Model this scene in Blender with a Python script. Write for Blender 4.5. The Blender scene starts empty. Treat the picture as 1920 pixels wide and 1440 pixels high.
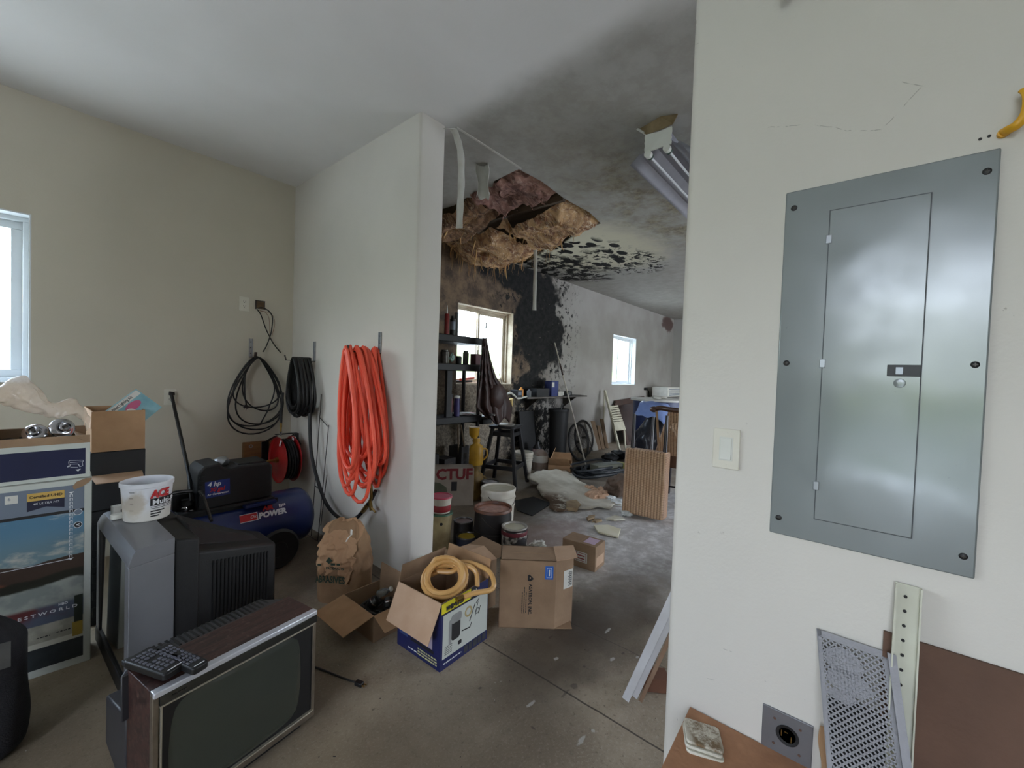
import bpy, bmesh, math, random
from mathutils import Vector, Matrix, Euler, noise
R = random.Random(7)
S = bpy.context.scene
COL = S.collection
PI = math.pi
# ---------------------------------------------------------------- camera
F_PX, YAW, PITCH, ROLL, EYE = 783.74, 0.8726, -0.025, 0.034, 1.43
cd = bpy.data.cameras.new('camera'); cam = bpy.data.objects.new('camera', cd); COL.objects.link(cam)
cd.sensor_width = 36.0; cd.lens = 36.0 * F_PX / 1920.0; cd.clip_start = 0.02; cd.clip_end = 200
fwd = Vector((math.sin(YAW) * math.cos(PITCH), math.cos(YAW) * math.cos(PITCH), math.sin(PITCH)))
_r = Vector((math.cos(YAW), -math.sin(YAW), 0)); _u = _r.cross(fwd)
RT = _r * math.cos(ROLL) + _u * math.sin(ROLL); UP = -_r * math.sin(ROLL) + _u * math.cos(ROLL)
EYEP = Vector((0, 0, EYE))
mw = Matrix((RT, UP, -fwd)).transposed().to_4x4(); mw.translation = EYEP
cam.matrix_world = mw
S.camera = cam
# ---------------------------------------------------------------- daylight outside the openings
S.view_settings.view_transform = 'Standard'; S.view_settings.look = 'None'
S.view_settings.gamma = 1.0; S.view_settings.use_curve_mapping = False
S.view_settings.exposure = EXPOSURE = 0.64
W = bpy.data.worlds.new('overcast_sky'); S.world = W; W.use_nodes = True
nt = W.node_tree; nt.nodes.clear()
def nd(nt, t, **k):
    n = nt.nodes.new(t)
    for a, b in k.items(): setattr(n, a, b)
    return n
o_ = nd(nt, 'ShaderNodeOutputWorld'); bg = nd(nt, 'ShaderNodeBackground'); bg.inputs[1].default_value = 8.0
tc = nd(nt, 'ShaderNodeTexCoord'); sx = nd(nt, 'ShaderNodeSeparateXYZ'); nt.links.new(tc.outputs['Generated'], sx.inputs[0])
rp = nd(nt, 'ShaderNodeValToRGB'); nt.links.new(sx.outputs[2], rp.inputs[0])
e = rp.color_ramp.elements; e[0].position = 0.0; e[0].color = (.16, .19, .12, 1); e[1].position = 1.0; e[1].color = (.74, .88, 1.14, 1)
for p, c in ((.045, (.22, .27, .18)), (.09, (.9, .97, 1.08)), (.35, (.80, .91, 1.15))):
    q = rp.color_ramp.elements.new(p); q.color = (*c, 1)
nt.links.new(rp.outputs[0], bg.inputs[0]); nt.links.new(bg.outputs[0], o_.inputs[0])
def portal(name, loc, direction, sx_, sy_):
    l = bpy.data.lights.new(name, 'AREA'); l.shape = 'RECTANGLE'; l.size = sx_; l.size_y = sy_
    l.cycles.is_portal = True
    o = bpy.data.objects.new(name, l); COL.objects.link(o); o.location = loc
    o.rotation_euler = Vector(direction).to_track_quat('-Z', 'Y').to_euler()
# daylight enters through the three windows of the long wall and two open roll-up doors
def sky_light(name, loc, direction, w, h, power, c=(.9, .96, 1.0)):
    l = bpy.data.lights.new(name, 'AREA'); l.shape = 'RECTANGLE'; l.size = w; l.size_y = h; l.energy = power; l.color = c
    o = bpy.data.objects.new(name, l); COL.objects.link(o); o.location = loc
    o.rotation_euler = Vector(direction).to_track_quat('-Z', 'Y').to_euler()
portal('portal_west_door', (-3.68, -.575, 1.52), (1, 0, 0), 2.65, 1.55)
portal('portal_window_front', (-1.216, 4.37, 1.8), (0, -1, 0), 2.57, 1.09)
portal('portal_window_middle', (4.36, 4.37, 1.8), (0, -1, 0), 1.15, 1.09)
portal('portal_window_far', (8.88, 4.37, 1.8), (0, -1, 0), 1.18, 1.09)
portal('portal_back_door', (8.2, -3.78, 1.25), (0, 1, 0), 5.6, 2.6)
# ---------------------------------------------------------------- materials
def lin(c):
    return tuple(((x / 255) / 12.92 if x / 255 <= .04045 else ((x / 255 + .055) / 1.055) ** 2.4) for x in c)
MATS = {}
def mat(name, rgb, rough=.6, rgb2=None, scale=8, amt=.5, metal=0, bump=0, bscale=60, detail=4, alpha=1, trans=0, emis=0, stretch=None, contrast=0, spec=.5, coat=0):
    """principled material whose colour wanders between rgb and rgb2 in object space"""
    if name in MATS: return MATS[name]
    m = bpy.data.materials.new(name); m.use_nodes = True; nt = m.node_tree
    b = nt.nodes['Principled BSDF']; L = nt.links.new
    b.inputs['Roughness'].default_value = rough; b.inputs['Metallic'].default_value = metal
    b.inputs['Specular IOR Level'].default_value = spec
    if coat: b.inputs['Coat Weight'].default_value = coat; b.inputs['Coat Roughness'].default_value = .1
    if alpha < 1: b.inputs['Alpha'].default_value = alpha
    if trans: b.inputs['Transmission Weight'].default_value = trans
    c1 = lin(rgb)
    c2 = lin(rgb2) if rgb2 else tuple(x * .82 for x in c1)
    tc = nd(nt, 'ShaderNodeTexCoord'); mp = nd(nt, 'ShaderNodeMapping'); L(tc.outputs['Object'], mp.inputs[0])
    if stretch: mp.inputs['Scale'].default_value = stretch
    nz = nd(nt, 'ShaderNodeTexNoise'); nz.inputs['Scale'].default_value = scale; nz.inputs['Detail'].default_value = detail
    L(mp.outputs[0], nz.inputs[0])
    r = nd(nt, 'ShaderNodeValToRGB'); L(nz.outputs[0], r.inputs[0])
    k = .28 * (1 - contrast) + .02
    r.color_ramp.elements[0].position = amt - k; r.color_ramp.elements[1].position = amt + k
    r.color_ramp.elements[0].color = (*c2, 1); r.color_ramp.elements[1].color = (*c1, 1)
    L(r.outputs[0], b.inputs['Base Color'])
    if bump:
        n2 = nd(nt, 'ShaderNodeTexNoise'); n2.inputs['Scale'].default_value = bscale; n2.inputs['Detail'].default_value = 3
        L(mp.outputs[0], n2.inputs[0])
        bp = nd(nt, 'ShaderNodeBump'); bp.inputs['Strength'].default_value = bump; bp.inputs['Distance'].default_value = .01
        L(n2.outputs[0], bp.inputs['Height']); L(bp.outputs[0], b.inputs['Normal'])
    if emis:
        b.inputs['Emission Color'].default_value = (*c1, 1); b.inputs['Emission Strength'].default_value = emis
    MATS[name] = m; m.diffuse_color = (*c1, 1)
    return m
class NG:
    """tiny helper to write node expressions"""
    def __init__(s, m): s.nt = m.node_tree; s.b = s.nt.nodes['Principled BSDF']; s.tc = nd(s.nt, 'ShaderNodeTexCoord'); s.P = s.tc.outputs['Object']; x = nd(s.nt, 'ShaderNodeSeparateXYZ'); s.L(s.P, x.inputs[0]); s.X, s.Y, s.Z = x.outputs
    def L(s, a, b): s.nt.links.new(a, b)
    def put(s, i, v):
        if hasattr(v, 'is_output') or isinstance(v, bpy.types.NodeSocket): s.L(v, i)
        else: i.default_value = v
    def math(s, op, a, b=0.0, c=None):
        n = nd(s.nt, 'ShaderNodeMath', operation=op); s.put(n.inputs[0], a); s.put(n.inputs[1], b)
        if c is not None: s.put(n.inputs[2], c)
        return n.outputs[0]
    def noise(s, scale, detail=4, rough=.5, vec=None, dist=0):
        n = nd(s.nt, 'ShaderNodeTexNoise'); n.inputs['Scale'].default_value = scale; n.inputs['Detail'].default_value = detail; n.inputs['Roughness'].default_value = rough; n.inputs['Distortion'].default_value = dist
        s.L(vec or s.P, n.inputs[0]); return n.outputs[0]
    def voro(s, scale, vec=None, feature='F1'):
        n = nd(s.nt, 'ShaderNodeTexVoronoi', feature=feature); n.inputs['Scale'].default_value = scale; s.L(vec or s.P, n.inputs[0]); return n.outputs[0]
    def step(s, v, a, b):      # smooth 0..1 between a and b
        n = nd(s.nt, 'ShaderNodeMapRange', interpolation_type='SMOOTHSTEP'); s.put(n.inputs[0], v); n.inputs[1].default_value = a; n.inputs[2].default_value = b; return n.outputs[0]
    def blob(s, cx, cy, rx, ry, ax='XY', soft=.5, wob=.25, ws=3.0):   # 1 inside an ellipse with a wobbling rim
        A = dict(X=s.X, Y=s.Y, Z=s.Z)
        u = s.math('DIVIDE', s.math('SUBTRACT', A[ax[0]], cx), rx); v = s.math('DIVIDE', s.math('SUBTRACT', A[ax[1]], cy), ry)
        d = s.math('SQRT', s.math('ADD', s.math('MULTIPLY', u, u), s.math('MULTIPLY', v, v)))
        d = s.math('ADD', d, s.math('MULTIPLY', s.math('SUBTRACT', s.noise(ws, 5, .6), .5), wob * 4))
        return s.step(d, 1 + soft / 2, 1 - soft / 2)
    def mix(s, f, a, b):
        n = nd(s.nt, 'ShaderNodeMix', data_type='RGBA'); s.put(n.inputs[0], f)
        for i, v in ((6, a), (7, b)):
            if isinstance(v, tuple): v = (*v[:3], 1)
            s.put(n.inputs[i], v)
        return n.outputs[2]
    def bump(s, h, st=.2, d=.01):
        n = nd(s.nt, 'ShaderNodeBump'); n.inputs['Strength'].default_value = st; n.inputs['Distance'].default_value = d; s.L(h, n.inputs['Height']); s.L(n.outputs[0], s.b.inputs['Normal'])
    def color(s, v): s.L(v, s.b.inputs['Base Color'])
def rawmat(name, rough=.7):
    m = bpy.data.materials.new(name); m.use_nodes = True; m.node_tree.nodes['Principled BSDF'].inputs['Roughness'].default_value = rough; MATS[name] = m
    return m, NG(m)
# ---------------------------------------------------------------- mesh building
class MB:
    def __init__(s): s.v = []; s.f = []; s.m = []; s.M = Matrix(); s.mi = 0; s.col = None; s.uv = None
    def at(s, M): s.M = M; return s
    def mm(s, i): s.mi = i; return s
    def add(s, vs, fs):
        b = len(s.v); s.v += [s.M @ Vector(v) for v in vs]; s.f += [tuple(b + i for i in f) for f in fs]; s.m += [s.mi] * len(fs); return s
    def hexa(s, p): return s.add(p, [(3, 2, 1, 0), (4, 5, 6, 7), (0, 1, 5, 4), (1, 2, 6, 5), (2, 3, 7, 6), (3, 0, 4, 7)])
    def box(s, x0, x1, y0, y1, z0, z1): return s.hexa([(x0, y0, z0), (x1, y0, z0), (x1, y1, z0), (x0, y1, z0), (x0, y0, z1), (x1, y0, z1), (x1, y1, z1), (x0, y1, z1)])
    def cbox(s, c, d): return s.box(c[0] - d[0] / 2, c[0] + d[0] / 2, c[1] - d[1] / 2, c[1] + d[1] / 2, c[2] - d[2] / 2, c[2] + d[2] / 2)
    def bar(s, p, q, w, t, up=(0, 0, 1)):
        p = Vector(p); q = Vector(q); d = (q - p).normalized(); a = d.cross(Vector(up))
        if a.length < 1e-4: a = d.cross(Vector((1, 0, 0)))
        a.normalize(); n = a.cross(d).normalized(); a = a * w / 2; n = n * t / 2
        return s.hexa([p - a - n, p + a - n, q + a - n, q - a - n, p - a + n, p + a + n, q + a + n, q - a + n])
    def prism(s, poly, h, axis='Z', o=0.0):
        """extrude a 2D outline by h along an axis, starting at o"""
        n = len(poly)
        def P(a, b, c): return {'Z': (a, b, c), 'Y': (a, c, b), 'X': (c, a, b)}[axis]
        vs = [P(a, b, o) for a, b in poly] + [P(a, b, o + h) for a, b in poly]
        fs = [tuple(range(n - 1, -1, -1)), tuple(range(n, 2 * n))] + [(i, (i + 1) % n, n + (i + 1) % n, n + i) for i in range(n)]
        return s.add(vs, fs)
    def cyl(s, p, q, r0, r1=None, n=16, caps=True):
        r1 = r0 if r1 is None else r1; p = Vector(p); q = Vector(q); d = (q - p).normalized()
        a = d.orthogonal().normalized(); b = d.cross(a)
        vs = []
        for c, r in ((p, r0), (q, r1)):
            for i in range(n): t = 2 * PI * i / n; vs.append(c + (a * math.cos(t) + b * math.sin(t)) * r)
        fs = [(i, (i + 1) % n, n + (i + 1) % n, n + i) for i in range(n)]
        if caps: fs += [tuple(range(n - 1, -1, -1)), tuple(range(n, 2 * n))]
        return s.add(vs, fs)
    def tube(s, pts, r, n=8, closed=False, flat=1.0):
        pts = [Vector(p) for p in pts]; m = len(pts); rr = r if isinstance(r, (list, tuple)) else [r] * m
        t0 = (pts[1] - pts[0]).normalized(); a = t0.orthogonal().normalized(); vs = []
        for i, p in enumerate(pts):
            if closed: t = (pts[(i + 1) % m] - pts[i - 1])
            else: t = pts[min(i + 1, m - 1)] - pts[max(i - 1, 0)]
            if t.length < 1e-9: t = t0.copy()
            t.normalize(); a = (a - t * a.dot(t))
            if a.length < 1e-6: a = t.orthogonal()
            a.normalize(); b = t.cross(a)
            for k in range(n): th = 2 * PI * k / n; vs.append(p + (a * math.cos(th) + b * math.sin(th) * flat) * rr[i])
        fs = []
        for i in range(m if closed else m - 1):
            j = (i + 1) % m
            for k in range(n): fs.append((i * n + k, i * n + (k + 1) % n, j * n + (k + 1) % n, j * n + k))
        if not closed: fs += [tuple(range(n - 1, -1, -1)), tuple(range((m - 1) * n, m * n))]
        return s.add(vs, fs)
    def lathe(s, prof, n=32, c=(0, 0, 0), sx=1, sy=1, cap0=False, cap1=False):
        vs = [(c[0] + r * math.cos(2 * PI * i / n) * sx, c[1] + r * math.sin(2 * PI * i / n) * sy, c[2] + z) for r, z in prof for i in range(n)]
        fs = [(j * n + i, j * n + (i + 1) % n, (j + 1) * n + (i + 1) % n, (j + 1) * n + i) for j in range(len(prof) - 1) for i in range(n)]
        if cap0: fs.append(tuple(range(n - 1, -1, -1)))
        if cap1: fs.append(tuple(range((len(prof) - 1) * n, len(prof) * n)))
        return s.add(vs, fs)
    def grid(s, nu, nv, fn, wrap=False):
        vs = [fn(i / (nu if wrap else nu - 1), j / (nv - 1)) for j in range(nv) for i in range(nu)]
        fs = [(j * nu + i, j * nu + (i + 1) % nu, (j + 1) * nu + (i + 1) % nu, (j + 1) * nu + i) for j in range(nv - 1) for i in range(nu if wrap else nu - 1)]
        return s.add(vs, fs)
    def lump(s, c, r, amp=.2, sc=3, seed=0, sub=3, sq=1.0):
        bm = bmesh.new(); bmesh.ops.create_icosphere(bm, subdivisions=sub, radius=1); bm.verts.ensure_lookup_table()
        vs = []
        for v in bm.verts:
            p = v.co; q = p * (1 + amp * noise.noise(p * sc + Vector((seed, seed * 1.7, 3))) + amp * .5 * noise.noise(p * sc * 2.7 + Vector((seed, 9, 3))))
            if sq != 1.0: q = Vector([math.copysign(abs(x) ** sq, x) for x in q])
            vs.append((c[0] + q.x * r[0], c[1] + q.y * r[1], c[2] + q.z * r[2]))
        fs = [tuple(v.index for v in f.verts) for f in bm.faces]; bm.free()
        return s.add(vs, fs)
def obj(name, mb, mats, parent=None, loc=(0, 0, 0), rot=(0, 0, 0), bevel=0, smooth=35, subsurf=0, solid=0):
    me = bpy.data.meshes.new(name); me.from_pydata([tuple(v) for v in mb.v], [], mb.f)
    if not isinstance(mats, (list, tuple)): mats = [mats]
    for m in mats: me.materials.append(m)
    me.polygons.foreach_set('material_index', mb.m)
    me.validate(); me.update()
    bm = bmesh.new(); bm.from_mesh(me); bmesh.ops.recalc_face_normals(bm, faces=bm.faces); bm.to_mesh(me); bm.free()
    if smooth:
        me.polygons.foreach_set('use_smooth', [True] * len(me.polygons)); me.set_sharp_from_angle(angle=math.radians(smooth))
    o = bpy.data.objects.new(name, me); COL.objects.link(o); o.location = loc; o.rotation_euler = rot
    if parent: o.parent = parent
    if solid: q = o.modifiers.new('thickness', 'SOLIDIFY'); q.thickness = solid; q.offset = 0
    if bevel: q = o.modifiers.new('bevel', 'BEVEL'); q.width = bevel; q.segments = 2; q.limit_method = 'ANGLE'; q.angle_limit = math.radians(40)
    if subsurf: q = o.modifiers.new('subsurf', 'SUBSURF'); q.levels = subsurf; q.render_levels = subsurf
    return o
def tag(o, label, cat=None, group=None, kind=None):
    if label: o['label'] = label
    if cat: o['category'] = cat
    if group: o['group'] = group
    if kind: o['kind'] = kind
    return o
def thing(name, label, cat, loc=(0, 0, 0), rz=0, group=None, rot=None):
    o = bpy.data.objects.new(name, None); COL.objects.link(o); o.empty_display_size = .05
    o.location = loc; o.rotation_euler = rot if rot else (0, 0, rz)
    return tag(o, label, cat, group)
def struct(name, mb, mats, label=None, **k):
    o = obj(name, mb, mats, **k); o['kind'] = 'structure'
    if label: o['label'] = label
    return o
def dup(root, loc=None, rz=None, label=None, rot=None):
    r = root.copy(); COL.objects.link(r)
    if loc is not None: r.location = loc
    if rz is not None: r.rotation_euler = (0, 0, rz)
    if rot is not None: r.rotation_euler = rot
    if label: r['label'] = label
    for ch in list(root.children):
        c = ch.copy(); COL.objects.link(c); c.parent = r
        for g in ch.children: d = g.copy(); COL.objects.link(d); d.parent = c
    return r
def face(o, x, y):
    """matrix whose XY plane is the face with origin o, x along x, y along y"""
    x = Vector(x).normalized(); y = Vector(y).normalized(); z = x.cross(y); m = Matrix((x, y, z)).transposed().to_4x4(); m.translation = Vector(o); return m
def text(body, size, m, parent, M, name='lettering', align='CENTER', bold=0, shear=0, sx=1.0, ext=.0006, lift=.0012):
    c = bpy.data.curves.new(name, 'FONT'); c.body = body; c.size = size; c.align_x = align; c.align_y = 'CENTER'; c.offset = bold; c.shear = shear; c.extrude = ext; c.resolution_u = 2
    t = bpy.data.objects.new(name, c); COL.objects.link(t); bpy.context.view_layer.update()
    me = bpy.data.meshes.new_from_object(t.evaluated_get(bpy.context.evaluated_depsgraph_get())); bpy.data.objects.remove(t)
    me.transform(M @ Matrix.Translation((0, 0, lift)) @ Matrix.Diagonal((sx, 1, 1, 1))); me.materials.clear(); me.materials.append(m)
    o = bpy.data.objects.new(name, me); COL.objects.link(o); o.parent = parent
    return o
def ray(x, y): return fwd + RT * (x - 960) / F_PX - UP * (y - 720) / F_PX
def at(x, y, X=None, Y=None, Z=None):
    """world point seen at a place of the photograph, on a known wall, floor or height"""
    d = ray(x, y)
    if X is not None: return EYEP + d * (X / d.x)
    if Y is not None: return EYEP + d * (Y / d.y)
    return EYEP + d * ((Z - EYE) / d.z)
def spline(pts, k=8):
    """smooth curve through the points"""
    P = [Vector(p) for p in pts]; P = [P[0] * 2 - P[1]] + P + [P[-1] * 2 - P[-2]]; out = []
    for i in range(1, len(P) - 2):
        for j in range(k):
            t = j / k; a, b, c, d = P[i - 1:i + 3]
            out.append(.5 * ((2 * b) + (c - a) * t + (2 * a - 5 * b + 4 * c - d) * t * t + (3 * b - a - 3 * c + d) * t ** 3))
    out.append(P[-2]); return out
def rrect(w, h, r, n=5, cx=0, cy=0):
    out = []
    for qx, qy, a0 in ((1, 1, 0), (-1, 1, 90), (-1, -1, 180), (1, -1, 270)):
        for i in range(n + 1): a = math.radians(a0 + 90 * i / n); out.append((cx + qx * (w / 2 - r) + r * math.cos(a), cy + qy * (h / 2 - r) + r * math.sin(a)))
    return out
# ================================================================ SETTING
H = 3.11; YL = 4.156; XP0, XP1, YP = 1.694, 1.905, 2.268; XR, YR = 1.34, .447; XF = 11.96
WEST, SOUTH = -3.5, -3.6
def wallpaint(name, base, stains=False):
    m, g = rawmat(name, .62)
    c = g.mix(g.step(g.noise(1.3, 5), .3, .7), lin(base), tuple(x * .93 for x in lin(base)))
    if stains:
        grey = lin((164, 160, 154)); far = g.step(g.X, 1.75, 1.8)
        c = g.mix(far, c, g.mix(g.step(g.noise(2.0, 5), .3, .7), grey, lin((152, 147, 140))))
        # brown water stain over and around the middle window
        br = g.math('MULTIPLY', g.step(g.X, 6.3, 5.2), g.step(g.math('ADD', g.Z, g.math('MULTIPLY', g.noise(3, 4), .8)), 1.0, 2.0))
        br = g.math('MULTIPLY', br, far)
        c = g.mix(g.math('MULTIPLY', br, .9), c, g.mix(g.step(g.noise(5, 6, .7), .35, .65), lin((128, 104, 78)), lin((66, 50, 38))))
        low = g.math('MULTIPLY', g.step(g.X, 5.9, 5.3), g.math('MULTIPLY', far, g.step(g.Z, 1.5, 1.1)))
        c = g.mix(g.math('MULTIPLY', low, .8), c, g.mix(g.step(g.noise(30, 6, .8), .4, .6), lin((150, 138, 118)), lin((88, 74, 58))))
        # black mould
        k1 = g.blob(5.62, 2.25, .72, .82, 'XZ', .25, .42, 2.6); k2 = g.blob(5.0, 2.95, .9, .28, 'XZ', .3, .3, 4)
        k3 = g.blob(5.45, 1.2, .5, .25, 'XZ', .3, .4, 6)
        k4 = g.math('MULTIPLY', g.blob(5.6, .45, .75, .75, 'XZ', .5, .25, 3), g.step(g.noise(9, 6, .7), .44, .5))
        k5 = g.math('MULTIPLY', g.blob(5.6, 2.3, 1.15, 1.3, 'XZ', .6, .25, 3), g.step(g.noise(11, 6, .7), .55, .6))
        k = g.math('MAXIMUM', g.math('MAXIMUM', k1, k2), g.math('MAXIMUM', k3, g.math('MAXIMUM', k4, k5)))
        k = g.math('MULTIPLY', k, g.step(g.noise(14, 5, .7), .26, .36))
        c = g.mix(k, c, g.mix(g.step(g.noise(12, 6, .7), .4, .6), lin((12, 12, 13)), lin((32, 31, 30))))
        # rusty run at the far corner
        c = g.mix(g.math('MULTIPLY', g.blob(11.5, 2.93, .42, .2, 'XZ', .4, .35, 5), .85), c, lin((74, 44, 38)))
    g.color(c); g.bump(g.noise(90, 3), .12, .004); g.b.inputs['Specular IOR Level'].default_value = .22
    return m
M_cream = wallpaint('cream_wall_paint', (214, 209, 200))
M_long = wallpaint('long_wall_paint', (206, 199, 182), True)
M_far = wallpaint('grey_wall_board', (182, 180, 176))
SCR = [(0.2314, 2.1362, 0.1338, 2.1091), (0.1338, 2.1091, 0.0557, 2.0658), (0.0557, 2.0658, -0.0073, 2.0468), (-0.0073, 2.0468, -0.0741, 2.1205), (-0.0389, 2.1447, -0.0758, 2.1210), (0.2719, 2.4797, 0.2566, 2.4862), (0.4436, 2.4655, 0.4029, 2.4493), (0.4414, 2.5607, 0.4390, 2.4665), (0.4506, 0.3341, 0.4339, 0.3436), (0.3225, 0.5381, 0.3003, 0.5412), (0.2829, 0.6457, 0.2407, 0.6447), (0.4105, 0.3827, 0.3980, 0.3607)]
def scuffed():
    m, g = rawmat('scuffed_wall_paint', .55)
    b = lin((214, 209, 200)); c = g.mix(g.step(g.noise(1.3, 5), .3, .7), b, tuple(x * .94 for x in b))
    s = g.math('MULTIPLY', g.step(g.noise(26, 6, .75), .68, .73), g.step(g.noise(3.5, 3), .52, .6))
    c = g.mix(g.math('MULTIPLY', s, .55), c, lin((120, 112, 96)))
    def seg(y0, z0, y1, z1, w=.0012, k=.5):
        L_ = math.hypot(y1 - y0, z1 - z0); ty, tz = (y1 - y0) / L_, (z1 - z0) / L_
        dy, dz = g.math('SUBTRACT', g.Y, y0), g.math('SUBTRACT', g.Z, z0)
        al = g.math('ADD', g.math('MULTIPLY', dy, ty), g.math('MULTIPLY', dz, tz)); ac = g.math('SUBTRACT', g.math('MULTIPLY', dz, ty), g.math('MULTIPLY', dy, tz)); ac = g.math('ADD', ac, g.math('MULTIPLY', g.math('SUBTRACT', g.noise(22, 3), .5), .012))
        m_ = g.math('MULTIPLY', g.step(g.math('ABSOLUTE', ac), w, w * .3), g.math('MULTIPLY', g.step(al, -.001, .002), g.step(al, L_ + .001, L_ - .002)))
        return g.math('MULTIPLY', g.math('MULTIPLY', m_, g.step(g.noise(70, 2), .4, .55)), k)
    for q_ in SCR: c = g.mix(seg(*q_), c, lin((112, 108, 98)))
    g.color(c); g.bump(g.noise(110, 3), .14, .004); return m
M_scuff = scuffed()
# ceiling: pale in front, shade painted in as grey behind the partition, plus mildew
def ceiling_mat():
    m, g = rawmat('ceiling_board', .75)
    c = g.mix(g.step(g.noise(1.1, 4), .3, .7), lin((232, 230, 228)), lin((222, 220, 217)))
    back = g.step(g.math('ADD', g.X, g.math('MULTIPLY', g.math('SUBTRACT', g.noise(2, 3), .5), .25)), 1.75, 2.02)  # soft edge of the shade put into the ceiling colour
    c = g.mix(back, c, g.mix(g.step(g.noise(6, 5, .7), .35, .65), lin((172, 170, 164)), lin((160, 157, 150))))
    mild = g.math('MULTIPLY', g.blob(4.1, 1.6, 1.5, .65, 'XY', 1.2, .3, 1.6), g.step(g.noise(3.2, 6, .65), .36, .66))
    c = g.mix(g.math('MULTIPLY', mild, .8), c, g.mix(g.step(g.noise(16, 6, .75), .42, .58), lin((150, 142, 116)), lin((112, 100, 78))))
    crm = g.blob(5.0, 2.9, 1.0, .9, 'XY', .6, .2, 2)
    c = g.mix(g.math('MULTIPLY', crm, .9), c, lin((206, 200, 176)))
    vec = nd(g.nt, 'ShaderNodeMapping'); vec.inputs['Scale'].default_value = (.8, 1.5, 1); g.L(g.P, vec.inputs[0])
    v = g.voro(4.6, vec.outputs[0])
    spots = g.math('MULTIPLY', g.step(g.math('ADD', v, g.math('MULTIPLY', g.noise(14, 4), .25)), .62, .56), g.step(g.noise(1.9, 3, .5), .4, .47))
    reg = g.blob(5.15, 3.0, .95, .62, 'XY', .25, .18, 2.5)
    rim = g.math('MULTIPLY', g.blob(5.5, 3.7, 1.1, .5, 'XY', .4, .3, 3), g.step(g.noise(7, 6, .7), .45, .5))
    sm = g.math('MULTIPLY', g.blob(5.7, 2.75, .8, .55, 'XY', .3, .2, 3), g.step(g.noise(13, 4, .6), .54, .57))
    k = g.math('MAXIMUM', g.math('MULTIPLY', spots, reg), g.math('MAXIMUM', rim, sm))
    c = g.mix(k, c, lin((16, 15, 14)))
    g.color(c); g.bump(g.noise(70, 4), .12, .004); g.b.inputs['Specular IOR Level'].default_value = .2; return m
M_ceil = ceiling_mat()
def floor_mat():
    m, g = rawmat('stained_concrete', .72)
    c = g.mix(g.step(g.noise(1.7, 6, .6), .35, .65), lin((172, 158, 138)), lin((138, 124, 106)))
    c = g.mix(g.math('MULTIPLY', g.step(g.noise(85, 5, .8), .5, .66), .5), c, lin((186, 176, 160)))
    c = g.mix(g.math('MULTIPLY', g.step(g.noise(45, 6, .85), .54, .66), .6), c, lin((84, 74, 62)))
    warm = g.step(g.X, 1.5, .6)
    c = g.mix(g.math('MULTIPLY', warm, .35), c, lin((148, 130, 98)))
    white = g.blob(3.9, 1.6, 1.5, .9, 'XY', .9, .25, 1.5)
    c = g.mix(g.math('MULTIPLY', white, .9), c, g.mix(g.step(g.noise(9, 6, .7), .4, .7), lin((176, 172, 168)), lin((222, 220, 217))))
    # oil darkened patches
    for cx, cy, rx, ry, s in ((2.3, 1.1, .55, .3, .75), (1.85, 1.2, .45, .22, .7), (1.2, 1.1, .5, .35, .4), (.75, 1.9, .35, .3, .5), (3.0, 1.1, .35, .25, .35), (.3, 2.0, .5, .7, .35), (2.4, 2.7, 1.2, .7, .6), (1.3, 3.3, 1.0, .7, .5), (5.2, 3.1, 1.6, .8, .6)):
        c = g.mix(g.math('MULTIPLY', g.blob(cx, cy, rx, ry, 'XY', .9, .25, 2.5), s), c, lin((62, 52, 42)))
    c = g.mix(g.math('MULTIPLY', g.blob(3.1, 2.1, .45, .25, 'XY', .8, .3, 4), .5), c, lin((140, 112, 104)))
    # paint flecks and little dark blots
    fl = g.math('MULTIPLY', g.step(g.noise(75, 3, .6), .71, .74), g.step(g.noise(4, 3), .5, .58))
    c = g.mix(fl, c, lin((205, 202, 194)))
    db = g.math('MULTIPLY', g.step(g.noise(48, 2, .5), .73, .75), g.step(g.noise(5, 2), .5, .55))
    c = g.mix(db, c, lin((38, 32, 28)))
    for cx, cy, rx, ry, wh in ((1.445, 1.045, 0.040, 0.012, 1), (1.436, 0.788, 0.045, 0.014, 1), (1.954, 0.914, 0.030, 0.014, 1), (2.159, 1.043, 0.050, 0.012, 1), (1.763, 1.126, 0.025, 0.014, 1), (2.057, 0.826, 0.015, 0.012, 1), (1.507, 0.776, 0.012, 0.012, 1), (1.663, 0.959, 0.028, 0.026, 0), (1.884, 1.246, 0.030, 0.012, 0), (2.034, 0.894, 0.022, 0.010, 0), (1.354, 0.962, 0.008, 0.020, 0), (1.808, 0.993, 0.012, 0.010, 0), (1.362, 1.271, 0.015, 0.010, 0), (0.974, 1.517, 0.012, 0.008, 0), (1.599, 0.967, 0.050, 0.010, 0)):
        c = g.mix(g.math('MULTIPLY', g.blob(cx, cy, rx * .62, ry * .62, 'XY', .5, .5, 60), .5 if wh else .5), c, lin((206, 204, 200)) if wh else lin((44, 36, 30)))
    wob = g.math('MULTIPLY', g.math('SUBTRACT', g.noise(7, 5), .5), .012)
    def joint(ax, v, w, s):
        d = g.math('ABSOLUTE', g.math('ADD', g.math('SUBTRACT', ax, v), wob)); return g.math('MULTIPLY', g.step(d, w, w * .4), s)
    j = g.math('MAXIMUM', joint(g.X, 1.607, .006, .85), g.math('MAXIMUM', joint(g.X, 2.075, .004, .5), joint(g.X, 2.7, .004, .0)))
    c = g.mix(j, c, lin((44, 38, 32)))
    g.color(c); g.bump(g.math('ADD', g.noise(50, 5, .7), g.noise(9, 4)), .22, .008)
    g.put(g.b.inputs['Roughness'], g.step(g.noise(3, 4), -.6, 1.1)); return m
M_floor = floor_mat()
struct('floor', MB().box(WEST - .3, XF + .3, SOUTH - .3, YL + .22, -.12, 0), M_floor)
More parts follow.
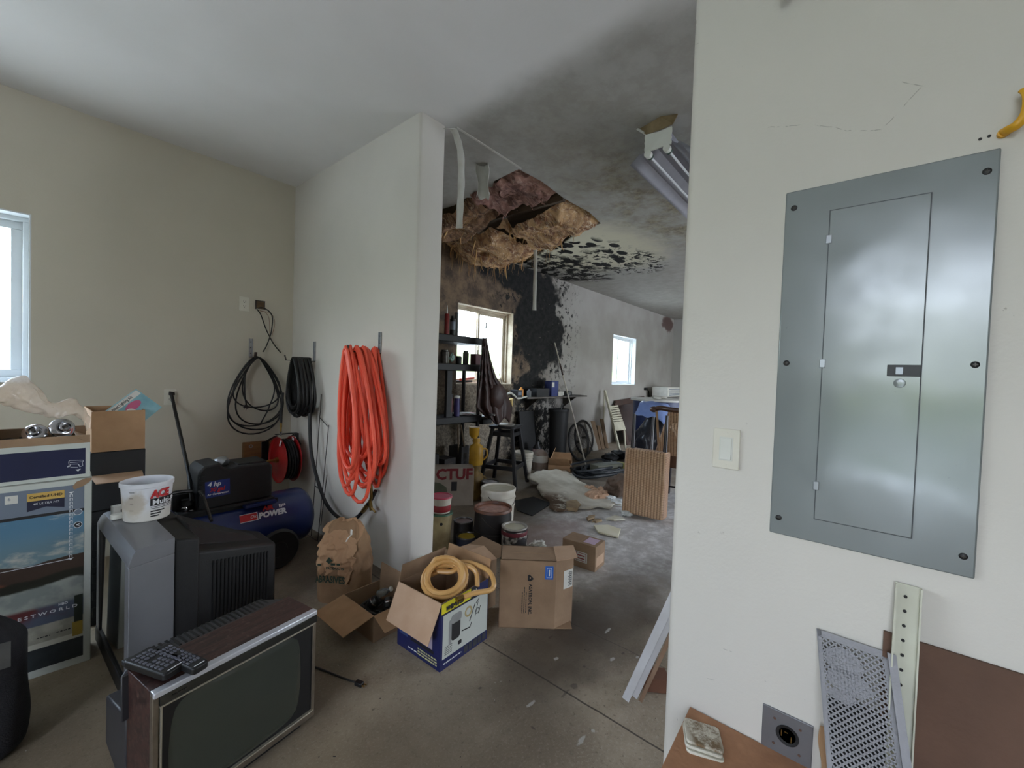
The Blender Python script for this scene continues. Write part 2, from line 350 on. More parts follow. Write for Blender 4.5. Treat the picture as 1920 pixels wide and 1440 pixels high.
# ceiling slab with the rotted hole
hole = [(2.66, 2.24), (2.95, 2.215), (3.36, 2.25), (3.8, 2.225), (4.14, 2.28), (4.26, 2.62), (4.5, 3.0), (4.62, 3.4), (4.9, 3.8), (5.0, YL), (2.9, YL), (2.84, 3.6), (2.86, 3.25), (2.8, 3.0), (2.93, 2.84), (2.83, 2.7), (2.7, 2.55)]
def holed_slab(outer, inner, z0, z1):
    bm = bmesh.new()
    vo = [bm.verts.new((*p, z0)) for p in outer]; vi = [bm.verts.new((*p, z0)) for p in inner]
    es = [bm.edges.new((l[i], l[(i + 1) % len(l)])) for l in (vo, vi) for i in range(len(l))]
    bmesh.ops.triangle_fill(bm, use_beauty=True, use_dissolve=False, edges=es)
    ge = bmesh.ops.extrude_face_region(bm, geom=bm.faces[:])
    for v in ge['geom']:
        if isinstance(v, bmesh.types.BMVert): v.co.z = z1
    bm.verts.index_update(); mb = MB(); mb.add([v.co.copy() for v in bm.verts], [tuple(v.index for v in f.verts) for f in bm.faces]); bm.free(); return mb
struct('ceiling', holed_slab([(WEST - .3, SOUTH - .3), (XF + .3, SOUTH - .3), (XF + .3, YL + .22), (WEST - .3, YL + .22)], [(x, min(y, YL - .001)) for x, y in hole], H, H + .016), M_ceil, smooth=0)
M_raw = mat('old_raw_timber', (104, 84, 62), .8, (60, 46, 34), 6, stretch=(1, .1, 1), bump=.3)
struct('ceiling_roof_deck', MB().box(WEST - .3, XF + .3, SOUTH - .3, YL + .22, H + .3, H + .33), M_raw)
# walls
def wall_with_holes(x0, x1, z0, z1, holes):
    """cells between the hole edges, as (a0,a1,b0,b1) rectangles"""
    xs = sorted({x0, x1} | {h[0] for h in holes} | {h[1] for h in holes}); zs = sorted({z0, z1} | {h[2] for h in holes} | {h[3] for h in holes})
    out = []
    for i in range(len(xs) - 1):
        for j in range(len(zs) - 1):
            cx = (xs[i] + xs[i + 1]) / 2; cz = (zs[j] + zs[j + 1]) / 2
            if not any(h[0] < cx < h[1] and h[2] < cz < h[3] for h in holes): out.append((xs[i], xs[i + 1], zs[j], zs[j + 1]))
    return out
WZ0, WZ1 = 1.26, 2.351; T = .2
wins = [(-2.5, .068), (3.783, 4.933), (8.294, 9.475)]
b = MB()
for a0, a1, b0, b1 in wall_with_holes(WEST, XF, 0, H + .3, [(a, c, WZ0, WZ1) for a, c in wins]): b.box(a0, a1, YL, YL + T, b0, b1)
struct('wall_left', b, M_long, smooth=0)
struct('wall_partition', MB().prism([(XP0, YL + .01), (XP0, YP + .02), (XP0 + .006, YP + .006), (XP0 + .02, YP), (XP1 - .02, YP), (XP1 - .006, YP + .006), (XP1, YP + .02), (XP1, YL + .01)], H), M_cream, smooth=50)
struct('wall_right', MB().prism([(XR, SOUTH), (XR, YR - .025), (XR + .0075, YR - .0075), (XR + .025, YR), (XR + .19, YR), (XR + .208, YR - .0075), (XR + .215, YR - .025), (XR + .215, SOUTH)], H), M_scuff, smooth=50)
struct('wall_far', MB().box(XF, XF + .15, SOUTH, YL, 0, H), M_far)
b = MB()
for a0, a1, b0, b1 in wall_with_holes(WEST, XF, 0, H, [(5.4, 11.0, -1, 2.6)]): b.box(a0, a1, SOUTH - .15, SOUTH, b0, b1)
struct('wall_back', b, M_far, smooth=0)
b = MB()
for a0, a1, b0, b1 in wall_with_holes(SOUTH, YL, 0, H, [(-1.35, .2, .2, 2.85)]): b.box(WEST - .15, WEST, a0, a1, b0, b1)
struct('wall_near', b, M_cream, smooth=0)
# the yard outside the openings
m_gr, g = rawmat('driveway_and_grass', .9)
far_ = g.step(g.X, -8.5, -9.5); c = g.mix(g.step(g.noise(2, 4), .4, .6), lin((222, 218, 210)), lin((208, 204, 192))); g.color(g.mix(far_, c, lin((66, 84, 44))))
struct('ground_outside', MB().box(-40, 50, -45, 45, -.3, -.13), m_gr)
# windows
M_vinyl = mat('white_vinyl', (226, 230, 232), .35, (214, 219, 222), 5)
M_glass = bpy.data.materials.new('clear_glass'); M_glass.use_nodes = True
_n = M_glass.node_tree; _n.nodes.clear()
_o = nd(_n, 'ShaderNodeOutputMaterial'); _t = nd(_n, 'ShaderNodeBsdfTransparent'); _g = nd(_n, 'ShaderNodeBsdfGlossy'); _m = nd(_n, 'ShaderNodeMixShader'); _f = nd(_n, 'ShaderNodeFresnel')
_t.inputs[0].default_value = (.95, .98, .96, 1); _g.inputs['Roughness'].default_value = .02; _f.inputs[0].default_value = 1.45
_m.inputs[0].default_value = .05; _n.links.new(_t.outputs[0], _m.inputs[1]); _n.links.new(_g.outputs[0], _m.inputs[2]); _n.links.new(_m.outputs[0], _o.inputs[0])
M_dirtyvinyl = mat('stained_vinyl', (206, 198, 178), .5, (138, 110, 80), 7, .45)
def window(i, x0, x1, m, split):
    y0 = YL + .1; t = thing('window_%d' % i, None, None, ((x0 + x1) / 2, YL, WZ0)); t['kind'] = 'structure'
    cx = (x0 + x1) / 2; w = x1 - x0; h = WZ1 - WZ0
    def fr(a0, a1, b0, b1, yy, d, k):
        q = MB(); q.box(a0, a1, yy, yy + d, b0, b0 + k); q.box(a0, a1, yy, yy + d, b1 - k, b1); q.box(a0, a0 + k, yy, yy + d, b0 + k, b1 - k); q.box(a1 - k, a1, yy, yy + d, b0 + k, b1 - k); return q
    obj('window_frame', fr(-w / 2, w / 2, 0, h, .1, .07, .035), m, t, bevel=.004)
    for nm_, q_ in (('reveal', (-w / 2, -w / 2 + .008, .0, .1, .012, h)), ('reveal', (w / 2 - .008, w / 2, .0, .1, .012, h)), ('reveal', (-w / 2 + .008, w / 2 - .008, .0, .1, h - .008, h))): obj(nm_, MB().box(*q_), m, t, smooth=0)
    mid = split - cx
    obj('sash', fr(-w / 2 + .035, mid + .02, .035, h - .035, .112, .022, .035), m, t, bevel=.003)
    obj('sash', fr(mid - .02, w / 2 - .035, .035, h - .035, .138, .022, .05), m, t, bevel=.003)
    obj('pane', MB().box(-w / 2 + .06, mid, .06, h - .06, .121, .125).at(Matrix()), M_glass, t) if False else None
    q = MB(); q.box(-w / 2 + .065, mid - .01, .121, .125, .065, h - .065); obj('pane', q, M_glass, t, smooth=0)
    q = MB(); q.box(mid + .025, w / 2 - .08, .147, .151, .08, h - .08); obj('pane', q, M_glass, t, smooth=0)
    obj('latch', MB().box(mid - .012, mid + .012, .096, .114, h * .45, h * .45 + .07), m, t, bevel=.003)
    obj('window_sill', MB().box(-w / 2, w / 2, -.012, .1, -.0, .012), m, t, bevel=.003)
window(1, *wins[0], M_vinyl, -1.2)
window(2, *wins[1], M_dirtyvinyl, 4.3)
window(3, *wins[2], M_vinyl, 8.75)
# ================================================================ shared materials
M_kraft = mat('kraft_cardboard', (176, 140, 104), .8, (158, 122, 88), 14, bump=.12, bscale=40)
M_kraftd = mat('dusty_cardboard', (158, 130, 102), .85, (132, 106, 82), 9, bump=.15, bscale=40)
M_kraftp = mat('pale_cardboard', (198, 166, 138), .8, (182, 148, 118), 10, bump=.1)
M_black = mat('black_plastic', (18, 18, 20), .45, (12, 12, 13), 20)
M_blackm = mat('matt_black_plastic', (23, 23, 24), .6, (15, 15, 16), 20, bump=.1, bscale=200)
M_rubber = mat('black_rubber', (17, 17, 18), .5, (26, 25, 25), 12)
M_steel = mat('galvanised_steel', (176, 178, 182), .35, (140, 143, 148), 25, metal=.9)
M_chrome = mat('chrome', (205, 205, 210), .15, (170, 170, 175), 10, metal=1)
M_dsteel = mat('dark_steel', (88, 84, 80), .4, (58, 54, 50), 25, metal=.8)
M_brass = mat('brass', (170, 140, 80), .35, (130, 104, 60), 30, metal=.9)
M_white = mat('white_plastic', (222, 222, 214), .4, (208, 208, 198), 8)
M_paper = mat('white_paper', (214, 212, 204), .8, (196, 194, 184), 12)
M_ink = mat('black_ink', (28, 26, 28), .7, (36, 34, 34), 30)
M_inkw = mat('white_ink', (222, 224, 226), .6, (204, 206, 208), 30)
M_red = mat('red_ink', (196, 36, 40), .5, (170, 28, 34), 20)
M_silver = mat('silver_plastic', (114, 115, 119), .34, (104, 105, 109), 6, spec=.7)
M_ivory = mat('ivory_plate', (222, 218, 204), .4, (212, 207, 192), 10)
def WT(name, label, cat, base, rz=0, group=None):
    return thing(name, label, cat, base, rz, group)
def wobj(name, mb, mats, t, **k):
    """part given in room coordinates, stored relative to its thing"""
    Mi = (Matrix.Translation(t.location) @ t.rotation_euler.to_matrix().to_4x4()).inverted()
    mb.v = [Mi @ v for v in mb.v]; return obj(name, mb, mats, t, **k)
def carton(t, w, d, h, m, th=.004, bottom=True, name='carton_body'):
    b = MB(); b.box(-w / 2, w / 2, -d / 2, -d / 2 + th, 0, h); b.box(-w / 2, w / 2, d / 2 - th, d / 2, 0, h)
    b.box(-w / 2, -w / 2 + th, -d / 2 + th, d / 2 - th, 0, h); b.box(w / 2 - th, w / 2, -d / 2 + th, d / 2 - th, 0, h)
    if bottom: b.box(-w / 2 + th, w / 2 - th, -d / 2 + th, d / 2 - th, 0, th)
    return obj(name, b, m, t, smooth=0)
def flap(t, side, L, ang, w, d, h, m, th=.003, name='flap', skew=0, a0=0, a1=1, label=None):
    """0 closed flat, 90 upright, 180 folded out level, 270 hanging"""
    a = math.radians(ang); c, s_ = math.cos(a), math.sin(a)
    hx, hy = w / 2, d / 2
    if side in 'ew': sg = 1 if side == 'e' else -1; o = Vector((sg * hx, 0, h)); e = Vector((0, 1, 0)); out = Vector((-sg * c, 0, s_)); half = hy
    else: sg = 1 if side == 'n' else -1; o = Vector((0, sg * hy, h)); e = Vector((1, 0, 0)); out = Vector((0, -sg * c, s_)); half = hx
    n = e.cross(out).normalized() * th / 2; p0 = o + e * (-half + 2 * half * a0); p1 = o + e * (-half + 2 * half * a1)
    q1 = p1 + out * L - e * skew; q0 = p0 + out * L + e * skew
    b = MB(); b.hexa([p0 - n, p1 - n, q1 - n, q0 - n, p0 + n, p1 + n, q1 + n, q0 + n]); f = obj(name, b, m, t, smooth=0)
    if label: f['label'] = label
    return f
def panel(t, M, x0, x1, y0, y1, m, name='printed_panel', lift=.001, th=.0006):
    """flat print on a face; M from face(), in the thing's own space"""
    b = MB().at(M); b.box(x0, x1, y0, y1, lift - th, lift); return obj(name, b, m, t, smooth=0)

def fine_print(t, M, x, y, w, h, m, seed=1):
    """a line of print too small to read: a broken bar"""
    r_ = random.Random(seed); b = MB().at(M); x1 = x + w
    while x < x1: l = r_.uniform(1.2, 4) * h; b.box(x, min(x + l, x1), y - h / 2, y + h / 2, .001, .0016); x += l + h * .8
    return obj('printed_line', b, m, t, smooth=0)
# ================================================================ big television carton, far left
M_slate = mat('slate_print', (112, 122, 136), .45, (104, 114, 128), 5, coat=.3)
M_cwhite = mat('glossy_white_carton', (196, 200, 192), .45, (184, 188, 180), 6)
m, g = rawmat('landscape_print', .4)
# local z is height on the carton
c = g.mix(g.step(g.Z, .5, .7), lin((118, 142, 148)), lin((80, 118, 142)))
mpn = nd(g.nt, 'ShaderNodeMapping'); mpn.inputs['Scale'].default_value = (1, 1, 2.2); g.L(g.P, mpn.inputs[0])
c = g.mix(g.math('MULTIPLY', g.step(g.noise(5.5, 5, .6, mpn.outputs[0]), .5, .66), .8), c, lin((206, 200, 186)))
hill = g.math('ADD', g.Z, g.math('MULTIPLY', g.noise(4, 5), -.09))
c = g.mix(g.step(hill, .475, .47), c, g.mix(g.step(g.noise(3, 2), .5, .52), lin((66, 52, 44)), lin((120, 74, 56))))
c = g.mix(g.step(hill, .41, .40), c, lin((40, 40, 32)))
c = g.mix(g.step(hill, .375, .365), c, g.mix(g.step(g.noise(12, 5), .4, .6), lin((128, 134, 130)), lin((154, 158, 150))))
c = g.mix(g.step(g.Z, .325, .305), c, g.mix(g.step(g.noise(6, 4), .42, .56), lin((84, 92, 108)), lin((92, 44, 44))))
c = g.mix(g.step(g.Z, .235, .23), c, g.mix(g.step(g.noise(16, 4), .42, .6), lin((150, 148, 134)), lin((176, 172, 158))))
c = g.mix(g.step(g.Z, .155, .15), c, lin((196, 194, 180))); c = g.mix(g.step(g.Z, .13, .127), c, g.mix(g.step(g.noise(5, 4), .42, .6), lin((34, 38, 42)), lin((54, 60, 62))))
g.color(c)
M_scene = m
t = WT('television_carton', 'tall flat television carton with a desert landscape print standing on the floor at far left', 'box', (.243 - .55, 2.78 + .1, 0), math.radians(-3.5))
w, d, h = 1.1, .17, .872
obj('carton_body', MB().box(-w / 2, w / 2, -d / 2, d / 2, 0, h), M_cwhite, t, bevel=.002)
FM = face((-w / 2, -d / 2, 0), (1, 0, 0), (0, 0, 1))
panel(t, FM, .03, w - .025, .735, .848, M_slate)
panel(t, FM, .03, w - .025, .722, .735, M_ink, 'printed_line')
q = MB(); q.box(-w / 2 + .03, w / 2 - .025, -d / 2 - .0012, -d / 2 - .0006, .035, .722); obj('landscape_picture', q, M_scene, t, smooth=0)
M_gold = mat('gold_badge', (204, 168, 88), .5, (192, 156, 80), 9)
M_dnavy = mat('dark_navy_ink', (34, 36, 58), .5, (28, 30, 50), 9)
b = MB().at(FM); b.box(w - .20, w - .088, .797, .831, .001, .0022); obj('badge', b, M_gold, t, smooth=0)
b = MB().at(FM); b.prism([(w - .20, .797), (w - .20, .752), (w - .144, .766), (w - .088, .752), (w - .088, .797)], .001, 'Z', .001); obj('badge_ribbon', b, M_dnavy, t, smooth=0)
text('Certified UHD', .0165, M_ink, t, FM @ Matrix.Translation((w - .144, .814, .0016)), bold=.0003)
text('4K ULTRA HD', .0125, M_inkw, t, FM @ Matrix.Translation((w - .144, .783, .0016)), shear=.2)
b = MB().at(FM); b.box(w - .262, w - .226, .797, .832, .001, .0016); obj('sticker', b, M_paper, t, smooth=0)
text('6', .02, M_slate, t, FM @ Matrix.Translation((w - .25, .818, .001)))
b = MB().at(FM)                    # chain of small squares with arrows and round badges at the right edge
for i in range(17):
    z = .8 - i * .0175
    for x0, x1, y0, y1 in ((-.0052, -.003, -.006, .006), (.003, .0052, -.006, .006), (-.0052, .0052, .0045, .006)): b.box(w - .067 + x0, w - .067 + x1, z + y0, z + y1, .001, .002)
b.prism([(w - .076, .51), (w - .058, .51), (w - .067, .5)], .001, 'Z', .001); b.prism([(w - .076, .818), (w - .058, .818), (w - .067, .808)], .001, 'Z', .001)
b.box(w - .5, w - .066, .506, .5085, .001, .0018)
obj('printed_ruler', b, M_inkw, t, smooth=0)
for z, mm_ in ((.72, M_inkw), (.66, M_ink)):
    b = MB().at(FM); ring = [(w - .045 + .0145 * math.cos(a * PI / 12), z + .0145 * math.sin(a * PI / 12)) for a in range(24)]
    b.prism(ring, .0008, 'Z', .001); obj('round_badge', b, M_inkw, t, smooth=0)
    b = MB().at(FM); ring = [(w - .045 + .0122 * math.cos(a * PI / 12), z + .0122 * math.sin(a * PI / 12)) for a in range(24)]
    b.prism(ring, .0006, 'Z', .0018); obj('round_badge', b, M_slate if z > .7 else M_ink, t, smooth=0)
text('<', .02, M_inkw, t, FM @ Matrix.Translation((w - .045, .66, .002)), bold=.0006)
text('E S T W O R L D', .0195, M_inkw, t, FM @ Matrix.Translation((w - .135, .282, .001)), sx=1.3, bold=.0003)
text('HBO', .014, M_inkw, t, FM @ Matrix.Translation((w - .09, .306, .001)), bold=.0006)
fine_print(t, FM, w - .17, .176, .04, .004, M_ink, 3); fine_print(t, FM, w - .11, .180, .045, .0045, M_ink, 4)
M_yprint = mat('ochre_print', (176, 148, 62), .5, (150, 128, 56), 9); M_gprint = mat('dark_green_print', (40, 50, 38), .5, (32, 40, 32), 9)
panel(t, FM, w - .06, w - .027, .14, .205, M_yprint, lift=.002); panel(t, FM, w - .055, w - .027, .205, .33, M_gprint, lift=.002)
# torn corner showing kraft
b = MB().at(FM); b.prism([(w - .063, .842), (w - .05, .862), (w - .02, .874), (w + .0005, .872), (w - .008, .855), (w - .03, .838), (w - .058, .826)], .0025, 'Z', .0008); obj('torn_patch', b, M_kraftd, t, smooth=0, )
# ---------------------------------------------------------------- navy printer carton on top
M_navy = mat('navy_print', (26, 32, 66), .5, (22, 27, 58), 6)
t = WT('printer_carton', 'open white carton with navy panel and printer outline, on the landscape carton', 'box', (.236 - .15, 2.78 + .16, .874), math.radians(-1.5))
w, d, h = .30, .29, .163
carton(t, w, d, h, M_cwhite)
FM = face((-w / 2, -d / 2, 0), (1, 0, 0), (0, 0, 1))
panel(t, FM, -.0, w - .015, .016, .138, M_navy)
b = MB().at(FM)
def seg(b, x0, y0, x1, y1, k=.0016): b.bar((x0, y0, .0012), (x1, y1, .0012), k, .0012, (0, 0, 1))
px_, py_ = w - .074, .045
pts = [(.008, .04), (.05, .036), (.052, .03), (.048, .028), (.05, .01), (.04, .006), (.035, .02), (.01, .022), (.008, .012), (0, .01), (.006, .018), (.004, .034), (.008, .04)]
for a_, b_ in zip(pts, pts[1:]): seg(b, px_ + a_[0], py_ + a_[1], px_ + b_[0], py_ + b_[1])
seg(b, px_ + .008, py_ + .03, px_ + .048, py_ + .028); seg(b, px_ + .01, py_ + .008, px_ + .034, py_ + .004); seg(b, px_ + .04, py_ + .006, px_ + .037, py_ + .018)
b.prism([(px_ + .026, py_ - .006), (px_ + .044, py_ - .004), (px_ + .035, py_ - .015)], .001, 'Z', .001)
obj('printer_outline', b, M_inkw, t, smooth=0)
flap(t, 's', .036, 78, w, d, h, M_kraftd); flap(t, 'w', .15, 84, w, d, h, M_kraftp); flap(t, 'n', .06, 60, w, d, h, M_kraftd); flap(t, 'e', .05, 30, w, d, h, M_kraftd)
# chrome fittings lying in it
def fitting(label, c, rx, s=1.0, rz=0):
    t = thing('chrome_fitting', label, 'fitting', c, rot=(rx, .2, rz), group='chrome fittings in the printer carton')
    obj('flange', MB().lathe([(.0, -.004), (.034, -.004), (.037, 0), (.036, .006), (.03, .012), (.022, .014), (.02, .01), (.0, .01)], 36), M_chrome, t)
    obj('collar', MB().lathe([(.018, .01), (.018, .028), (.013, .031), (.012, .02), (0, .02)], 28), M_chrome, t)
    obj('screw', MB().lathe([(.0, .02), (.006, .021), (.006, .027), (0, .029)], 12), M_dsteel, t); t.scale = (s, s, s)
fitting('bright chrome ring fitting at the right in the printer carton, tilted up', at(116, 803, Y=2.86), 1.25, 1.25, .3)
fitting('chrome ring fitting at the left in the printer carton, lying lower', at(66, 812, Y=2.88), 1.0, 1.15, -.4)
b = MB()
for i in range(9):
    a = R.uniform(0, 6.28); p = Vector((R.uniform(.0, .12), 2.9 + R.uniform(-.06, .08), 1.03 + R.uniform(0, .02))); b.tube([p, p + Vector((math.cos(a) * .05, math.sin(a) * .04, .01)), p + Vector((math.cos(a + .8) * .1, math.sin(a) * .05, .008))], R.uniform(.003, .006), 6)
b.box(-.04, .21, 2.83, 3.03, .885, 1.0)
tag(obj('metal_scraps', b, M_dsteel), 'heap of dull metal scraps and rods filling the printer carton', 'scraps', kind='stuff')
# plastic bag
M_bag = mat('thin_plastic_bag', (236, 228, 218), .22, (214, 188, 160), 6, .45, alpha=.6, bump=.9, bscale=30, spec=.8)
def bag(u, v):
    path = [Vector(at(-30, 745, Y=2.92)), Vector(at(40, 735, Y=2.95)), Vector(at(95, 760, Y=2.95)), Vector(at(140, 765, Y=2.95)), Vector(at(165, 790, Y=2.94))]
    k = u * 3.999; i = int(k); p = path[i].lerp(path[i + 1], k - i)
    a = 2 * PI * v; wv = .078 + .016 * math.sin(u * 7); wv *= (.55 + .45 * math.sin(PI * min(1, u * 1.1 + .1)))
    q = p + Vector((.2 * math.cos(a) * wv, .55 * math.cos(a) * wv, .62 * math.sin(a) * wv))
    n = noise.noise(q * 11) * .04 + noise.noise(q * 30) * .014
    return q + Vector((n * .4, n, n * 1.2))
tag(obj('plastic_bag', MB().grid(60, 40, bag), M_bag, subsurf=1), 'crumpled translucent plastic bag draped over the printer carton', 'bag')
# ---------------------------------------------------------------- brown box on a black box behind
t = WT('cardboard_box', 'plain brown open box holding a lighting kit, behind the printer carton', 'box', (.263 + .107, 3.1 + .185, .936), 0)
w, d, h = .214, .37, .218
carton(t, w, d, h, M_kraft); flap(t, 'n', .1, 262, w, d, h, M_kraft); flap(t, 'w', .09, 268, w, d, h, M_kraftp, a1=.9)
t = WT('black_box', 'black box under the plain brown open box, left of the compressor', 'box', (.263 + .107, 3.1 + .185, .62), 0)
w, d, h = .222, .36, .313
obj('carton_body', MB().box(-w / 2, w / 2, -d / 2, d / 2, 0, h), mat('black_carton', (34, 34, 36), .55, (26, 26, 28), 9), t, bevel=.003)
flap(t, 's', .13, 188, w, d, .19, M_kraftp, skew=.01, a0=.0, a1=.94)
b = MB(); b.box(.03, .06, -d / 2 - .001, -d / 2 - .0002, .06, .12); b.box(.07, .1, -d / 2 - .001, -d / 2 - .0002, .07, .11); obj('printed_panel', b, M_slate, t, smooth=0)
t = WT('dark_crate', 'dark crate on the floor at the bottom of the stack left of the compressor', 'crate', (.263 + .107, 3.1 + .185, 0), 0)
obj('crate_body', MB().box(-.115, .115, -.18, .18, 0, .618), M_blackm, t, bevel=.006)
b = MB()
for i in range(6): b.box(-.1, .1, -.186, -.18, .05 + i * .09, .1 + i * .09)
obj('slat', b, M_black, t, bevel=.002)
# lighting kit leaflet box
M_teal = mat('teal_print', (104, 150, 160), .4, (150, 190, 196), 12); M_pink = mat('pink_print', (190, 92, 120), .5, (150, 80, 130), 14)
p0, p1, p3 = Vector(at(190, 776, Y=3.16)), Vector(at(255, 729, Y=3.22)), Vector(at(291, 748, Y=3.2))
ex = (p1 - p0); ln = ex.length; ex.normalize(); ey = (p3 - p1); ey = (ey - ex * ey.dot(ex)); wd = .16; ey.normalize()
t = thing('lighting_kit_package', 'flat teal cabinet lighting kit package sticking out of the brown open box', 'package', p0)
KM = face((0, 0, 0), ex, -ey)
b = MB().at(KM); b.box(-.06, ln, -wd, 0, -.012, 0); obj('package_body', b, M_teal, t, bevel=.001)
b = MB().at(KM); b.box(-.04, ln - .006, -.034, -.006, .0004, .001); obj('title_strip', b, M_paper, t, smooth=0)
text('Cabinet Lighting Kit', .021, M_ink, t, KM @ Matrix.Translation((ln * .5 - .012, -.02, .0)), sx=.8, bold=.0003)
b = MB().at(KM); b.lathe([(.0, .0006), (.026, .0006), (.026, .0014), (0, .0014)], 24, (ln * .42, -.085, 0)); obj('lamp_picture', b, M_paper, t, smooth=0)
b = MB().at(KM); b.lathe([(.0, .0004), (.036, .0004), (.036, .001), (0, .001)], 24, (ln * .6, -.062, 0), sx=1.2, sy=.6); obj('flower_picture', b, M_pink, t, smooth=0)

# ================================================================ wall fittings on the left wall
def outlet(label, x, z, rot=0, plug=False):
    t = thing('wall_outlet', label, 'outlet', (x, YL, z), group='duplex outlets on the left wall')
    obj('cover_plate', MB().prism(rrect(.078, .124, .006), .006, 'Y', -.006), M_ivory, t, bevel=.002)
    for s_ in (1, -1):
        r_ = obj('receptacle', MB().prism(rrect(.034, .03, .011, cy=.02 * s_), .003, 'Y', -.009), M_ivory, t)
        q = MB(); q.box(-.009, -.0065, -.0096, -.0086, .02 * s_ - .001, .02 * s_ + .009); q.box(.0065, .009, -.0096, -.0086, .02 * s_ - .001, .02 * s_ + .009); q.prism(rrect(.005, .005, .0024, cy=.02 * s_ - .008), .001, 'Y', -.0096); obj('slot', q, M_ink, r_, smooth=0)
    obj('screw', MB().cyl((0, -.0085, 0), (0, -.006, 0), .0035, n=10), M_white, t)
outlet('white outlet high on the left wall beside the open junction box', 1.287, 1.956)
outlet('white outlet above the boxes with a black cord plugged in', .787, 1.155)
t = thing('junction_box', 'open junction box in the left wall with cut wires hanging out', 'junction box', (1.412, YL, 1.965))
q = MB(); q.box(-.034, .034, -.004, -.001, -.034, .034); obj('box_recess', q, mat('rusty_box_inside', (128, 104, 74), .8, (52, 38, 28), 20), t, smooth=0)
q = MB(); q.box(-.04, .04, -.006, 0, .032, .04); q.box(-.04, -.032, -.012, 0, -.04, .032); q.box(.032, .038, -.006, 0, -.036, .032); obj('box_rim', q, M_dsteel, t, bevel=.001)
def wires(pp, r, m, t, name='wire'): 
    b = MB(); b.tube(spline([Vector(at(x, y, Y=YL - o)) - t.location for x, y, o in pp], 6), r, 8); return obj(name, b, m, t)
wires([(484, 578, .01), (492, 577, .05), (505, 584, .06), (511, 597, .05), (509, 620, .04), (506, 632, .04), (499, 650, .03), (493, 660, .02)], .0048, M_rubber, t)
wires([(482, 580, .01), (489, 590, .03), (498, 615, .04), (506, 632, .045), (514, 646, .03), (526, 661, .02)], .0048, M_rubber, t)
M_cu = mat('bare_copper_wire', (150, 108, 84), .5, (120, 86, 66), 30)
wires([(486, 582, .01), (498, 586, .03), (505, 600, .04), (506, 630, .03)], .0018, M_cu, t); wires([(488, 583, .01), (508, 588, .03), (515, 605, .03), (510, 630, .03)], .0018, M_cu, t)
# power cord of the compressor
t = thing('power_cord', 'thick black power cord running down from the outlet to the compressor', 'cord', (.80, YL, 1.17))
b = MB(); b.prism([(-.018, -.02), (.018, -.02), (.016, .004), (-.016, .01)], .03, 'Y', -.04); obj('plug', b, M_black, t, bevel=.004, loc=(-.008, 0, .02))
pts = [Vector((.79, YL - .03, 1.175)), Vector((.80, YL - .05, 1.1)), Vector(at(335, 800, Y=3.9)), Vector(at(348, 860, Y=3.6)), Vector(at(354, 890, Y=3.45)), Vector(at(360, 940, Y=3.25))]
b = MB(); b.tube([p - t.location for p in spline(pts, 6)], .013, 10, flat=.8); obj('cable', b, M_rubber, t)
# hook rails
def hook_rail(label, base, along, out, n_up=.16):
    """perforated steel rail with an arm; along = wall direction, out = away from the wall"""
    t = thing('hook_rail', label, 'hook', base, group='steel hook rails for hoses and cords'); a = Vector(along); o = Vector(out)
    M = Matrix((a, o, Vector((0, 0, 1)))).transposed().to_4x4()
    b = MB().at(M); b.box(-.014, .014, 0, .003, -.02, n_up); b.box(-.014, -.011, 0, .012, -.02, n_up); b.box(.011, .014, 0, .012, -.02, n_up); obj('rail', b, M_steel, t, bevel=.001)
    b = MB().at(M)
    for k in range(3): b = MB().at(M); b.cyl((0, .003, n_up - .03 - k * .05), (0, .0045, n_up - .03 - k * .05), .0045, n=10); obj('screw', b, M_dsteel, t)
    L = .24 if abs(o.x) > .5 else .12
    b = MB().at(M); b.box(-.011, .011, .0, L, -.026, -.02); b.hexa([(-.011, L - .004, -.026), (.011, L - .004, -.026), (.011, L, -.026), (-.011, L, -.026), (-.011, L + .008, .02), (.011, L + .008, .02), (.011, L + .012, .02), (-.011, L + .012, .02)]); obj('arm', b, M_dsteel, t, bevel=.001)
hook_rail('steel hook rail on the left wall carrying the thin black cord', (1.342, YL, 1.52), (1, 0, 0), (0, -1, 0), .14)
hook_rail('steel hook rail on the partition near the corner carrying the black air hose', (XP0, 3.685, 1.50), (0, 1, 0), (-1, 0, 0), .15)
hook_rail('steel hook rail on the partition carrying the orange hose', (XP0, 2.668, 1.565), (0, 1, 0), (-1, 0, 0), .13)
def loops(n, fn, k=28):
    """one running line through n hanging loops; fn(i) -> (top z, drop, half width, lean, depth)"""
    P = []
    for i in range(n):
        a = fn(i); c = fn(min(i + 1, n - 1))
        for j in range(k):
            t = j / k; z0, dr, hw, le, dp = [x + (y - x) * t for x, y in zip(a, c)]
            th = 2 * PI * t; s_ = math.sin(th); cc = (1 - math.cos(th)) / 2
            wdt = hw * s_ * (.62 + .7 * cc)
            P.append((wdt + le * cc, dp, z0 - dr * cc ** .85))
    return P
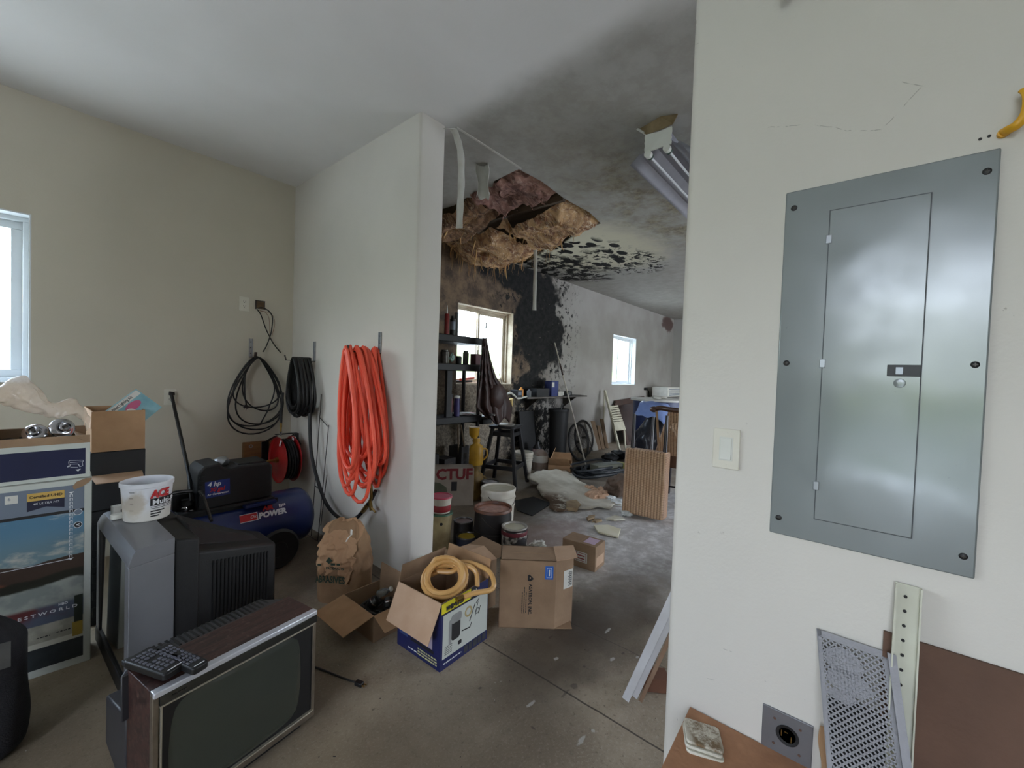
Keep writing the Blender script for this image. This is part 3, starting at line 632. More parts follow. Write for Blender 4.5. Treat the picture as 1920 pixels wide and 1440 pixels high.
# thin cord coil on the left wall
t = thing('extension_cord', 'thin black cord coiled on the left wall hook with a loose plug', 'cord', (1.38, YL, 1.5))
r_ = random.Random(3)
L0 = [(-.0, .70, .20, .0), (0, .60, .23, .02), (0, .60, .15, .03), (0, .35, .14, .06), (0, .53, .21, -.01), (0, .67, .205, -.03)]
P = loops(6, lambda i: (.005 - .002 * i, L0[i][1], L0[i][2], L0[i][3], -.03 - .012 * i), 40)
b = MB(); b.tube(P, .0062, 8); obj('cable', b, M_rubber, t)
b = MB(); b.tube(spline([(.0, -.06, .0), (-.09, -.07, -.12), (-.1, -.07, -.3), (-.085, -.07, -.42)], 8), .0062, 8); b.tube(spline([(.02, -.05, 0), (.14, -.06, -.25), (.1, -.06, -.45), (.03, -.06, -.6)], 8), .0062, 8); obj('loose_end', b, M_rubber, t)
b = MB(); b.prism([(-.012, 0), (.012, 0), (.018, -.03), (-.018, -.03)], .022, 'Y', -.011); b.box(-.01, -.007, -.002, .002, -.048, -.03); b.box(.007, .01, -.002, .002, -.048, -.03); obj('plug', b, M_black, t, loc=(-.083, -.07, -.42), rot=(0, .25, 0), bevel=.002)
# black air hose on the partition corner hook
t = thing('air_hose', 'black rubber air hose coiled on the hook by the corner', 'hose', (XP0 - .1, 3.685, 1.5))
r_ = random.Random(5)
def fn(i): return (.0, .40 + r_.random() * .17 if False else [.50, .42, .55, .38, .46, .52, .4, .56, .44, .5, .36, .47][i], [.15, .11, .17, .1, .14, .16, .12, .17, .13, .15, .09, .12][i], [0, .02, -.01, .04, .0, -.03, .03, -.01, .02, .0, .03, -.02][i], .06 - .013 * i)
P = [(dp, wv, z) for wv, dp, z in loops(12, fn, 26)]
b = MB(); b.tube(P, .0115, 8); obj('hose', b, M_rubber, t)
b = MB(); b.tube(spline([(-.12, .1, -.3), (-.12, .12, -.45), (-.12, .125, -.56)], 6), .011, 8); obj('hose_end', b, M_rubber, t)
b = MB(); b.cyl((-.12, .125, -.56), (-.12, .126, -.60), .010, n=6); b.cyl((-.12, .126, -.60), (-.12, .126, -.635), .008, n=8); obj('brass_coupler', b, M_brass, t)
b = MB(); b.cyl((-.12, .126, -.635), (-.12, .127, -.67), .011, .006, n=10); obj('nozzle', b, M_chrome, t)
# long black hose sweeping down to the orange one
t = thing('lead_hose', 'black hose sagging from the reel to the orange hose on the partition', 'hose', (XP0 - .06, 3.2, .4))
P = [at(582, 700, X=1.62), at(581, 790, X=1.6), at(584, 850, X=1.6), at(598, 908, X=1.6), at(614, 948, X=1.6), at(638, 972, X=1.61), at(662, 974, X=1.62), at(682, 957, X=1.64), at(697, 935, X=1.64), at(704, 920, X=1.64)]
b = MB(); b.tube([Vector(p) - t.location for p in spline(P, 8)], .0135, 10); obj('hose', b, M_rubber, t)
b = MB(); p, q = Vector(at(680, 959, X=1.638)) - t.location, Vector(at(690, 946, X=1.64)) - t.location; b.cyl(p, q, .017, n=6); obj('brass_coupler', b, M_brass, t)
# orange hose
M_orange = mat('orange_rubber', (252, 104, 78), .45, (232, 78, 54), 3, .35, bump=.1, bscale=60)
t = thing('orange_hose', 'long bright orange hose hanging in many loops on the partition hook', 'hose', (XP0 - .12, 2.668, 1.56))
rr = random.Random(11); NL = 22
DR = [rr.uniform(.8, 1.04) for _ in range(NL)]; DR[3] = .72; DR[6] = .66; DR[10] = .62; DR[14] = .7
HWs = [rr.uniform(.08, .185) for _ in range(NL)]; LE = [rr.uniform(-.15, .06) for _ in range(NL)]
def fn(i): return (.008 + .012 * math.sin(i * 2.1), DR[i], HWs[i], LE[i], .1 - .0115 * i + .012 * math.sin(i * 1.7))
P = [(dp, wv + (.02 * math.sin(k * .31)), z) for k, (wv, dp, z) in enumerate(loops(NL, fn, 24))]
b = MB(); b.tube(P, .0118, 8); obj('hose', b, M_orange, t)
b = MB(); b.tube(spline([(.05, .0, -.78), (.045, -.05, -1.0), (.05, -.03, -1.07)], 6), .011, 8); b.cyl((.05, -.03, -1.07), (.05, -.05, -1.13), .013, n=6); b.cyl((.05, -.05, -1.11), (.05, -.1, -1.13), .007, n=6); obj('brass_coupler', b, M_brass, t)

# ================================================================ hose reel on its board
t = thing('hose_reel', 'red hose reel with black hose on a wooden board beside the corner', 'hose reel', (1.45, YL, .6))
M_oak = mat('stained_board', (150, 108, 66), .6, (112, 76, 44), 4, stretch=(1, 1, 9), bump=.2)
wobj('mounting_board', MB().box(1.29, 1.66, YL - .04, YL - .001, .53, .745), M_oak, t, bevel=.003)
b = MB(); b.lathe([(.009, 0), (.016, .001), (.016, .003), (.009, .004), (.009, 0)], 20); b.v = [Vector((v.x + 1.345, YL - .042 - v.z, v.y + .71)) for v in b.v]; wobj('washer', b, M_steel, t)
M_reelred = mat('red_enamel', (172, 24, 30), .35, (140, 18, 24), 8, coat=.3)
RC = Vector((1.50, 3.87, .61))
def disc(x, r, th=.004):
    b = MB(); b.lathe([(0, -.004), (r * .35, -.004), (r * .4, 0), (r * .9, 0), (r * .95, -.008), (r, -.008), (r, -.003), (r * .94, th), (r * .4, th), (0, th)], 48); b.v = [Vector((x + v.z, RC.y + v.x, RC.z + v.y)) for v in b.v]; return b
wobj('side_disc', disc(1.48, .2), M_reelred, t); wobj('side_disc', disc(1.60, .2), M_reelred, t)
P = []
for k in range(24 * 12):
    a = 2 * PI * k / 24; lay = k // 96; f = (k % 96) / 96; x = 1.497 + (.09 * f if lay % 2 == 0 else .09 * (1 - f)); r = .13 + .019 * lay; P.append((x, RC.y + r * math.cos(a), RC.z + r * math.sin(a)))
b = MB(); b.tube(P, .010, 6); wobj('wound_hose', b, M_rubber, t)
b = MB(); b.cyl((1.40, RC.y, RC.z), (1.49, RC.y, RC.z), .011, n=10); b.cyl((1.36, RC.y - .005, RC.z - .01), (1.41, RC.y, RC.z), .014, n=6); b.cyl((1.455, RC.y, RC.z), (1.476, RC.y, RC.z), .026, n=6); wobj('brass_swivel', b, M_brass, t)
b = MB(); b.bar((1.46, YL - .05, .74), (1.46, RC.y, .82), .03, .006); b.bar((1.63, RC.y, .83), (1.63, YL - .05, .74), .03, .006); b.bar((1.46, RC.y + .02, .83), (1.64, RC.y + .02, .83), .03, .008); b.bar((1.46, YL - .042, .56), (1.46, YL - .042, .74), .008, .06); b.bar((1.63, RC.y, .83), (1.63, RC.y, .6), .006, .04, (1, 0, 0)); b.bar((1.62, RC.y + .02, .80), (1.66, RC.y, .72), .03, .03); wobj('guide_frame', b, M_black, t, bevel=.002)
b = MB(); b.bar((1.463, RC.y - .1, .79), (1.468, RC.y - .055, .74), .02, .004, (1, 0, 0)); wobj('bright_bracket', b, M_inkw, t, bevel=.001); b = MB(); b.box(1.59, 1.62, RC.y - .02, RC.y + .0, .77, .8); wobj('bright_bracket', b, M_inkw, t, bevel=.001)
# ================================================================ air compressor
M_tank = mat('blue_enamel_tank', (20, 42, 100), .35, (15, 32, 80), 5, coat=.3)
t = thing('air_compressor', 'blue tank air compressor with black motor shroud and wheels, by the left wall', 'air compressor', (1.05, 3.38, 0))
b = MB(); prof = [(-.0, 0)] + [(.2 * math.sin(a), -.42 - .1 * math.cos(a)) for a in [PI * .5 * k / 8 for k in range(9)]] + [(.2 * math.cos(a), .38 + .1 * math.sin(a)) for a in [PI * .5 * k / 8 for k in range(9)]]
prof = prof[1:]; b.lathe([(r, z) for r, z in prof], 48); b.v = [Vector((1.04 + v.z + .02, 3.38 + v.x, .27 + v.y)) for v in b.v]; wobj('tank', b, M_tank, t, smooth=50)
b = MB(); b.box(.66, 1.22, 3.24, 3.5, .455, .475); b.box(.62, 1.25, 3.26, 3.28, .43, .46); wobj('saddle', b, M_blackm, t, bevel=.003)
b = MB(); b.box(1.02, 1.22, 3.2, 3.36, .44, .462); wobj('deck_plate', b, M_tank, t, bevel=.002)
def shroud():
    y0, y1 = 3.26, 3.52
    b = MB(); b.prism([(.76, .465), (1.21, .48), (1.21, .70), (1.195, .725), (1.0, .73), (.94, .715), (.905, .735), (.89, .765), (.80, .755), (.775, .73), (.765, .70)], y1 - y0, 'Y', y0); return b
wobj('motor_shroud', shroud(), M_blackm, t, bevel=.012)
b = MB(); b.box(1.0, 1.185, 3.3, 3.5, .722, .738); wobj('shroud_tray', b, M_black, t, bevel=.004)
b = MB()
for i in range(7): b.box(.772, .80, 3.255, 3.262, .50 + i * .03, .512 + i * .03)
wobj('vent', b, M_black, t, smooth=0)
b = MB(); b.lump((.935, 3.42, .745), (.05, .05, .035), .2, 3, 2, 2); wobj('cylinder_head', b, M_steel, t)
FM = face(Vector((.805, 3.2595, .54)) - t.location, (1, 0, .03), (-.03, 0, 1))
M_bluel = mat('blue_label', (36, 54, 128), .4, (24, 34, 84), 3)
panel(t, FM, -.01, .2 - .055, -.012, .12, M_black, 'label_backing', .001); panel(t, FM, 0, .14, .004, .112, M_bluel, 'label', .002)
text('4 hp', .042, M_inkw, t, FM @ Matrix.Translation((.05, .09, .0022)), shear=.25, bold=.0012); text('30 gal', .036, M_red, t, FM @ Matrix.Translation((.065, .053, .0022)), shear=.25, bold=.001); text('Air Compressor', .018, M_inkw, t, FM @ Matrix.Translation((.07, .024, .0022)), shear=.25, bold=.0005)
# lettering on the tank
th = math.radians(28); n_ = Vector((0, -math.cos(th), math.sin(th)))
FM = face(Vector((1.12, 3.38, .27)) - t.location + n_ * .2, (1, 0, 0), (0, math.sin(th), math.cos(th)))
text('AIR', .042, M_red, t, FM @ Matrix.Translation((.05, .05, .001)), bold=.0025, shear=.15); text('POWER', .052, M_inkw, t, FM @ Matrix.Translation((.075, .005, .001)), bold=.003, shear=.15)
b = MB().at(FM)
for i in range(4): b.box(.125 + i * .012, .133 + i * .012, .036 + i * .003, .06, .001, .003)
obj('flag_emblem', b, M_inkw, t, smooth=0)
b = MB().at(FM)
for x0, x1, y0, y1 in ((-.13, -.02, .034, .038), (-.13, -.02, -.018, -.014), (-.024, -.02, -.018, .038)): b.box(x0, x1, y0, y1, .001, .0025)
obj('badge_border', b, M_inkw, t, smooth=0)
b = MB().at(FM); b.box(-.13, -.025, -.014, .034, .0006, .0015); obj('badge', b, M_red, t, smooth=0); text('Ok', .03, M_inkw, t, FM @ Matrix.Translation((-.05, .01, .001)), shear=.3)
b = MB(); b.tube(spline([(.74, 3.3, .60), (.66, 3.28, .61), (.58, 3.26, .60), (.52, 3.24, .585)], 6), .012, 10); wobj('handle', b, M_black, t)
b = MB(); b.tube([(.775, 3.27, .6), (.78, 3.2, .58), (.80, 3.12, .45), (.80, 3.1, .44)], .010, 8); wobj('belt_guard_tube', b, M_dsteel, t)
b = MB(); b.box(.65, .76, 3.33, 3.44, .475, .58); b.box(.69, .75, 3.3, 3.33, .50, .55); wobj('pressure_switch', b, M_blackm, t, bevel=.006)
for x, z in ((.70, .53), (.74, .50)):
    b = MB(); b.lathe([(0, 0), (.018, 0), (.018, .014), (.014, .016), (0, .016)], 20); b.v = [Vector((x + v.x, 3.3 - v.z, z + v.y - .04)) for v in b.v]; wobj('gauge', b, M_chrome, t)
for y in (2.98 + .12, 3.62):
    b = MB(); b.lathe([(.0, -.02), (.05, -.022), (.055, -.012), (.1, -.016), (.125, -.02), (.14, 0), (.125, .02), (.1, .016), (.055, .012), (.05, .022), (0, .02)], 36); b.v = [Vector((1.2 + v.x, y + v.z, .14 + v.y)) for v in b.v]; wobj('wheel', b, M_rubber, t)
b = MB(); b.cyl((1.2, 3.12, .14), (1.2, 3.6, .14), .012, n=10); wobj('axle', b, M_dsteel, t)
b = MB(); b.box(.62, .68, 3.28, 3.48, 0, .12); wobj('foot', b, M_black, t, bevel=.01)
# wire stake against the partition
t = thing('wire_stake', 'thin rusty wire stake frame standing between compressor and partition', 'stake', (1.655, 3.38, 0))
M_wire = mat('rusty_wire', (74, 68, 64), .6, (54, 46, 42), 30, metal=.5)
b = MB(); b.tube([(1.62, 3.52, .0), (1.68, 3.52, 1.2)], .0032, 6); b.tube([(1.61, 3.38, 0), (1.68, 3.38, .95)], .0032, 6); b.tube([(1.61, 3.335, .14), (1.65, 3.33, .55)], .0032, 6); b.tube([(1.645, 3.52, .42), (1.64, 3.38, .40), (1.635, 3.335, .36)], .0035, 6); b.tube([(1.67, 3.52, 1.0), (1.672, 3.38, .94)], .003, 6); wobj('wire_frame', b, M_wire, t)
# ================================================================ big silver television on the floor
def hex_pts(b, P): return b.hexa([Vector(p) for p in P])
t = thing('television', 'big silver and black tube television facing left, white tub on top', 'television', (.6, 2.58, 0))
fn_, ff = (.300, 2.245), (.272, 2.945)      # front face foot points near and far
bn, bf = (.459, 2.30), (.44, 2.90)
def lerp2(a, c, k): return (a[0] + (c[0] - a[0]) * k, a[1] + (c[1] - a[1]) * k)
# side cheeks, top and bottom of the bezel: a frame with a bevelled top front edge
def ring_prism(b, near, far, prof):
    """profile points (depth 0..1 from front to back, z) stretched from the near side to the far side"""
    A = [(*lerp2(near[0], near[1], k), z) for k, z in prof]; B = [(*lerp2(far[0], far[1], k), z) for k, z in prof]; n = len(prof)
    b.add(A + B, [tuple(range(n)), tuple(range(2 * n - 1, n - 1, -1))] + [(i, n + i, n + (i + 1) % n, (i + 1) % n) for i in range(n)])
N, Fr = (fn_, bn), (ff, bf)
b = MB(); ring_prism(b, N, Fr, [(0, .585), (.0, .60), (.07, .632), (.14, .648), (.22, .653), (1, .655), (1, .585)]); wobj('bezel_top', b, M_silver, t, bevel=.002, smooth=25)
n2 = (lerp2(fn_, ff, .10), lerp2(bn, bf, .04)); f2 = (lerp2(fn_, ff, .90), lerp2(bn, bf, .96))
b = MB(); ring_prism(b, N, n2, [(0, .02), (0, .585), (1, .585), (1, .02)]); wobj('bezel_side', b, M_silver, t, bevel=.003)
b = MB(); ring_prism(b, f2, Fr, [(0, .02), (0, .585), (1, .585), (1, .02)]); wobj('bezel_side', b, M_silver, t, bevel=.003)
b = MB(); ring_prism(b, N, Fr, [(-.02, .0), (-.02, .075), (1, .075), (1, .0)]); wobj('bezel_bottom', b, M_black, t, bevel=.004)
m, g = rawmat('dark_screen_glass', .06); g.color(g.mix(g.step(g.noise(3, 2), .3, .7), lin((22, 25, 24)), lin((28, 31, 30)))); g.b.inputs['Coat Weight'].default_value = .6; g.b.inputs['Specular IOR Level'].default_value = .9
M_glassd = m
b = MB(); p, q = lerp2(fn_, ff, .10), lerp2(fn_, ff, .90); hex_pts(b, [(p[0] + .006, p[1], .075), (q[0] + .006, q[1], .075), (q[0] + .03, q[1], .075), (p[0] + .03, p[1], .075), (p[0] + .012, p[1], .585), (q[0] + .012, q[1], .585), (q[0] + .03, q[1], .585), (p[0] + .03, p[1], .585)]); wobj('screen', b, M_glassd, t)
b = MB()
for k in range(4): p = Vector((.322 + .012 * k * 0, 2.93 - .018 * k, .642)); b.box(p.x, p.x + .018, p.y, p.y + .008, p.z - .006, p.z + .0045)
wobj('button_row', b, M_inkw, t)
# black back: step, neck hump and tapered housing
b = MB(); hex_pts(b, [(bn[0], bn[1] + .012, .03), (.56, 2.33, .03), (.56, 2.87, .03), (bf[0], bf[1] - .012, .03), (bn[0], bn[1] + .012, .64), (.56, 2.335, .615), (.56, 2.865, .615), (bf[0], bf[1] - .012, .64)]); wobj('back_collar', b, M_blackm, t, bevel=.01)
b = MB(); hex_pts(b, [(.54, 2.335, .03), (.945, 2.475, .08), (.945, 2.72, .08), (.54, 2.86, .03), (.54, 2.335, .555), (.945, 2.475, .44), (.945, 2.72, .44), (.54, 2.86, .555)]); wobj('back_housing', b, M_blackm, t, bevel=.014)
b = MB(); ring = [(.54, 2.44, .55), (.9, 2.53, .445), (.9, 2.66, .445), (.54, 2.80, .55), (.545, 2.5, .635), (.85, 2.57, .48), (.85, 2.63, .48), (.545, 2.72, .635)]; hex_pts(b, ring); wobj('neck_hump', b, M_blackm, t, bevel=.012)
b = MB()
for i in range(16):
    k = .2 + i * .045; p = lerp2((.54, 2.335), (.945, 2.475), k); z0, z1 = .13, .50 - .1 * k; b.bar((p[0], p[1] - .002, z0), (p[0], p[1] - .002, z1), .006, .006, (0, 1, 0))
wobj('vent_rib', b, M_black, t, smooth=0)
# ---------------------------------------------------------------- white tub and bits on the television
m, g = rawmat('milky_tub_plastic', .45)
c = g.mix(g.math('MULTIPLY', g.blob(-.07, .09, .03, .06, 'XZ', .6, .3, 20), .7), lin((214, 216, 220)), lin((168, 152, 124)))
c = g.mix(g.math('MULTIPLY', g.step(g.Z, .1, .02), .5), c, lin((206, 196, 172))); g.color(c); g.b.inputs['Subsurface Weight'].default_value = .0
M_tub = m
t = thing('plastic_tub', 'white mixing tub with red and black lettering standing on the silver television', 'tub', (.427, 2.70, .655), .22)
b = MB(); b.lathe([(0, 0), (.085, 0), (.089, .004), (.099, .16), (.099, .164), (.1045, .166), (.105, .185), (.1, .187), (.098, .184), (.096, .165), (.086, .01), (0, .008)], 56); obj('tub_body', b, M_tub, t, smooth=40)
b = MB(); b.lathe([(0, .10), (.091, .10), (.0915, .102), (0, .103)], 40); obj('dried_residue', b, mat('grey_residue', (178, 178, 184), .6, (150, 150, 158), 14), t)
def wrap_text(body, size, mt, r, a0, z, t, **k):
    """lettering bent round a tub: a0 is the middle angle"""
    o = text(body, size, mt, t, Matrix(), **k)
    for v in o.data.vertices:
        a = a0 + v.co.x / r; rr = r(v.co.y) if callable(r) else r + v.co.z; v.co = Vector((rr * math.cos(a), rr * math.sin(a), z + v.co.y))
    return o
def tub_r(z): return .089 + .010 * (z / .16)
A0 = math.radians(-104)
wrap_text('ACE', .050, M_red, .1, A0, .132, t, bold=.0032, shear=.14, sx=.82, align='LEFT')
b = MB(); n = 14
def patch(a0, a1, z0, z1, dr=.0016):
    vs = []; fs = []
    for i in range(n + 1):
        a = a0 + (a1 - a0) * i / n
        for z in (z0, z1): r = tub_r(z) + dr; vs.append((r * math.cos(a), r * math.sin(a), z))
    for i in range(n): fs.append((2 * i, 2 * i + 2, 2 * i + 3, 2 * i + 1))
    return MB().add(vs, fs)
obj('black_band', patch(A0 - .02, A0 + 1.35, .076, .112), M_ink, t)
wrap_text('Multi-P', .035, M_inkw, .1012, A0 + .05, .0935, t, bold=.0007, sx=1.02, align='LEFT', lift=.0012)
for z, w_ in ((.069, 1.25), (.061, 1.3)): obj('small_print', patch(A0, A0 + w_, z, z + .0026), M_ink, t)
for z, w_ in ((.046, .62), (.034, .45), (.022, .38)): obj('bold_print', patch(A0, A0 + w_, z, z + .0065), M_ink, t)
for i, z in enumerate((.15, .146, .12, .09, .06)): obj('level_mark', patch(A0 - .86 + .03 * (i % 2), A0 - .62 - .06 * (i > 1), z, z + .0018), M_ink, t)
t = thing('small_carton', 'small white carton with a ring drawing behind the tub on the silver television', 'carton', (.345, 2.845, .655), .2)
obj('carton_body', MB().box(-.03, .03, -.02, .02, 0, .045), M_paper, t, bevel=.002); b = MB(); b.lathe([(.008, 0), (.014, 0), (.014, .001), (.008, .001)], 20); obj('ring_drawing', b, M_ink, t, loc=(.01, -.0205, .02), rot=(PI / 2, 0, 0))
t = thing('white_adapter', 'white plastic adapter block left of the tub on the silver television', 'adapter', (.335, 2.765, .655), .25)
obj('adapter_body', MB().prism(rrect(.07, .045, .018), .024), M_white, t, bevel=.005)
# ================================================================ wood-cased television in front
m, g = rawmat('dark_walnut_veneer', .42)
mpn = nd(g.nt, 'ShaderNodeMapping'); mpn.inputs['Scale'].default_value = (1.2, 14, 14); g.L(g.P, mpn.inputs[0])
c = g.mix(g.step(g.noise(2.6, 7, .65, mpn.outputs[0], 1.2), .38, .62), lin((70, 45, 40)), lin((38, 25, 23)))
c = g.mix(g.math('MULTIPLY', g.step(g.noise(50, 4), .55, .7), .2), c, lin((140, 116, 104))); g.color(c); M_walnut = m
TA = math.atan2(.087, .514)
t = thing('television', 'old wood-cased television with silver trim, remotes lying on top', 'television', (.261, 1.553, 0), TA)
w, h, d = .525, .46, .18
obj('cabinet', MB().box(0, w, .012, d, .03, h - .001), M_walnut, t, bevel=.002)
b = MB(); b.box(.04, w - .04, .02, .3, 0, .032); obj('base', b, M_black, t)
obj('front_frame', MB().box(0, .016, -.006, .014, .03, h).box(w - .012, w, -.006, .014, .03, h).box(.016, w - .012, -.006, .014, .03, .052), mat('aged_aluminium', (150, 140, 126), .35, (120, 110, 98), 20, metal=.8), t, bevel=.002)
obj('silver_trim', MB().box(0, w, -.014, .014, h - .016, h + .001), mat('bright_trim', (214, 216, 222), .3, (196, 198, 206), 10, metal=.5), t, bevel=.003)
obj('black_band', MB().box(.016, w, -.012, .012, h - .046, h - .016), M_glassd, t, bevel=.001)
fine_print(t, face((0, -.0122, 0), (1, 0, 0), (0, 0, 1)), .045, h - .031, .04, .004, M_dsteel, 5)
obj('thin_trim', MB().box(.016, w - .006, -.013, .004, h - .052, h - .047).box(.018, .022, -.013, .004, .06, h - .052).box(.016, w - .006, -.012, .004, .056, .06), mat('pale_trim', (176, 168, 150), .4, (150, 142, 126), 12, metal=.6), t, bevel=.0008)
obj('screen_surround', MB().box(.022, w - .012, .0, .012, .06, h - .052), M_black, t)
def scr(u, v):
    x = .052 + u * .405; z = .074 + v * .325; du, dv = abs(2 * u - 1), abs(2 * v - 1)
    k = (1 - du ** 6) * (1 - dv ** 6); x += (0.012 * (2 * u - 1)) * (1 - dv ** 2); z += .010 * (2 * v - 1) * (1 - du ** 2)
    return (x, .001 - .011 * (1 - .6 * du * du - .5 * dv * dv) * min(1, k * 5), z)
M_crt = mat('grey_green_tube', (52, 57, 50), .14, (48, 53, 47), 4, coat=.5)
obj('picture_tube', MB().grid(30, 24, scr), M_crt, t, smooth=60)
M_rear = mat('grey_plastic_rear', (52, 52, 56), .4, (42, 42, 46), 7, spec=.6)
b = MB(); b.hexa([(-.004, .178, .05), (w + .004, .178, .05), (w - .03, .36, .14), (-.0, .36, .14), (-.004, .178, .31), (w + .004, .178, .31), (w - .03, .36, .30), (.0, .36, .30)]); obj('rear_housing', b, M_rear, t, bevel=.006)
b = MB(); b.hexa([(-.02, .165, .305), (w - .01, .178, .305), (w - .06, .31, .305), (.03, .31, .305), (-.02, .172, .452), (w - .01, .178, .456), (w - .08, .27, .452), (.045, .27, .445)]); obj('rear_top', b, M_rear, t, bevel=.006)
b = MB()
for i in range(22): b.box(.07 + i * .018, .078 + i * .018, .195, .262, .4505, .4545)
obj('vent_slot', b, M_black, t, smooth=0)
def remote(label, P, h, group):
    p = [Vector(q) for q in P]; c = sum(p, Vector()) / 4; ex = (p[1] - p[0]).normalized(); t = thing('remote_control', label, 'remote control', (c.x, c.y, c.z - h / 2), math.atan2(ex.y, ex.x), group)
    L = ((p[1] - p[0]).length + (p[2] - p[3]).length) / 2; Wd = ((p[3] - p[0]).length + (p[2] - p[1]).length) / 2
    obj('remote_body', MB().prism(rrect(L, Wd, .012), h), M_black, t, bevel=.004)
    for i in range(8):
        for j in range(4):
            if i in (3,) and j in (1, 2): continue
            x = -L * .36 + i * L * .095; y = -Wd * .31 + j * Wd * .2
            obj('button', MB().box(x - L * .03, x + L * .03, y - Wd * .06, y + Wd * .06, h - .001, h + .0028), mat('worn_button', (96, 96, 106), .4, (70, 70, 80), 30), t, bevel=.0008)
    obj('silver_line', MB().box(L * .44, L * .455, -Wd * .3, Wd * .3, h, h + .0008), M_inkw, t, smooth=0)
Z_ = .484
remote('black remote control nearest the corner, on the wood-cased television', [at(243, 1247, Z=Z_), at(318, 1273, Z=Z_), at(345, 1243, Z=Z_), at(273, 1213, Z=Z_)], .022, 'remote controls on the wood-cased television')
remote('black remote control lying behind, across the walnut top', [at(288, 1228, Z=Z_), at(362, 1262, Z=Z_), at(388, 1247, Z=Z_), at(318, 1206, Z=Z_)], .022, 'remote controls on the wood-cased television')
t = thing('cable_box', 'flat black box peeking out from under the remote controls', 'box', at(262, 1248, Z=.462), TA)
obj('box_body', MB().box(-.03, .03, -.0, .05, 0, .016), M_blackm, t, bevel=.003)
# loose mains cord with plug on the floor
t = thing('power_cord', 'thin black cord with plug lying on the floor beside the wood-cased television', 'cord', at(640, 1268, Z=0.005))
P = [at(x, y, Z=.006) for x, y in ((585, 1249), (600, 1254), (620, 1262), (640, 1270), (660, 1277), (668, 1279))]
b = MB(); b.tube([Vector(p) - t.location for p in spline(P, 6)], .0042, 8); obj('cable', b, M_rubber, t)
p, q = Vector(at(667, 1279, Z=.011)), Vector(at(680, 1284, Z=.011)); b = MB(); b.bar(p, q, .024, .018); wobj('plug', b, M_black, t, bevel=.004)
b = MB(); d_ = (q - p).normalized(); s_ = Vector((-d_.y, d_.x, 0)); 
for k in (-1, 1): b.bar(q + s_ * .006 * k, q + s_ * .006 * k + d_ * .016, .002, .006)
wobj('prong', b, M_brass, t)
# black upholstered thing at the left edge
t = thing('black_bag', 'rounded black fabric bag standing on the floor at the left edge', 'bag', (-.13, 2.36, 0))
def bagf(u, v):
    a = 2 * PI * u; z = v * .52; r = 1 - .0 * v; k = math.copysign(abs(math.cos(a)) ** .6, math.cos(a)), math.copysign(abs(math.sin(a)) ** .6, math.sin(a))
    s_ = min(1, (1.02 - v) * 4) ** .5 * min(1, (v + .06) * 9) ** .4 * (1 + .04 * math.sin(v * 5)); n = 1 + .05 * noise.noise(Vector((k[0] * 2, k[1] * 2, z * 6)))
    return (.165 * k[0] * s_ * n, .12 * k[1] * s_ * n, z)
M_fabric = mat('black_fabric', (34, 33, 37), .9, (24, 24, 27), 30, bump=.3, bscale=250)
obj('bag_body', MB().grid(48, 30, bagf, True), M_fabric, t, subsurf=1)
b = MB(); b.tube(spline([(-.08, -.02, .47), (-.04, -.03, .56), (.04, -.03, .56), (.08, -.02, .47)], 8), .013, 10); obj('carry_handle', b, M_fabric, t)
panel(t, face((0, -.122, 0), (1, 0, 0), (0, 0, 1)), .02, .125, .35, .44, mat('grey_label', (76, 75, 72), .6, (58, 57, 55), 20), 'label_patch', .006, .004)
# ================================================================ paper sack
M_sack = mat('brown_sack_paper', (152, 120, 88), .85, (120, 90, 62), 6, bump=.5, bscale=26); M_sackl = mat('light_sack_paper', (176, 140, 106), .85, (150, 112, 80), 7, bump=.5, bscale=20); M_green = mat('green_ink', (38, 56, 40), .7, (30, 44, 32), 20)
t = thing('paper_sack', 'crumpled brown paper sack marked ABRASIVES standing by the partition', 'sack', (1.338, 2.435, 0), math.radians(-58.4))
def sack(u, v):
    a = 2 * PI * u; e_ = .5; cx = math.copysign(abs(math.cos(a)) ** e_, math.cos(a)); sy = math.copysign(abs(math.sin(a)) ** e_, math.sin(a))
    z = .30 * v / .68 if v < .68 else .30 + .19 * (v - .68) / .32
    k = 1 if v < .68 else (1 - (v - .68) / .32) ** .42
    bulge = 1 + .07 * math.sin(PI * min(1, v * 1.35)); p = Vector((cx, sy, z * 5))
    n = 1 + .05 * noise.noise(p * 1.3 + Vector((4, 0, 0))) + (.10 * noise.noise(p * 2.9) + .05 * noise.noise(p * 6.5) if v > .42 else .03 * noise.noise(p * 3))
    return (.142 * cx * bulge * n * (.28 + .72 * k), .105 * sy * bulge * n * k + .015 * (v > .68) * (v - .68), z + (.012 * noise.noise(p * 2.2) if v > .5 else 0))
obj('sack_body', MB().grid(72, 60, sack, True), M_sack, t, subsurf=1, smooth=60)
def fl(u, v):
    x = (-.125 + .25 * u) * (1 - .25 * v * v); y = -.102 - .03 * math.sin(PI * v) - .012 * v; z = .455 - v * .27 + .04 * math.sin(PI * u) - .05 * u * v
    y += .05 * (1 - v) ** 2 * 2; n = noise.noise(Vector((u * 5, v * 6, 2))) * .022 + noise.noise(Vector((u * 11, v * 12, 5))) * .011
    return (x + n, y + n * 1.5, z + n)
obj('folded_top', MB().grid(40, 40, fl), M_sackl, t, solid=.002, subsurf=1, smooth=60)
b = MB(); P = [(.085, -.09, .46), (.098, -.115, .44), (.086, -.125, .425), (.078, -.12, .415), (.072, -.128, .40)]; 
for p_, q_ in zip(P, P[1:]): b.bar(p_, q_, .004, .012, (0, 1, 0))
obj('torn_white_edge', b, M_paper, t)
SM = face((0, -.152, 0), (1, 0, .06), (-.06, 0, 1))
o = text('ABRASIVES', .056, M_green, t, SM @ Matrix.Translation((-.004, .175, .0)), bold=.0016, sx=.72)
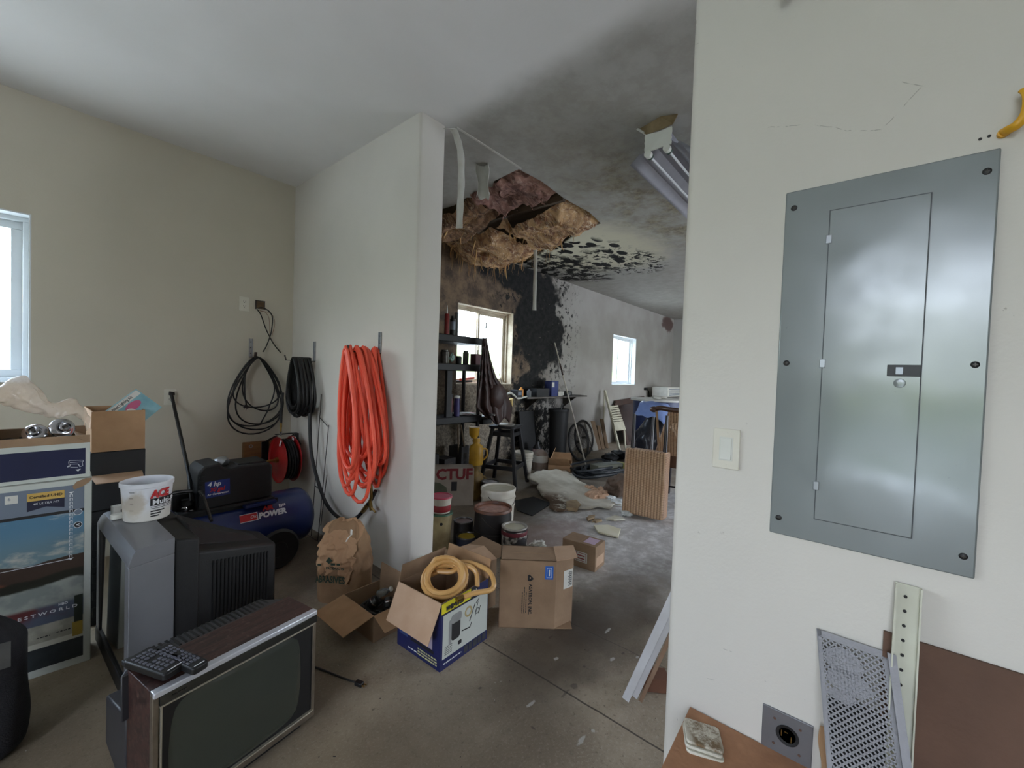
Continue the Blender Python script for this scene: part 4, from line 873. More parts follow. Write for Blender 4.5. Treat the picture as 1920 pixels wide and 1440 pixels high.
for v in o.data.vertices: v.co.z -= .9 * (v.co.x + .01) ** 2; v.co.y += 1.2 * v.co.x ** 2 - .0
fine_print(t, SM, .01, .268, .07, .013, M_green, 7); o = text('PRODUCTS', .022, M_green, t, SM @ Matrix.Translation((.035, .243, .0)), bold=.0004)
fine_print(t, SM, -.075, .262, .03, .013, M_green, 8)
b = MB().at(SM); b.prism([(-.02, .285), (.0, .31), (.02, .29), (.0, .27)], .002, 'Z', .0); obj('diamond_mark', b, M_green, t)
# ================================================================ small open carton with camera gear
t = thing('open_carton', 'small open brown carton full of black gear in front of the sack', 'carton', (1.325, 2.055, 0))
w, d, h = .235, .31, .142
carton(t, w, d, h, M_kraftd); flap(t, 'w', .17, 192, w, d, h, M_kraft); flap(t, 's', .10, 222, w, d, h, M_kraft, skew=.02, a0=.0, a1=.75); flap(t, 'n', .1, 268, w, d, h, M_kraft); flap(t, 'e', .11, 94, w, d, h, M_kraftd)
rq = random.Random(2); b = MB()
for i in range(16):
    p = Vector((rq.uniform(-.08, .09), rq.uniform(-.12, .12), .05)); P = [p]
    for k in range(4): P.append(P[-1] + Vector((rq.uniform(-.05, .05), rq.uniform(-.05, .05), rq.uniform(-.01, .025))))
    b.tube([(max(-.1, min(.1, q.x)), max(-.135, min(.135, q.y)), min(.15, q.z)) for q in spline(P, 5)], rq.uniform(.004, .009), 7)
b.box(-.1, .1, -.13, .13, .006, .05)
tag(obj('tangled_cables', b, M_rubber, loc=t.location), 'tangle of black cables in the small open carton', 'cables', kind='stuff')
for i, (x, y, s_) in enumerate(((-.02, .03, .03), (.04, -.05, .026))):
    o = thing('camera_lens', ('black lens housing at the back of the small open carton', 'black lens housing at the front of the small open carton')[i], 'lens', (1.325 + x, 2.055 + y, .085), rot=(.6 - i, .5, .3), group='lens housings in the small open carton')
    obj('barrel', MB().lathe([(0, 0), (s_, 0), (s_, .03), (s_ * .9, .034), (s_ * .8, .05), (s_ * .6, .052), (s_ * .5, .045), (0, .044)], 24), M_black, o); obj('ring', MB().lathe([(s_ * .98, .02), (s_ * 1.05, .022), (s_ * 1.05, .028), (s_ * .98, .03)], 24), M_chrome, o)
t = thing('glass_bottle', 'small clear crumpled bottle lying on the gear in the small open carton', 'bottle', (1.36, 2.10, .125), rot=(1.1, .3, .5))
b = MB(); b.lathe([(0, 0), (.02, 0), (.022, .01), (.021, .05), (.012, .065), (.011, .078), (0, .079)], 20); obj('bottle_body', b, mat('clear_bottle', (200, 205, 205), .1, (180, 186, 186), 10, trans=.8), t); b = MB(); b.lathe([(.0, .078), (.013, .078), (.013, .09), (0, .091)], 16); obj('cap', b, M_white, t)
# ================================================================ blue and white kit carton with yellow hose
M_royal = mat('royal_blue_print', (28, 36, 90), .5, (22, 28, 74), 7); M_yel = mat('yellow_print', (226, 214, 40), .5, (206, 192, 30), 9)
t = thing('paint_kit_carton', 'open blue and white spray kit carton with coiled amber hose', 'carton', (1.465, 1.65, 0), math.radians(2))
w, d, h = .335, .325, .328
carton(t, w, d, h, M_kraftd)
b = MB(); b.box(-w / 2 - .001, -w / 2, -d / 2, d / 2, 0, h); obj('blue_side', b, M_royal, t, smooth=0)
b = MB(); b.box(-w / 2 - .001, w / 2, -d / 2 - .001, -d / 2, 0, h); obj('blue_front', b, M_royal, t, smooth=0)
M_dnavy2 = M_dnavy
FM = face((-w / 2, -d / 2 - .001, 0), (1, 0, 0), (0, 0, 1))
panel(t, FM, .012, w - .004, .052, .265, M_cwhite, 'white_panel', .001)
panel(t, FM, .0, w * .62, .275, h - .002, M_yel, 'yellow_title', .001); panel(t, FM, 0, w, .268, .275, M_ink, 'printed_line', .001)
text('wagner', .046, M_ink, t, FM @ Matrix.Translation((.088, .297, .001)), shear=.35, bold=.0016, sx=.95); pass
b = MB().at(FM); b.box(.2, .25, .276, h - .002, .0006, .0014); obj('black_square', b, M_ink, t, smooth=0)
# the pictured kit: sprayer, hose ring, nozzle tools
b = MB().at(FM); b.prism(rrect(.06, .10, .018, cx=.098, cy=.165), .001, 'Z', .001); obj('sprayer_picture', b, M_ink, t, smooth=0)
b = MB().at(FM); b.prism(rrect(.07, .045, .015, cx=.10, cy=.222), .001, 'Z', .0016); b.prism(rrect(.016, .12, .006, cx=.06, cy=.165), .001, 'Z', .0016); obj('sprayer_picture', b, mat('grey_ink', (150, 150, 148), .6, (128, 128, 126), 20), t, smooth=0)
def ring2(b, cx, cy, r0, r1, sx=1, sy=1, z=.001, n=24):
    for i in range(n):
        a, c = 2 * PI * i / n, 2 * PI * (i + 1) / n; b.prism([(cx + r0 * math.cos(a) * sx, cy + r0 * math.sin(a) * sy), (cx + r1 * math.cos(a) * sx, cy + r1 * math.sin(a) * sy), (cx + r1 * math.cos(c) * sx, cy + r1 * math.sin(c) * sy), (cx + r0 * math.cos(c) * sx, cy + r0 * math.sin(c) * sy)], .0008, 'Z', z)
b = MB().at(FM); ring2(b, .185, .215, .017, .027); obj('hose_picture', b, mat('tan_ink', (186, 168, 120), .6, (160, 142, 98), 20), t, smooth=0)
b = MB().at(FM); seg(b, .195, .16, .232, .235, .005); seg(b, .24, .235, .262, .252, .004); seg(b, .236, .17, .256, .24, .003); seg(b, .262, .17, .275, .21, .003); seg(b, .14, .135, .20, .128, .006); seg(b, .2, .128, .21, .15, .004); b.prism(rrect(.024, .02, .006, cx=.128, cy=.086), .001, 'Z', .001); ring2(b, .252, .19, .012, .015, z=.001, n=16); obj('tool_picture', b, M_ink, t, smooth=0)
for i in range(5): fine_print(t, FM, .025, .104 - i * .009, .05, .0025, M_ink, 10 + i)
b = MB().at(FM); seg(b, .21, .284, .222, .312, .005); seg(b, .228, .284, .24, .312, .005); seg(b, .222, .312, .228, .284, .004); obj('pale_glyph', b, M_paper, t, smooth=0)
fine_print(t, FM, .02, .028, .12, .006, M_inkw, 16)
b = MB().at(FM)
for i in range(5): b.box(.16 + i * .034, .186 + i * .034, .01, .046, .0006, .0014)
obj('small_pictures', b, mat('smoke_print', (66, 68, 72), .5, (40, 42, 48), 30), t, smooth=0)
LM = face((-w / 2 - .001, d / 2, 0), (0, -1, 0), (0, 0, 1))
panel(t, LM, .02, .095, .22, .262, M_yel, 'yellow_title', .001)
M_pic = mat('pale_photo_print', (170, 176, 196), .5, (112, 116, 140), 18, contrast=.4); M_picb = mat('blue_photo_print', (72, 90, 158), .5, (40, 56, 60), 14)
for x0, x1, z0, z1, mm_ in ((.018, .085, .07, .205, M_picb), (.115, .175, .085, .25, M_pic), (.19, .27, .085, .25, mat('pink_photo_print', (186, 172, 186), .5, (150, 140, 160), 16))): panel(t, LM, x0, x1, z0, z1, mm_, 'small_picture', .001)
panel(t, LM, .11, .28, .066, .08, M_ink, 'printed_line', .001)
fine_print(t, LM, .09, .024, .07, .006, M_inkw, 17)
for i in range(3): fine_print(t, LM, .165, .048 - i * .013, .14, .0065, mat('cream_ink', (206, 204, 150), .6, (190, 188, 136), 20), 18 + i)
flap(t, 'w', .185, 246, w, d, h, M_kraftp, skew=.004); flap(t, 'e', .10, 100, w, d, h, M_kraft); flap(t, 'n', .1, 75, w, d, h, M_kraftd, a0=.0, a1=.9)
M_amber = mat('amber_hose', (218, 172, 108), .35, (190, 136, 70), 3, .4, spec=.6)
t = thing('amber_hose', 'amber rubber hose coiled in loops on top of the blue carton', 'hose', (1.46, 1.66, .33))
P = []; CC = Vector(at(833, 1086, Z=.36)); tn = Vector((-.34, -.54, .8)).normalized(); ax = Vector((1, -.6, 0)).normalized(); ax = (ax - tn * ax.dot(tn)).normalized(); ay = tn.cross(ax)
for k in range(20 * 6):
    a = 2 * PI * k / 20 + 2.2; lp = k / 20; r = .088 + .008 * math.sin(lp * 2.3) + .004 * math.sin(a * 2); o_ = tn * (-.034 + .0135 * lp + .003 * math.sin(a * 3)) + ax * .012 * math.sin(lp * 1.9); P.append(CC + ax * r * math.cos(a) * 1.12 + ay * r * math.sin(a) + o_)
tail = [P[-1], at(800, 1080, Z=.37), at(850, 1058, Z=.39), at(880, 1055, Z=.4), at(915, 1070, Z=.38), at(926, 1092, Z=.36), at(920, 1106, Z=.34), at(890, 1112, Z=.35), at(868, 1120, Z=.345)]
head = [at(895, 1100, Z=.32), at(893, 1075, Z=.37), at(880, 1062, Z=.4), at(860, 1062, Z=.4), at(846, 1072, Z=.38), P[0]]
b = MB(); b.tube([Vector(p) - t.location for p in spline(head, 6)[:-1] + P + spline(tail, 6)[1:]], .0125, 10); obj('hose', b, M_amber, t)
b = MB(); p, q = Vector(at(868, 1120, Z=.345)), Vector(at(856, 1124, Z=.345)); b.cyl(p, q, .015, n=6); wobj('fitting', b, M_brass, t)
# ================================================================ tall brown carton
AX = Vector((.198, -.239, 0)).normalized(); ang = math.atan2(AX.y, AX.x)
w, d, h = .315, .195, .387
cen = Vector((1.757, 1.515, 0)) + AX * w / 2 + Vector((-AX.y, AX.x, 0)) * d / 2
t = thing('shipping_carton', 'tall brown carton with blue label and vertical black print on the floor', 'carton', cen, ang)
q = MB(); th_ = .004; q.box(-w / 2, w / 2, -d / 2, -d / 2 + th_, 0, h); q.box(-w / 2, w / 2, d / 2 - th_, d / 2, 0, h); q.box(-w / 2, -w / 2 + th_, -d / 2, d / 2, 0, h); q.box(-w / 2, w / 2, -d / 2, d / 2, 0, th_); q.box(-w / 2, w / 2, -d / 2, d / 2, h - th_, h); obj('carton_body', q, M_kraftd, t, smooth=0)
sf = math.radians(37); SD = Vector((math.cos(sf), math.sin(sf), 0)); SN = Vector((math.sin(sf), -math.cos(sf), 0)); o0 = Vector((w / 2, -d / 2, 0))
q = MB(); q.hexa([o0, o0 + SD * .135, o0 + SD * .135 + SN * -.004, o0 - SN * .004, o0 + Vector((0, 0, h)), o0 + SD * .135 + Vector((0, 0, h - .006)), o0 + SD * .135 - SN * .004 + Vector((0, 0, h - .006)), o0 - SN * .004 + Vector((0, 0, h))]); obj('flap', q, M_kraftd, t, smooth=0)
flap(t, 'e', .12, 172, w, d, h + .002, M_kraftp, a0=.0, a1=1.0, skew=.012); flap(t, 'e', .1, 178, w, d, .003, M_kraftd, a0=.0, a1=.9)
b = MB(); b.box(-w / 2 + .002, w / 2 - .004, -.003, -.0015, h, h + .0007); obj('tape_seam', b, M_kraft, t, smooth=0)
FM = face((-w / 2, -d / 2, 0), (1, 0, 0), (0, 0, 1))
M_bluelab = mat('bright_blue_label', (34, 104, 196), .45, (28, 90, 176), 10)
panel(t, FM, w - .062, w - .016, h - .105, h - .03, M_bluelab, 'blue_label', .001); b = MB().at(FM)
for x0, x1, y0, y1 in ((w - .053, w - .025, h - .096, h - .094), (w - .053, w - .025, h - .041, h - .039), (w - .053, w - .051, h - .096, h - .039), (w - .027, w - .025, h - .096, h - .039), (w - .041, w - .035, h - .085, h - .05)): b.box(x0, x1, y0, y1, .001, .0014)
obj('label_marks', b, M_inkw, t, smooth=0)
TM = FM @ Matrix.Translation((w * .55, .175, 0)) @ Matrix.Rotation(-PI / 2, 4, 'Z')
text('ASATRON, INC.', .026, M_ink, t, TM @ Matrix.Translation((.01, 0, 0)), bold=.0006, sx=.95)
for i in range(3): fine_print(t, TM, -.03 - .03 * (i == 1), -.022 - i * .011, .12 + .03 * (i == 1), .004, M_ink, 22 + i)
b = MB().at(FM @ Matrix.Translation((w * .55 - .002, .288, 0))); b.prism([(-.014, .014), (-.014, -.016), (.0, -.02), (.017, -.008), (.017, -.002), (-.004, .018)], .0008, 'Z', .0008); obj('logo_dot', MB().at(FM @ Matrix.Translation((w * .55 - .003, .288, 0))).lathe([(0, .0014), (.0035, .0014), (.0035, .002), (0, .002)], 14), M_kraftp, t)
obj('triangle_logo', b, M_ink, t, smooth=0)
SM2 = face(o0 + SN * .0003, SD, (0, 0, 1)); panel(t, SM2, .06, .13, .21, .315, M_paper, 'address_label', .001)
b = MB().at(SM2)
for i in range(14): z = .222 + i * .0058; b.box(.095 + .003 * (i % 3), .125, z, z + .002 + .0016 * (i % 2), .001, .0016)
obj('barcode', b, M_ink, t, smooth=0)
# ================================================================ worn carton with silver foil behind
t = thing('worn_carton', 'worn brown carton with open flaps and silver foil, behind the amber hose', 'carton', (1.93, 1.865, 0), math.radians(-6))
w, d, h = .25, .28, .29
t.location = (1.80, 1.83, 0); carton(t, w, d, h, M_kraftd); flap(t, 'n', .16, 14, w, d, h, M_kraftp); flap(t, 's', .13, 18, w, d, h, M_kraftp); flap(t, 'e', .12, 168, w, d, h, M_kraftd); flap(t, 'w', .06, 30, w, d, h, M_kraftd)
b = MB(); b.grid(24, 18, lambda u, v: (-.10 + .1 * u, -.1 + .17 * v, h + .012 + .008 * noise.noise(Vector((u * 6, v * 6, 1))) + .004 * noise.noise(Vector((u * 19, v * 17, 3))))); tag(obj('foil_sheet', b, mat('silver_foil', (190, 186, 200), .25, (150, 146, 160), 12, metal=.8, bump=.5, bscale=60), loc=t.location, solid=.001), 'crinkled silver foil lying across the worn carton', 'foil')
o = thing('glass_jar', 'dark shiny jar standing inside the worn carton', 'jar', (1.84, 1.84, .0)); obj('jar_body', MB().lathe([(0, .006), (.045, .006), (.045, .2), (.03, .23), (0, .232)], 28), M_black, o); obj('lid', MB().lathe([(.0, .23), (.032, .23), (.032, .25), (0, .252)], 24), M_chrome, o)
# ================================================================ small sealed carton further back
t = thing('sealed_carton', 'small sealed brown carton with red and white labels on the open floor', 'carton', (2.803, 1.583, 0), math.radians(4))
AXb = Vector((2.914 - 2.745, 1.456 - 1.445, 0)); w, d, h = .17, .275, .184
obj('carton_body', MB().box(-w / 2, w / 2, -d / 2, d / 2, 0, h), M_kraftd, t, bevel=.003)
b = MB(); b.box(-w / 2 + .0, w / 2, -.0015, .0015, h, h + .0006); obj('tape_seam', b, M_kraft, t, smooth=0)
LM = face((-w / 2 - .0, d / 2, 0), (0, -1, 0), (0, 0, 1)); panel(t, LM, .11, .21, .045, .12, M_paper, 'white_label', .001)
b = MB().at(LM); 
for x0, x1, y0, y1 in ((.118, .202, .052, .056), (.118, .202, .109, .113), (.118, .122, .052, .113), (.198, .202, .052, .113), (.13, .19, .066, .075), (.13, .19, .088, .097)): b.box(x0, x1, y0, y1, .001, .0014)
obj('red_frame', b, mat('dull_red_ink', (150, 60, 58), .6, (130, 48, 48), 20), t, smooth=0)
b = MB(); b.box(-.05, .06, -.11, -.02, h, h + .0008); obj('pink_label', b, mat('pale_pink_label', (204, 176, 196), .6, (186, 160, 182), 20), t, smooth=0)
panel(t, face((-w / 2, -d / 2, 0), (1, 0, 0), (0, 0, 1)), .02, .15, .03, .1, M_kraftp, 'shipping_mark', .001)
# white rag
b = MB(); b.lump((2.70, 1.95, .045), (.09, .06, .05), .5, 2.2, 4, 4); tag(obj('white_rag', b, M_paper, smooth=60), 'crumpled white rag on the floor behind the tall brown carton', 'rag')
# ================================================================ lamp socket on the partition end
t = thing('cable_socket', 'white cable with a plastic lamp socket poking from the partition end', 'socket', (1.80, YP, .42))
b = MB(); P = [at(787, 1075, Y=YP - .02), at(783, 1050, Y=YP - .03), at(790, 1042, Y=YP - .04), at(798, 1044, Y=YP - .05), at(803, 1053, Y=YP - .05), at(806, 1058, Y=YP - .05)]; b.tube([Vector(p) - t.location for p in spline(P, 6)], .006, 8); obj('cable', b, M_white, t)
p, q = Vector(at(805, 1056, Y=YP - .05)), Vector(at(807, 1072, Y=YP - .05)); b = MB(); b.cyl(p, q, .022, .016, n=16); wobj('socket_body', b, M_white, t)
b = MB()
for k in (.15, .4, .65): c_ = p.lerp(q, k); b.cyl(c_ - Vector((0, 0, .003)), c_ + Vector((0, 0, .001)), .0245, n=16)
wobj('socket_thread', b, M_white, t); b = MB(); b.cyl(p - Vector((0, 0, -.001)), p + Vector((.0, 0, .006)), .016, n=12); wobj('socket_throat', b, M_ink, t)
# ================================================================ electrical panel on the right wall (faces the camera, -X)
M_panel, g = rawmat('grey_panel_enamel', .27)
c = g.mix(g.step(g.noise(2.2, 3), .3, .7), lin((132, 138, 138)), lin((124, 130, 130)))
sm = g.math('MULTIPLY', g.step(g.noise(45, 4, .7), .68, .72), g.step(g.noise(9, 3), .55, .62)); c = g.mix(g.math('MULTIPLY', sm, .5), c, lin((112, 116, 120)))
g.color(c); g.b.inputs['Metallic'].default_value = .12; g.b.inputs['Specular IOR Level'].default_value = .5
g.bump(g.noise(2.8, 2), .35, .02); g.put(g.b.inputs['Roughness'], g.step(g.noise(7, 3), -.6, 3.2))
t = thing('breaker_panel', 'large grey electrical breaker panel with closed door on the right wall', 'electrical panel', (XR, -.018, 1.02))
y0, y1, z0, z1 = -.201, .184, 0, .925
def rbox(mb, ya, yb, za, zb, x0, x1): return mb.box(x0, x1, ya, yb, za, zb)
obj('cover_plate', rbox(MB(), -.184, .198, .0, .92, -.008, 0), M_panel, t, bevel=.0035)
dy0, dy1, dz0, dz1 = -.082, .10, .062, .85
b = MB(); 
for ya, yb, za, zb in ((dy0 - .0016, dy0, dz0, dz1), (dy1, dy1 + .0016, dz0, dz1), (dy0 - .0016, dy1 + .0016, dz0 - .0016, dz0), (dy0 - .0016, dy1 + .0016, dz1, dz1 + .0016)): rbox(b, ya, yb, za, zb, -.0094, -.007)
obj('door_gap', b, mat('gap_shadow_line', (70, 74, 78), .5, (60, 64, 68), 20), t, smooth=0)
dr = obj('panel_door', rbox(MB(), dy0, dy1, dz0, dz1, -.0105, -.0075), M_panel, t, bevel=.0012)
lt = obj('latch_plate', rbox(MB(), -.082, -.024, .434, .461, -.0125, -.0104), M_black, dr, bevel=.0008); obj('latch_slider', rbox(MB(), -.052, -.038, .438, .456, -.016, -.012), mat('grey_slider', (130, 134, 140), .3, (110, 114, 120), 20, metal=.5), dr, bevel=.001)
b = MB(); b.lathe([(.0095, 0), (.0108, .0006), (.0095, .001), (0, .0007)], 28); obj('knockout', b, M_panel, dr, loc=(-.0105, -.047, .418), rot=(0, -PI / 2, 0))
for z in (.778, .463, .148): obj('hinge', rbox(MB(), dy1 - .006, dy1 + .006, z - .011, z + .011, -.0125, -.0085), mat('bright_hinge', (160, 164, 168), .3, (140, 144, 148), 20, metal=.6), t, bevel=.0012)
for y, z in ((.178, .875), (.178, .463), (.178, .045), (-.165, .875), (-.165, .463), (-.165, .045)):
    b = MB(); b.lathe([(0, .003), (.004, .003), (.0068, .0015), (.0074, 0)], 20, cap0=False); s_ = obj('screw', b, M_black, t, loc=(-.008, y, z), rot=(0, -PI / 2, 0)); b = MB(); b.box(-.004, .004, -.0006, .0006, .003, .0034); b.box(-.0006, .0006, -.004, .004, .003, .0034); obj('cross_slot', b, M_dsteel, s_, smooth=0)
# rocker switch
t = thing('light_switch', 'white rocker light switch on the right wall beside the grey panel', 'light switch', (XR, .298, 1.232))
b = MB().at(Matrix(((0, 0, -1), (1, 0, 0), (0, 1, 0))).to_4x4()); 
MX = Matrix(((0, 0, -1, 0), (1, 0, 0, 0), (0, 1, 0, 0), (0, 0, 0, 1)))
obj('cover_plate', MB().at(MX).prism(rrect(.072, .117, .004), .006, 'Z', 0), M_ivory, t, bevel=.0022)
obj('frame', MB().at(MX).prism(rrect(.036, .069, .002), .0012, 'Z', .0056), M_white, t, bevel=.0006); b = MB().at(MX); b.hexa([(-.0145, -.031, .006), (.0145, -.031, .006), (.0145, .031, .006), (-.0145, .031, .006), (-.0145, -.031, .011), (.0145, -.031, .011), (.0145, .031, .0078), (-.0145, .031, .0078)]); obj('rocker', b, M_white, t, bevel=.001)
for z in (.047, -.047): obj('screw', MB().cyl((-.0055, 0, z), (-.0075, 0, z), .0028, n=12), M_ivory, t)
# round heavy receptacle
t = thing('range_receptacle', 'grey metal receptacle plate with a round black socket low on the right wall', 'receptacle', (XR, .118, .483))
obj('cover_plate', MB().at(MX).prism(rrect(.114, .116, .002), .005, 'Z', 0), mat('brushed_grey_plate', (138, 139, 144), .4, (122, 123, 128), 9, metal=.6), t, bevel=.0015)
b = MB(); b.lathe([(0, .004), (.019, .004), (.0235, .006), (.0262, .006), (.0265, .0048)], 36); obj('socket_face', b, M_blackm, t, rot=(0, -PI / 2, 0), loc=(-.001, -.002, .002))
b = MB(); b.box(-.0072, -.0055, -.012, -.010, -.012, .004); b.box(-.0072, -.0055, .010, .012, -.004, .012); b.box(-.0072, -.0055, -.003, .005, .009, .011); obj('slot', b, M_brass, t, smooth=0)
for y, z in ((.028, .034), (-.03, .034), (.028, -.034), (-.03, -.034)): obj('screw', MB().cyl((-.004, y, z), (-.0068, y, z), .0034, n=12), M_chrome, t)
# yellow hook top right, black hook above
M_yplast = mat('yellow_plastic', (232, 176, 44), .4, (208, 150, 30), 12)
t = thing('yellow_hook', 'curved yellow plastic hook at the right edge of the right wall', 'hook', (XR, -.215, 1.97))
b = MB(); b.tube(spline([(-.002, .012, .0), (-.02, .008, -.002), (-.03, -.002, .0), (-.032, -.012, .016), (-.03, -.015, .04), (-.03, -.013, .06), (-.028, -.008, .07)], 8), [.009] * 49, 12, flat=.6); obj('hook_body', b, M_yplast, t); obj('screw_boss', MB().cyl((0, .012, 0), (-.008, .012, 0), .009, n=16), M_yplast, t)
t = thing('wall_anchor', 'two dark screw holes in the right wall left of the yellow hook', 'screw hole', (XR, -.184, 1.972))
b = MB(); b.cyl((-.0015, 0, 0), (0, 0, 0), .003, n=10); obj('hole', b, M_ink, t); b = MB(); b.cyl((-.0015, .013, -.002), (0, .013, -.002), .003, n=10); obj('hole', b, M_ink, t)
t = thing('black_hook', 'black hook at the top edge of the right wall', 'hook', (XR, .203, 2.452))
b = MB(); b.tube(spline([(0, 0, .03), (-.03, 0, .02), (-.05, .0, -.0), (-.04, -.006, -.008), (-.03, -.014, .004)], 6), .008, 10); obj('hook_body', b, M_black, t)
# perforated strip
M_cream2 = mat('cream_enamel_strip', (206, 206, 190), .5, (186, 184, 164), 10)
t = thing('perforated_strip', 'tall narrow cream perforated metal strip leaning on the right wall', 'metal strip', (1.29, -.1, .42))
b = MB(); A = Vector((1.334, -.1, .972)); Bm = Vector((1.262, -.095, .432)); up = (A - Bm).normalized(); b = MB(); b.bar(Bm, A, .044, .003, (1, 0, 0)); wobj('strip', b, M_cream2, t, bevel=.0006)
b = MB(); 
for s_ in (-1, 1): b.bar(Bm + Vector((-.008, .021 * s_, 0)), A + Vector((-.008, .021 * s_, 0)), .003, .016, (1, 0, 0))
wobj('edge_lip', b, M_cream2, t)
b = MB()
for i in range(16): c_ = A.lerp(Bm, .05 + i * .06); b.cyl(c_ + Vector((-.0035, .004, 0)), c_ + Vector((-.0015, .004, 0)), .0035, n=10)
wobj('hole', b, M_ink, t)
# brown hardboard sheet
t = thing('hardboard_sheet', 'dark brown hardboard sheet leaning on the right wall behind the grille', 'board', (1.30, -.6, .42))
b = MB(); b.hexa([(1.295, -.062, .43), (1.302, -.062, .43), (1.302, -1.25, .43), (1.295, -1.25, .43), (1.331, -.062, .848), (1.338, -.062, .848), (1.338, -1.25, .848), (1.331, -1.25, .848)]); wobj('sheet', b, mat('brown_hardboard', (108, 80, 64), .75, (88, 64, 50), 7, bump=.15), t)
# bench top below
t = thing('work_bench', 'tan wooden bench top at the foot of the right wall', 'bench', (1.2, -.3, 0))
M_tan = mat('tan_particle_board', (172, 126, 92), .75, (150, 106, 76), 30, bump=.2)
b = MB(); b.hexa([(1.0, -1.25, .405), (1.337, -1.25, .405), (1.337, .365, .405), (1.0, .355, .405), (1.0, -1.25, .427), (1.337, -1.25, .427), (1.337, .365, .427), (1.0, .355, .427)]); wobj('bench_top', b, M_tan, t, bevel=.002)
for x, y in ((1.04, -1.2), (1.30, -1.2), (1.04, .30), (1.30, .30)): b = MB(); b.box(x - .025, x + .025, y - .025, y + .025, 0, .405); wobj('leg', b, M_tan, t, bevel=.002)
# stack of stained tiles
M_tile = mat('white_tile', (216, 212, 198), .4, (200, 194, 176), 9); m, g = rawmat('mouldy_tile', .6)
g.color(g.mix(g.math('MULTIPLY', g.step(g.noise(28, 6, .75), .36, .6), g.blob(0, .006, .05, .045, 'XY', .6, .25, 14)), lin((212, 206, 190)), lin((112, 88, 56)))); M_mould = m
# standing tiles leaning on the wall
Pb, Pt = Vector(at(1320, 1404, Z=.44)), Vector(at(1308, 1337, X=1.334)); uz = (Pt - Pb).normalized(); uy = Vector((0, -1, .0)); uy = (uy - uz * uy.dot(uz)).normalized(); ux = uy.cross(uz); TR3 = Matrix((ux, uy, uz)).transposed()
for i in range(4):
    c_ = Pb + ux * (.0085 * (i - 3)) + uz * (-.006 * (3 - i)) + uy * (.003 * (i % 2)); t = thing('ceramic_tile', ['white tile against the wall, back of the leaning stack of four', 'white tile second from the wall in the leaning stack', 'white tile third from the wall in the leaning stack', 'mould stained tile at the front of the leaning stack'][i], 'tile', c_, rot=TR3.to_euler(), group='leaning tile stack on the bench')
    b = MB(); b.prism(rrect(.094, .1, .012, cy=.05), .0075, 'X', 0); obj('tile_body', b, M_tile if i < 3 else M_mould, t, bevel=.0018)
# cardboard strip by the grille
t = thing('cardboard_strip', 'torn cardboard strip behind the left side of the grille', 'cardboard', (1.30, .03, .43)); b = MB(); b.grid(6, 24, lambda u, v: (1.305 + .02 * v, .045 - .016 * u - .005 * math.sin(v * 6), .43 + .13 * v)); wobj('strip', b, M_kraft, t, solid=.003)
# expanded metal grille: a trough with diamond holes, painted over near the top
t = thing('metal_grille', 'dusty grey trough of diamond mesh metal leaning on the right wall', 'grille', (1.25, -.05, .43))
M_galv = mat('dusty_galvanised', (156, 155, 158), .6, (130, 129, 132), 8, metal=.3, bump=.2, bscale=80)
TL, TR = Vector(at(1527, 1196, X=1.332)), Vector(at(1660, 1208, X=1.332)); BL = Vector((1.155, .018, .431)); BR = Vector((1.155, -.137, .431))
TL.z = .80; TR.z = .80; TL.y, TR.y = .062, -.068
ex = (TR - TL).normalized(); dn = ((BL + BR) / 2 - (TL + TR) / 2); ln = dn.length; ey = -dn.normalized(); nn = ex.cross(ey)
GM = Matrix((ex, ey, nn)).transposed().to_4x4(); GM.translation = (TL + TR) / 2
Wg = .135; nx, ny = 9, 30; b = MB().at(GM); cw = (Wg - .016) / nx; chh = .0125
def strand(b, p, q, w_, h_): b.bar(p, q, w_, h_, (0, 0, 1))
for j in range(ny):
    for i in range(nx):
        x = -Wg / 2 + .008 + (i + .5) * cw; y = -.016 - (j + .5) * chh
        T_, B_, L_, R_ = (x, y + chh / 2, 0), (x, y - chh / 2, 0), (x - cw / 2, y, 0), (x + cw / 2, y, 0)
        for p, q in ((T_, L_), (T_, R_), (B_, L_), (B_, R_)): strand(b, p, q, .0036, .002)
wobj('mesh_panel', b, M_galv, t, smooth=0)['kind'] = 'stuff'
b = MB().at(GM); b.box(-Wg / 2, Wg / 2, -.016, 0, -.001, .001); b.box(-Wg / 2, -Wg / 2 + .009, -ln, 0, -.001, .001); b.box(Wg / 2 - .009, Wg / 2 + .0, -ln, 0, -.001, .001); b.box(-Wg / 2 - .001, -Wg / 2 + .001, -ln, 0, -.05, .001); b.box(Wg / 2 - .001, Wg / 2 + .001, -ln, 0, -.0, .03); b.box(Wg / 2 + .001, Wg / 2 + .014, -ln, 0, .028, .03); wobj('trough_frame', b, M_galv, t, smooth=0)
def clog(u, v): x = -Wg / 2 + .012 + u * (Wg * .82); y = -.03 - v * .15; return (x, y, -.003 + .001 * noise.noise(Vector((u * 8, v * 8, 0))))
b = MB().at(GM)
for cx, cy, rx, ry in ((-.018, -.055, .038, .03), (-.012, -.095, .045, .026), (-.03, -.13, .03, .012)):
    b.prism([(cx + rx * math.cos(a * PI / 10) * (1 + .2 * noise.noise(Vector((a * .7, cy * 40, 0)))), cy + ry * math.sin(a * PI / 10) * (1 + .25 * noise.noise(Vector((a * .6, cx * 40, 2))))) for a in range(20)], .0012, 'Z', -.002)
wobj('dust_clog', b, M_galv, t, smooth=0)
t = thing('added_dark_backing', 'dark tray added behind the mesh grille to darken its holes', 'tray', (1.29, -.03, .43)); b = MB(); b.hexa([(1.262, .02, .43), (1.29, .02, .43), (1.29, -.1, .43), (1.262, -.1, .43), (1.305, .035, .655), (1.314, .035, .655), (1.314, -.08, .655), (1.305, -.08, .655)]); wobj('tray_body', b, M_blackm, t)  # added dark board standing in for the shade behind the mesh
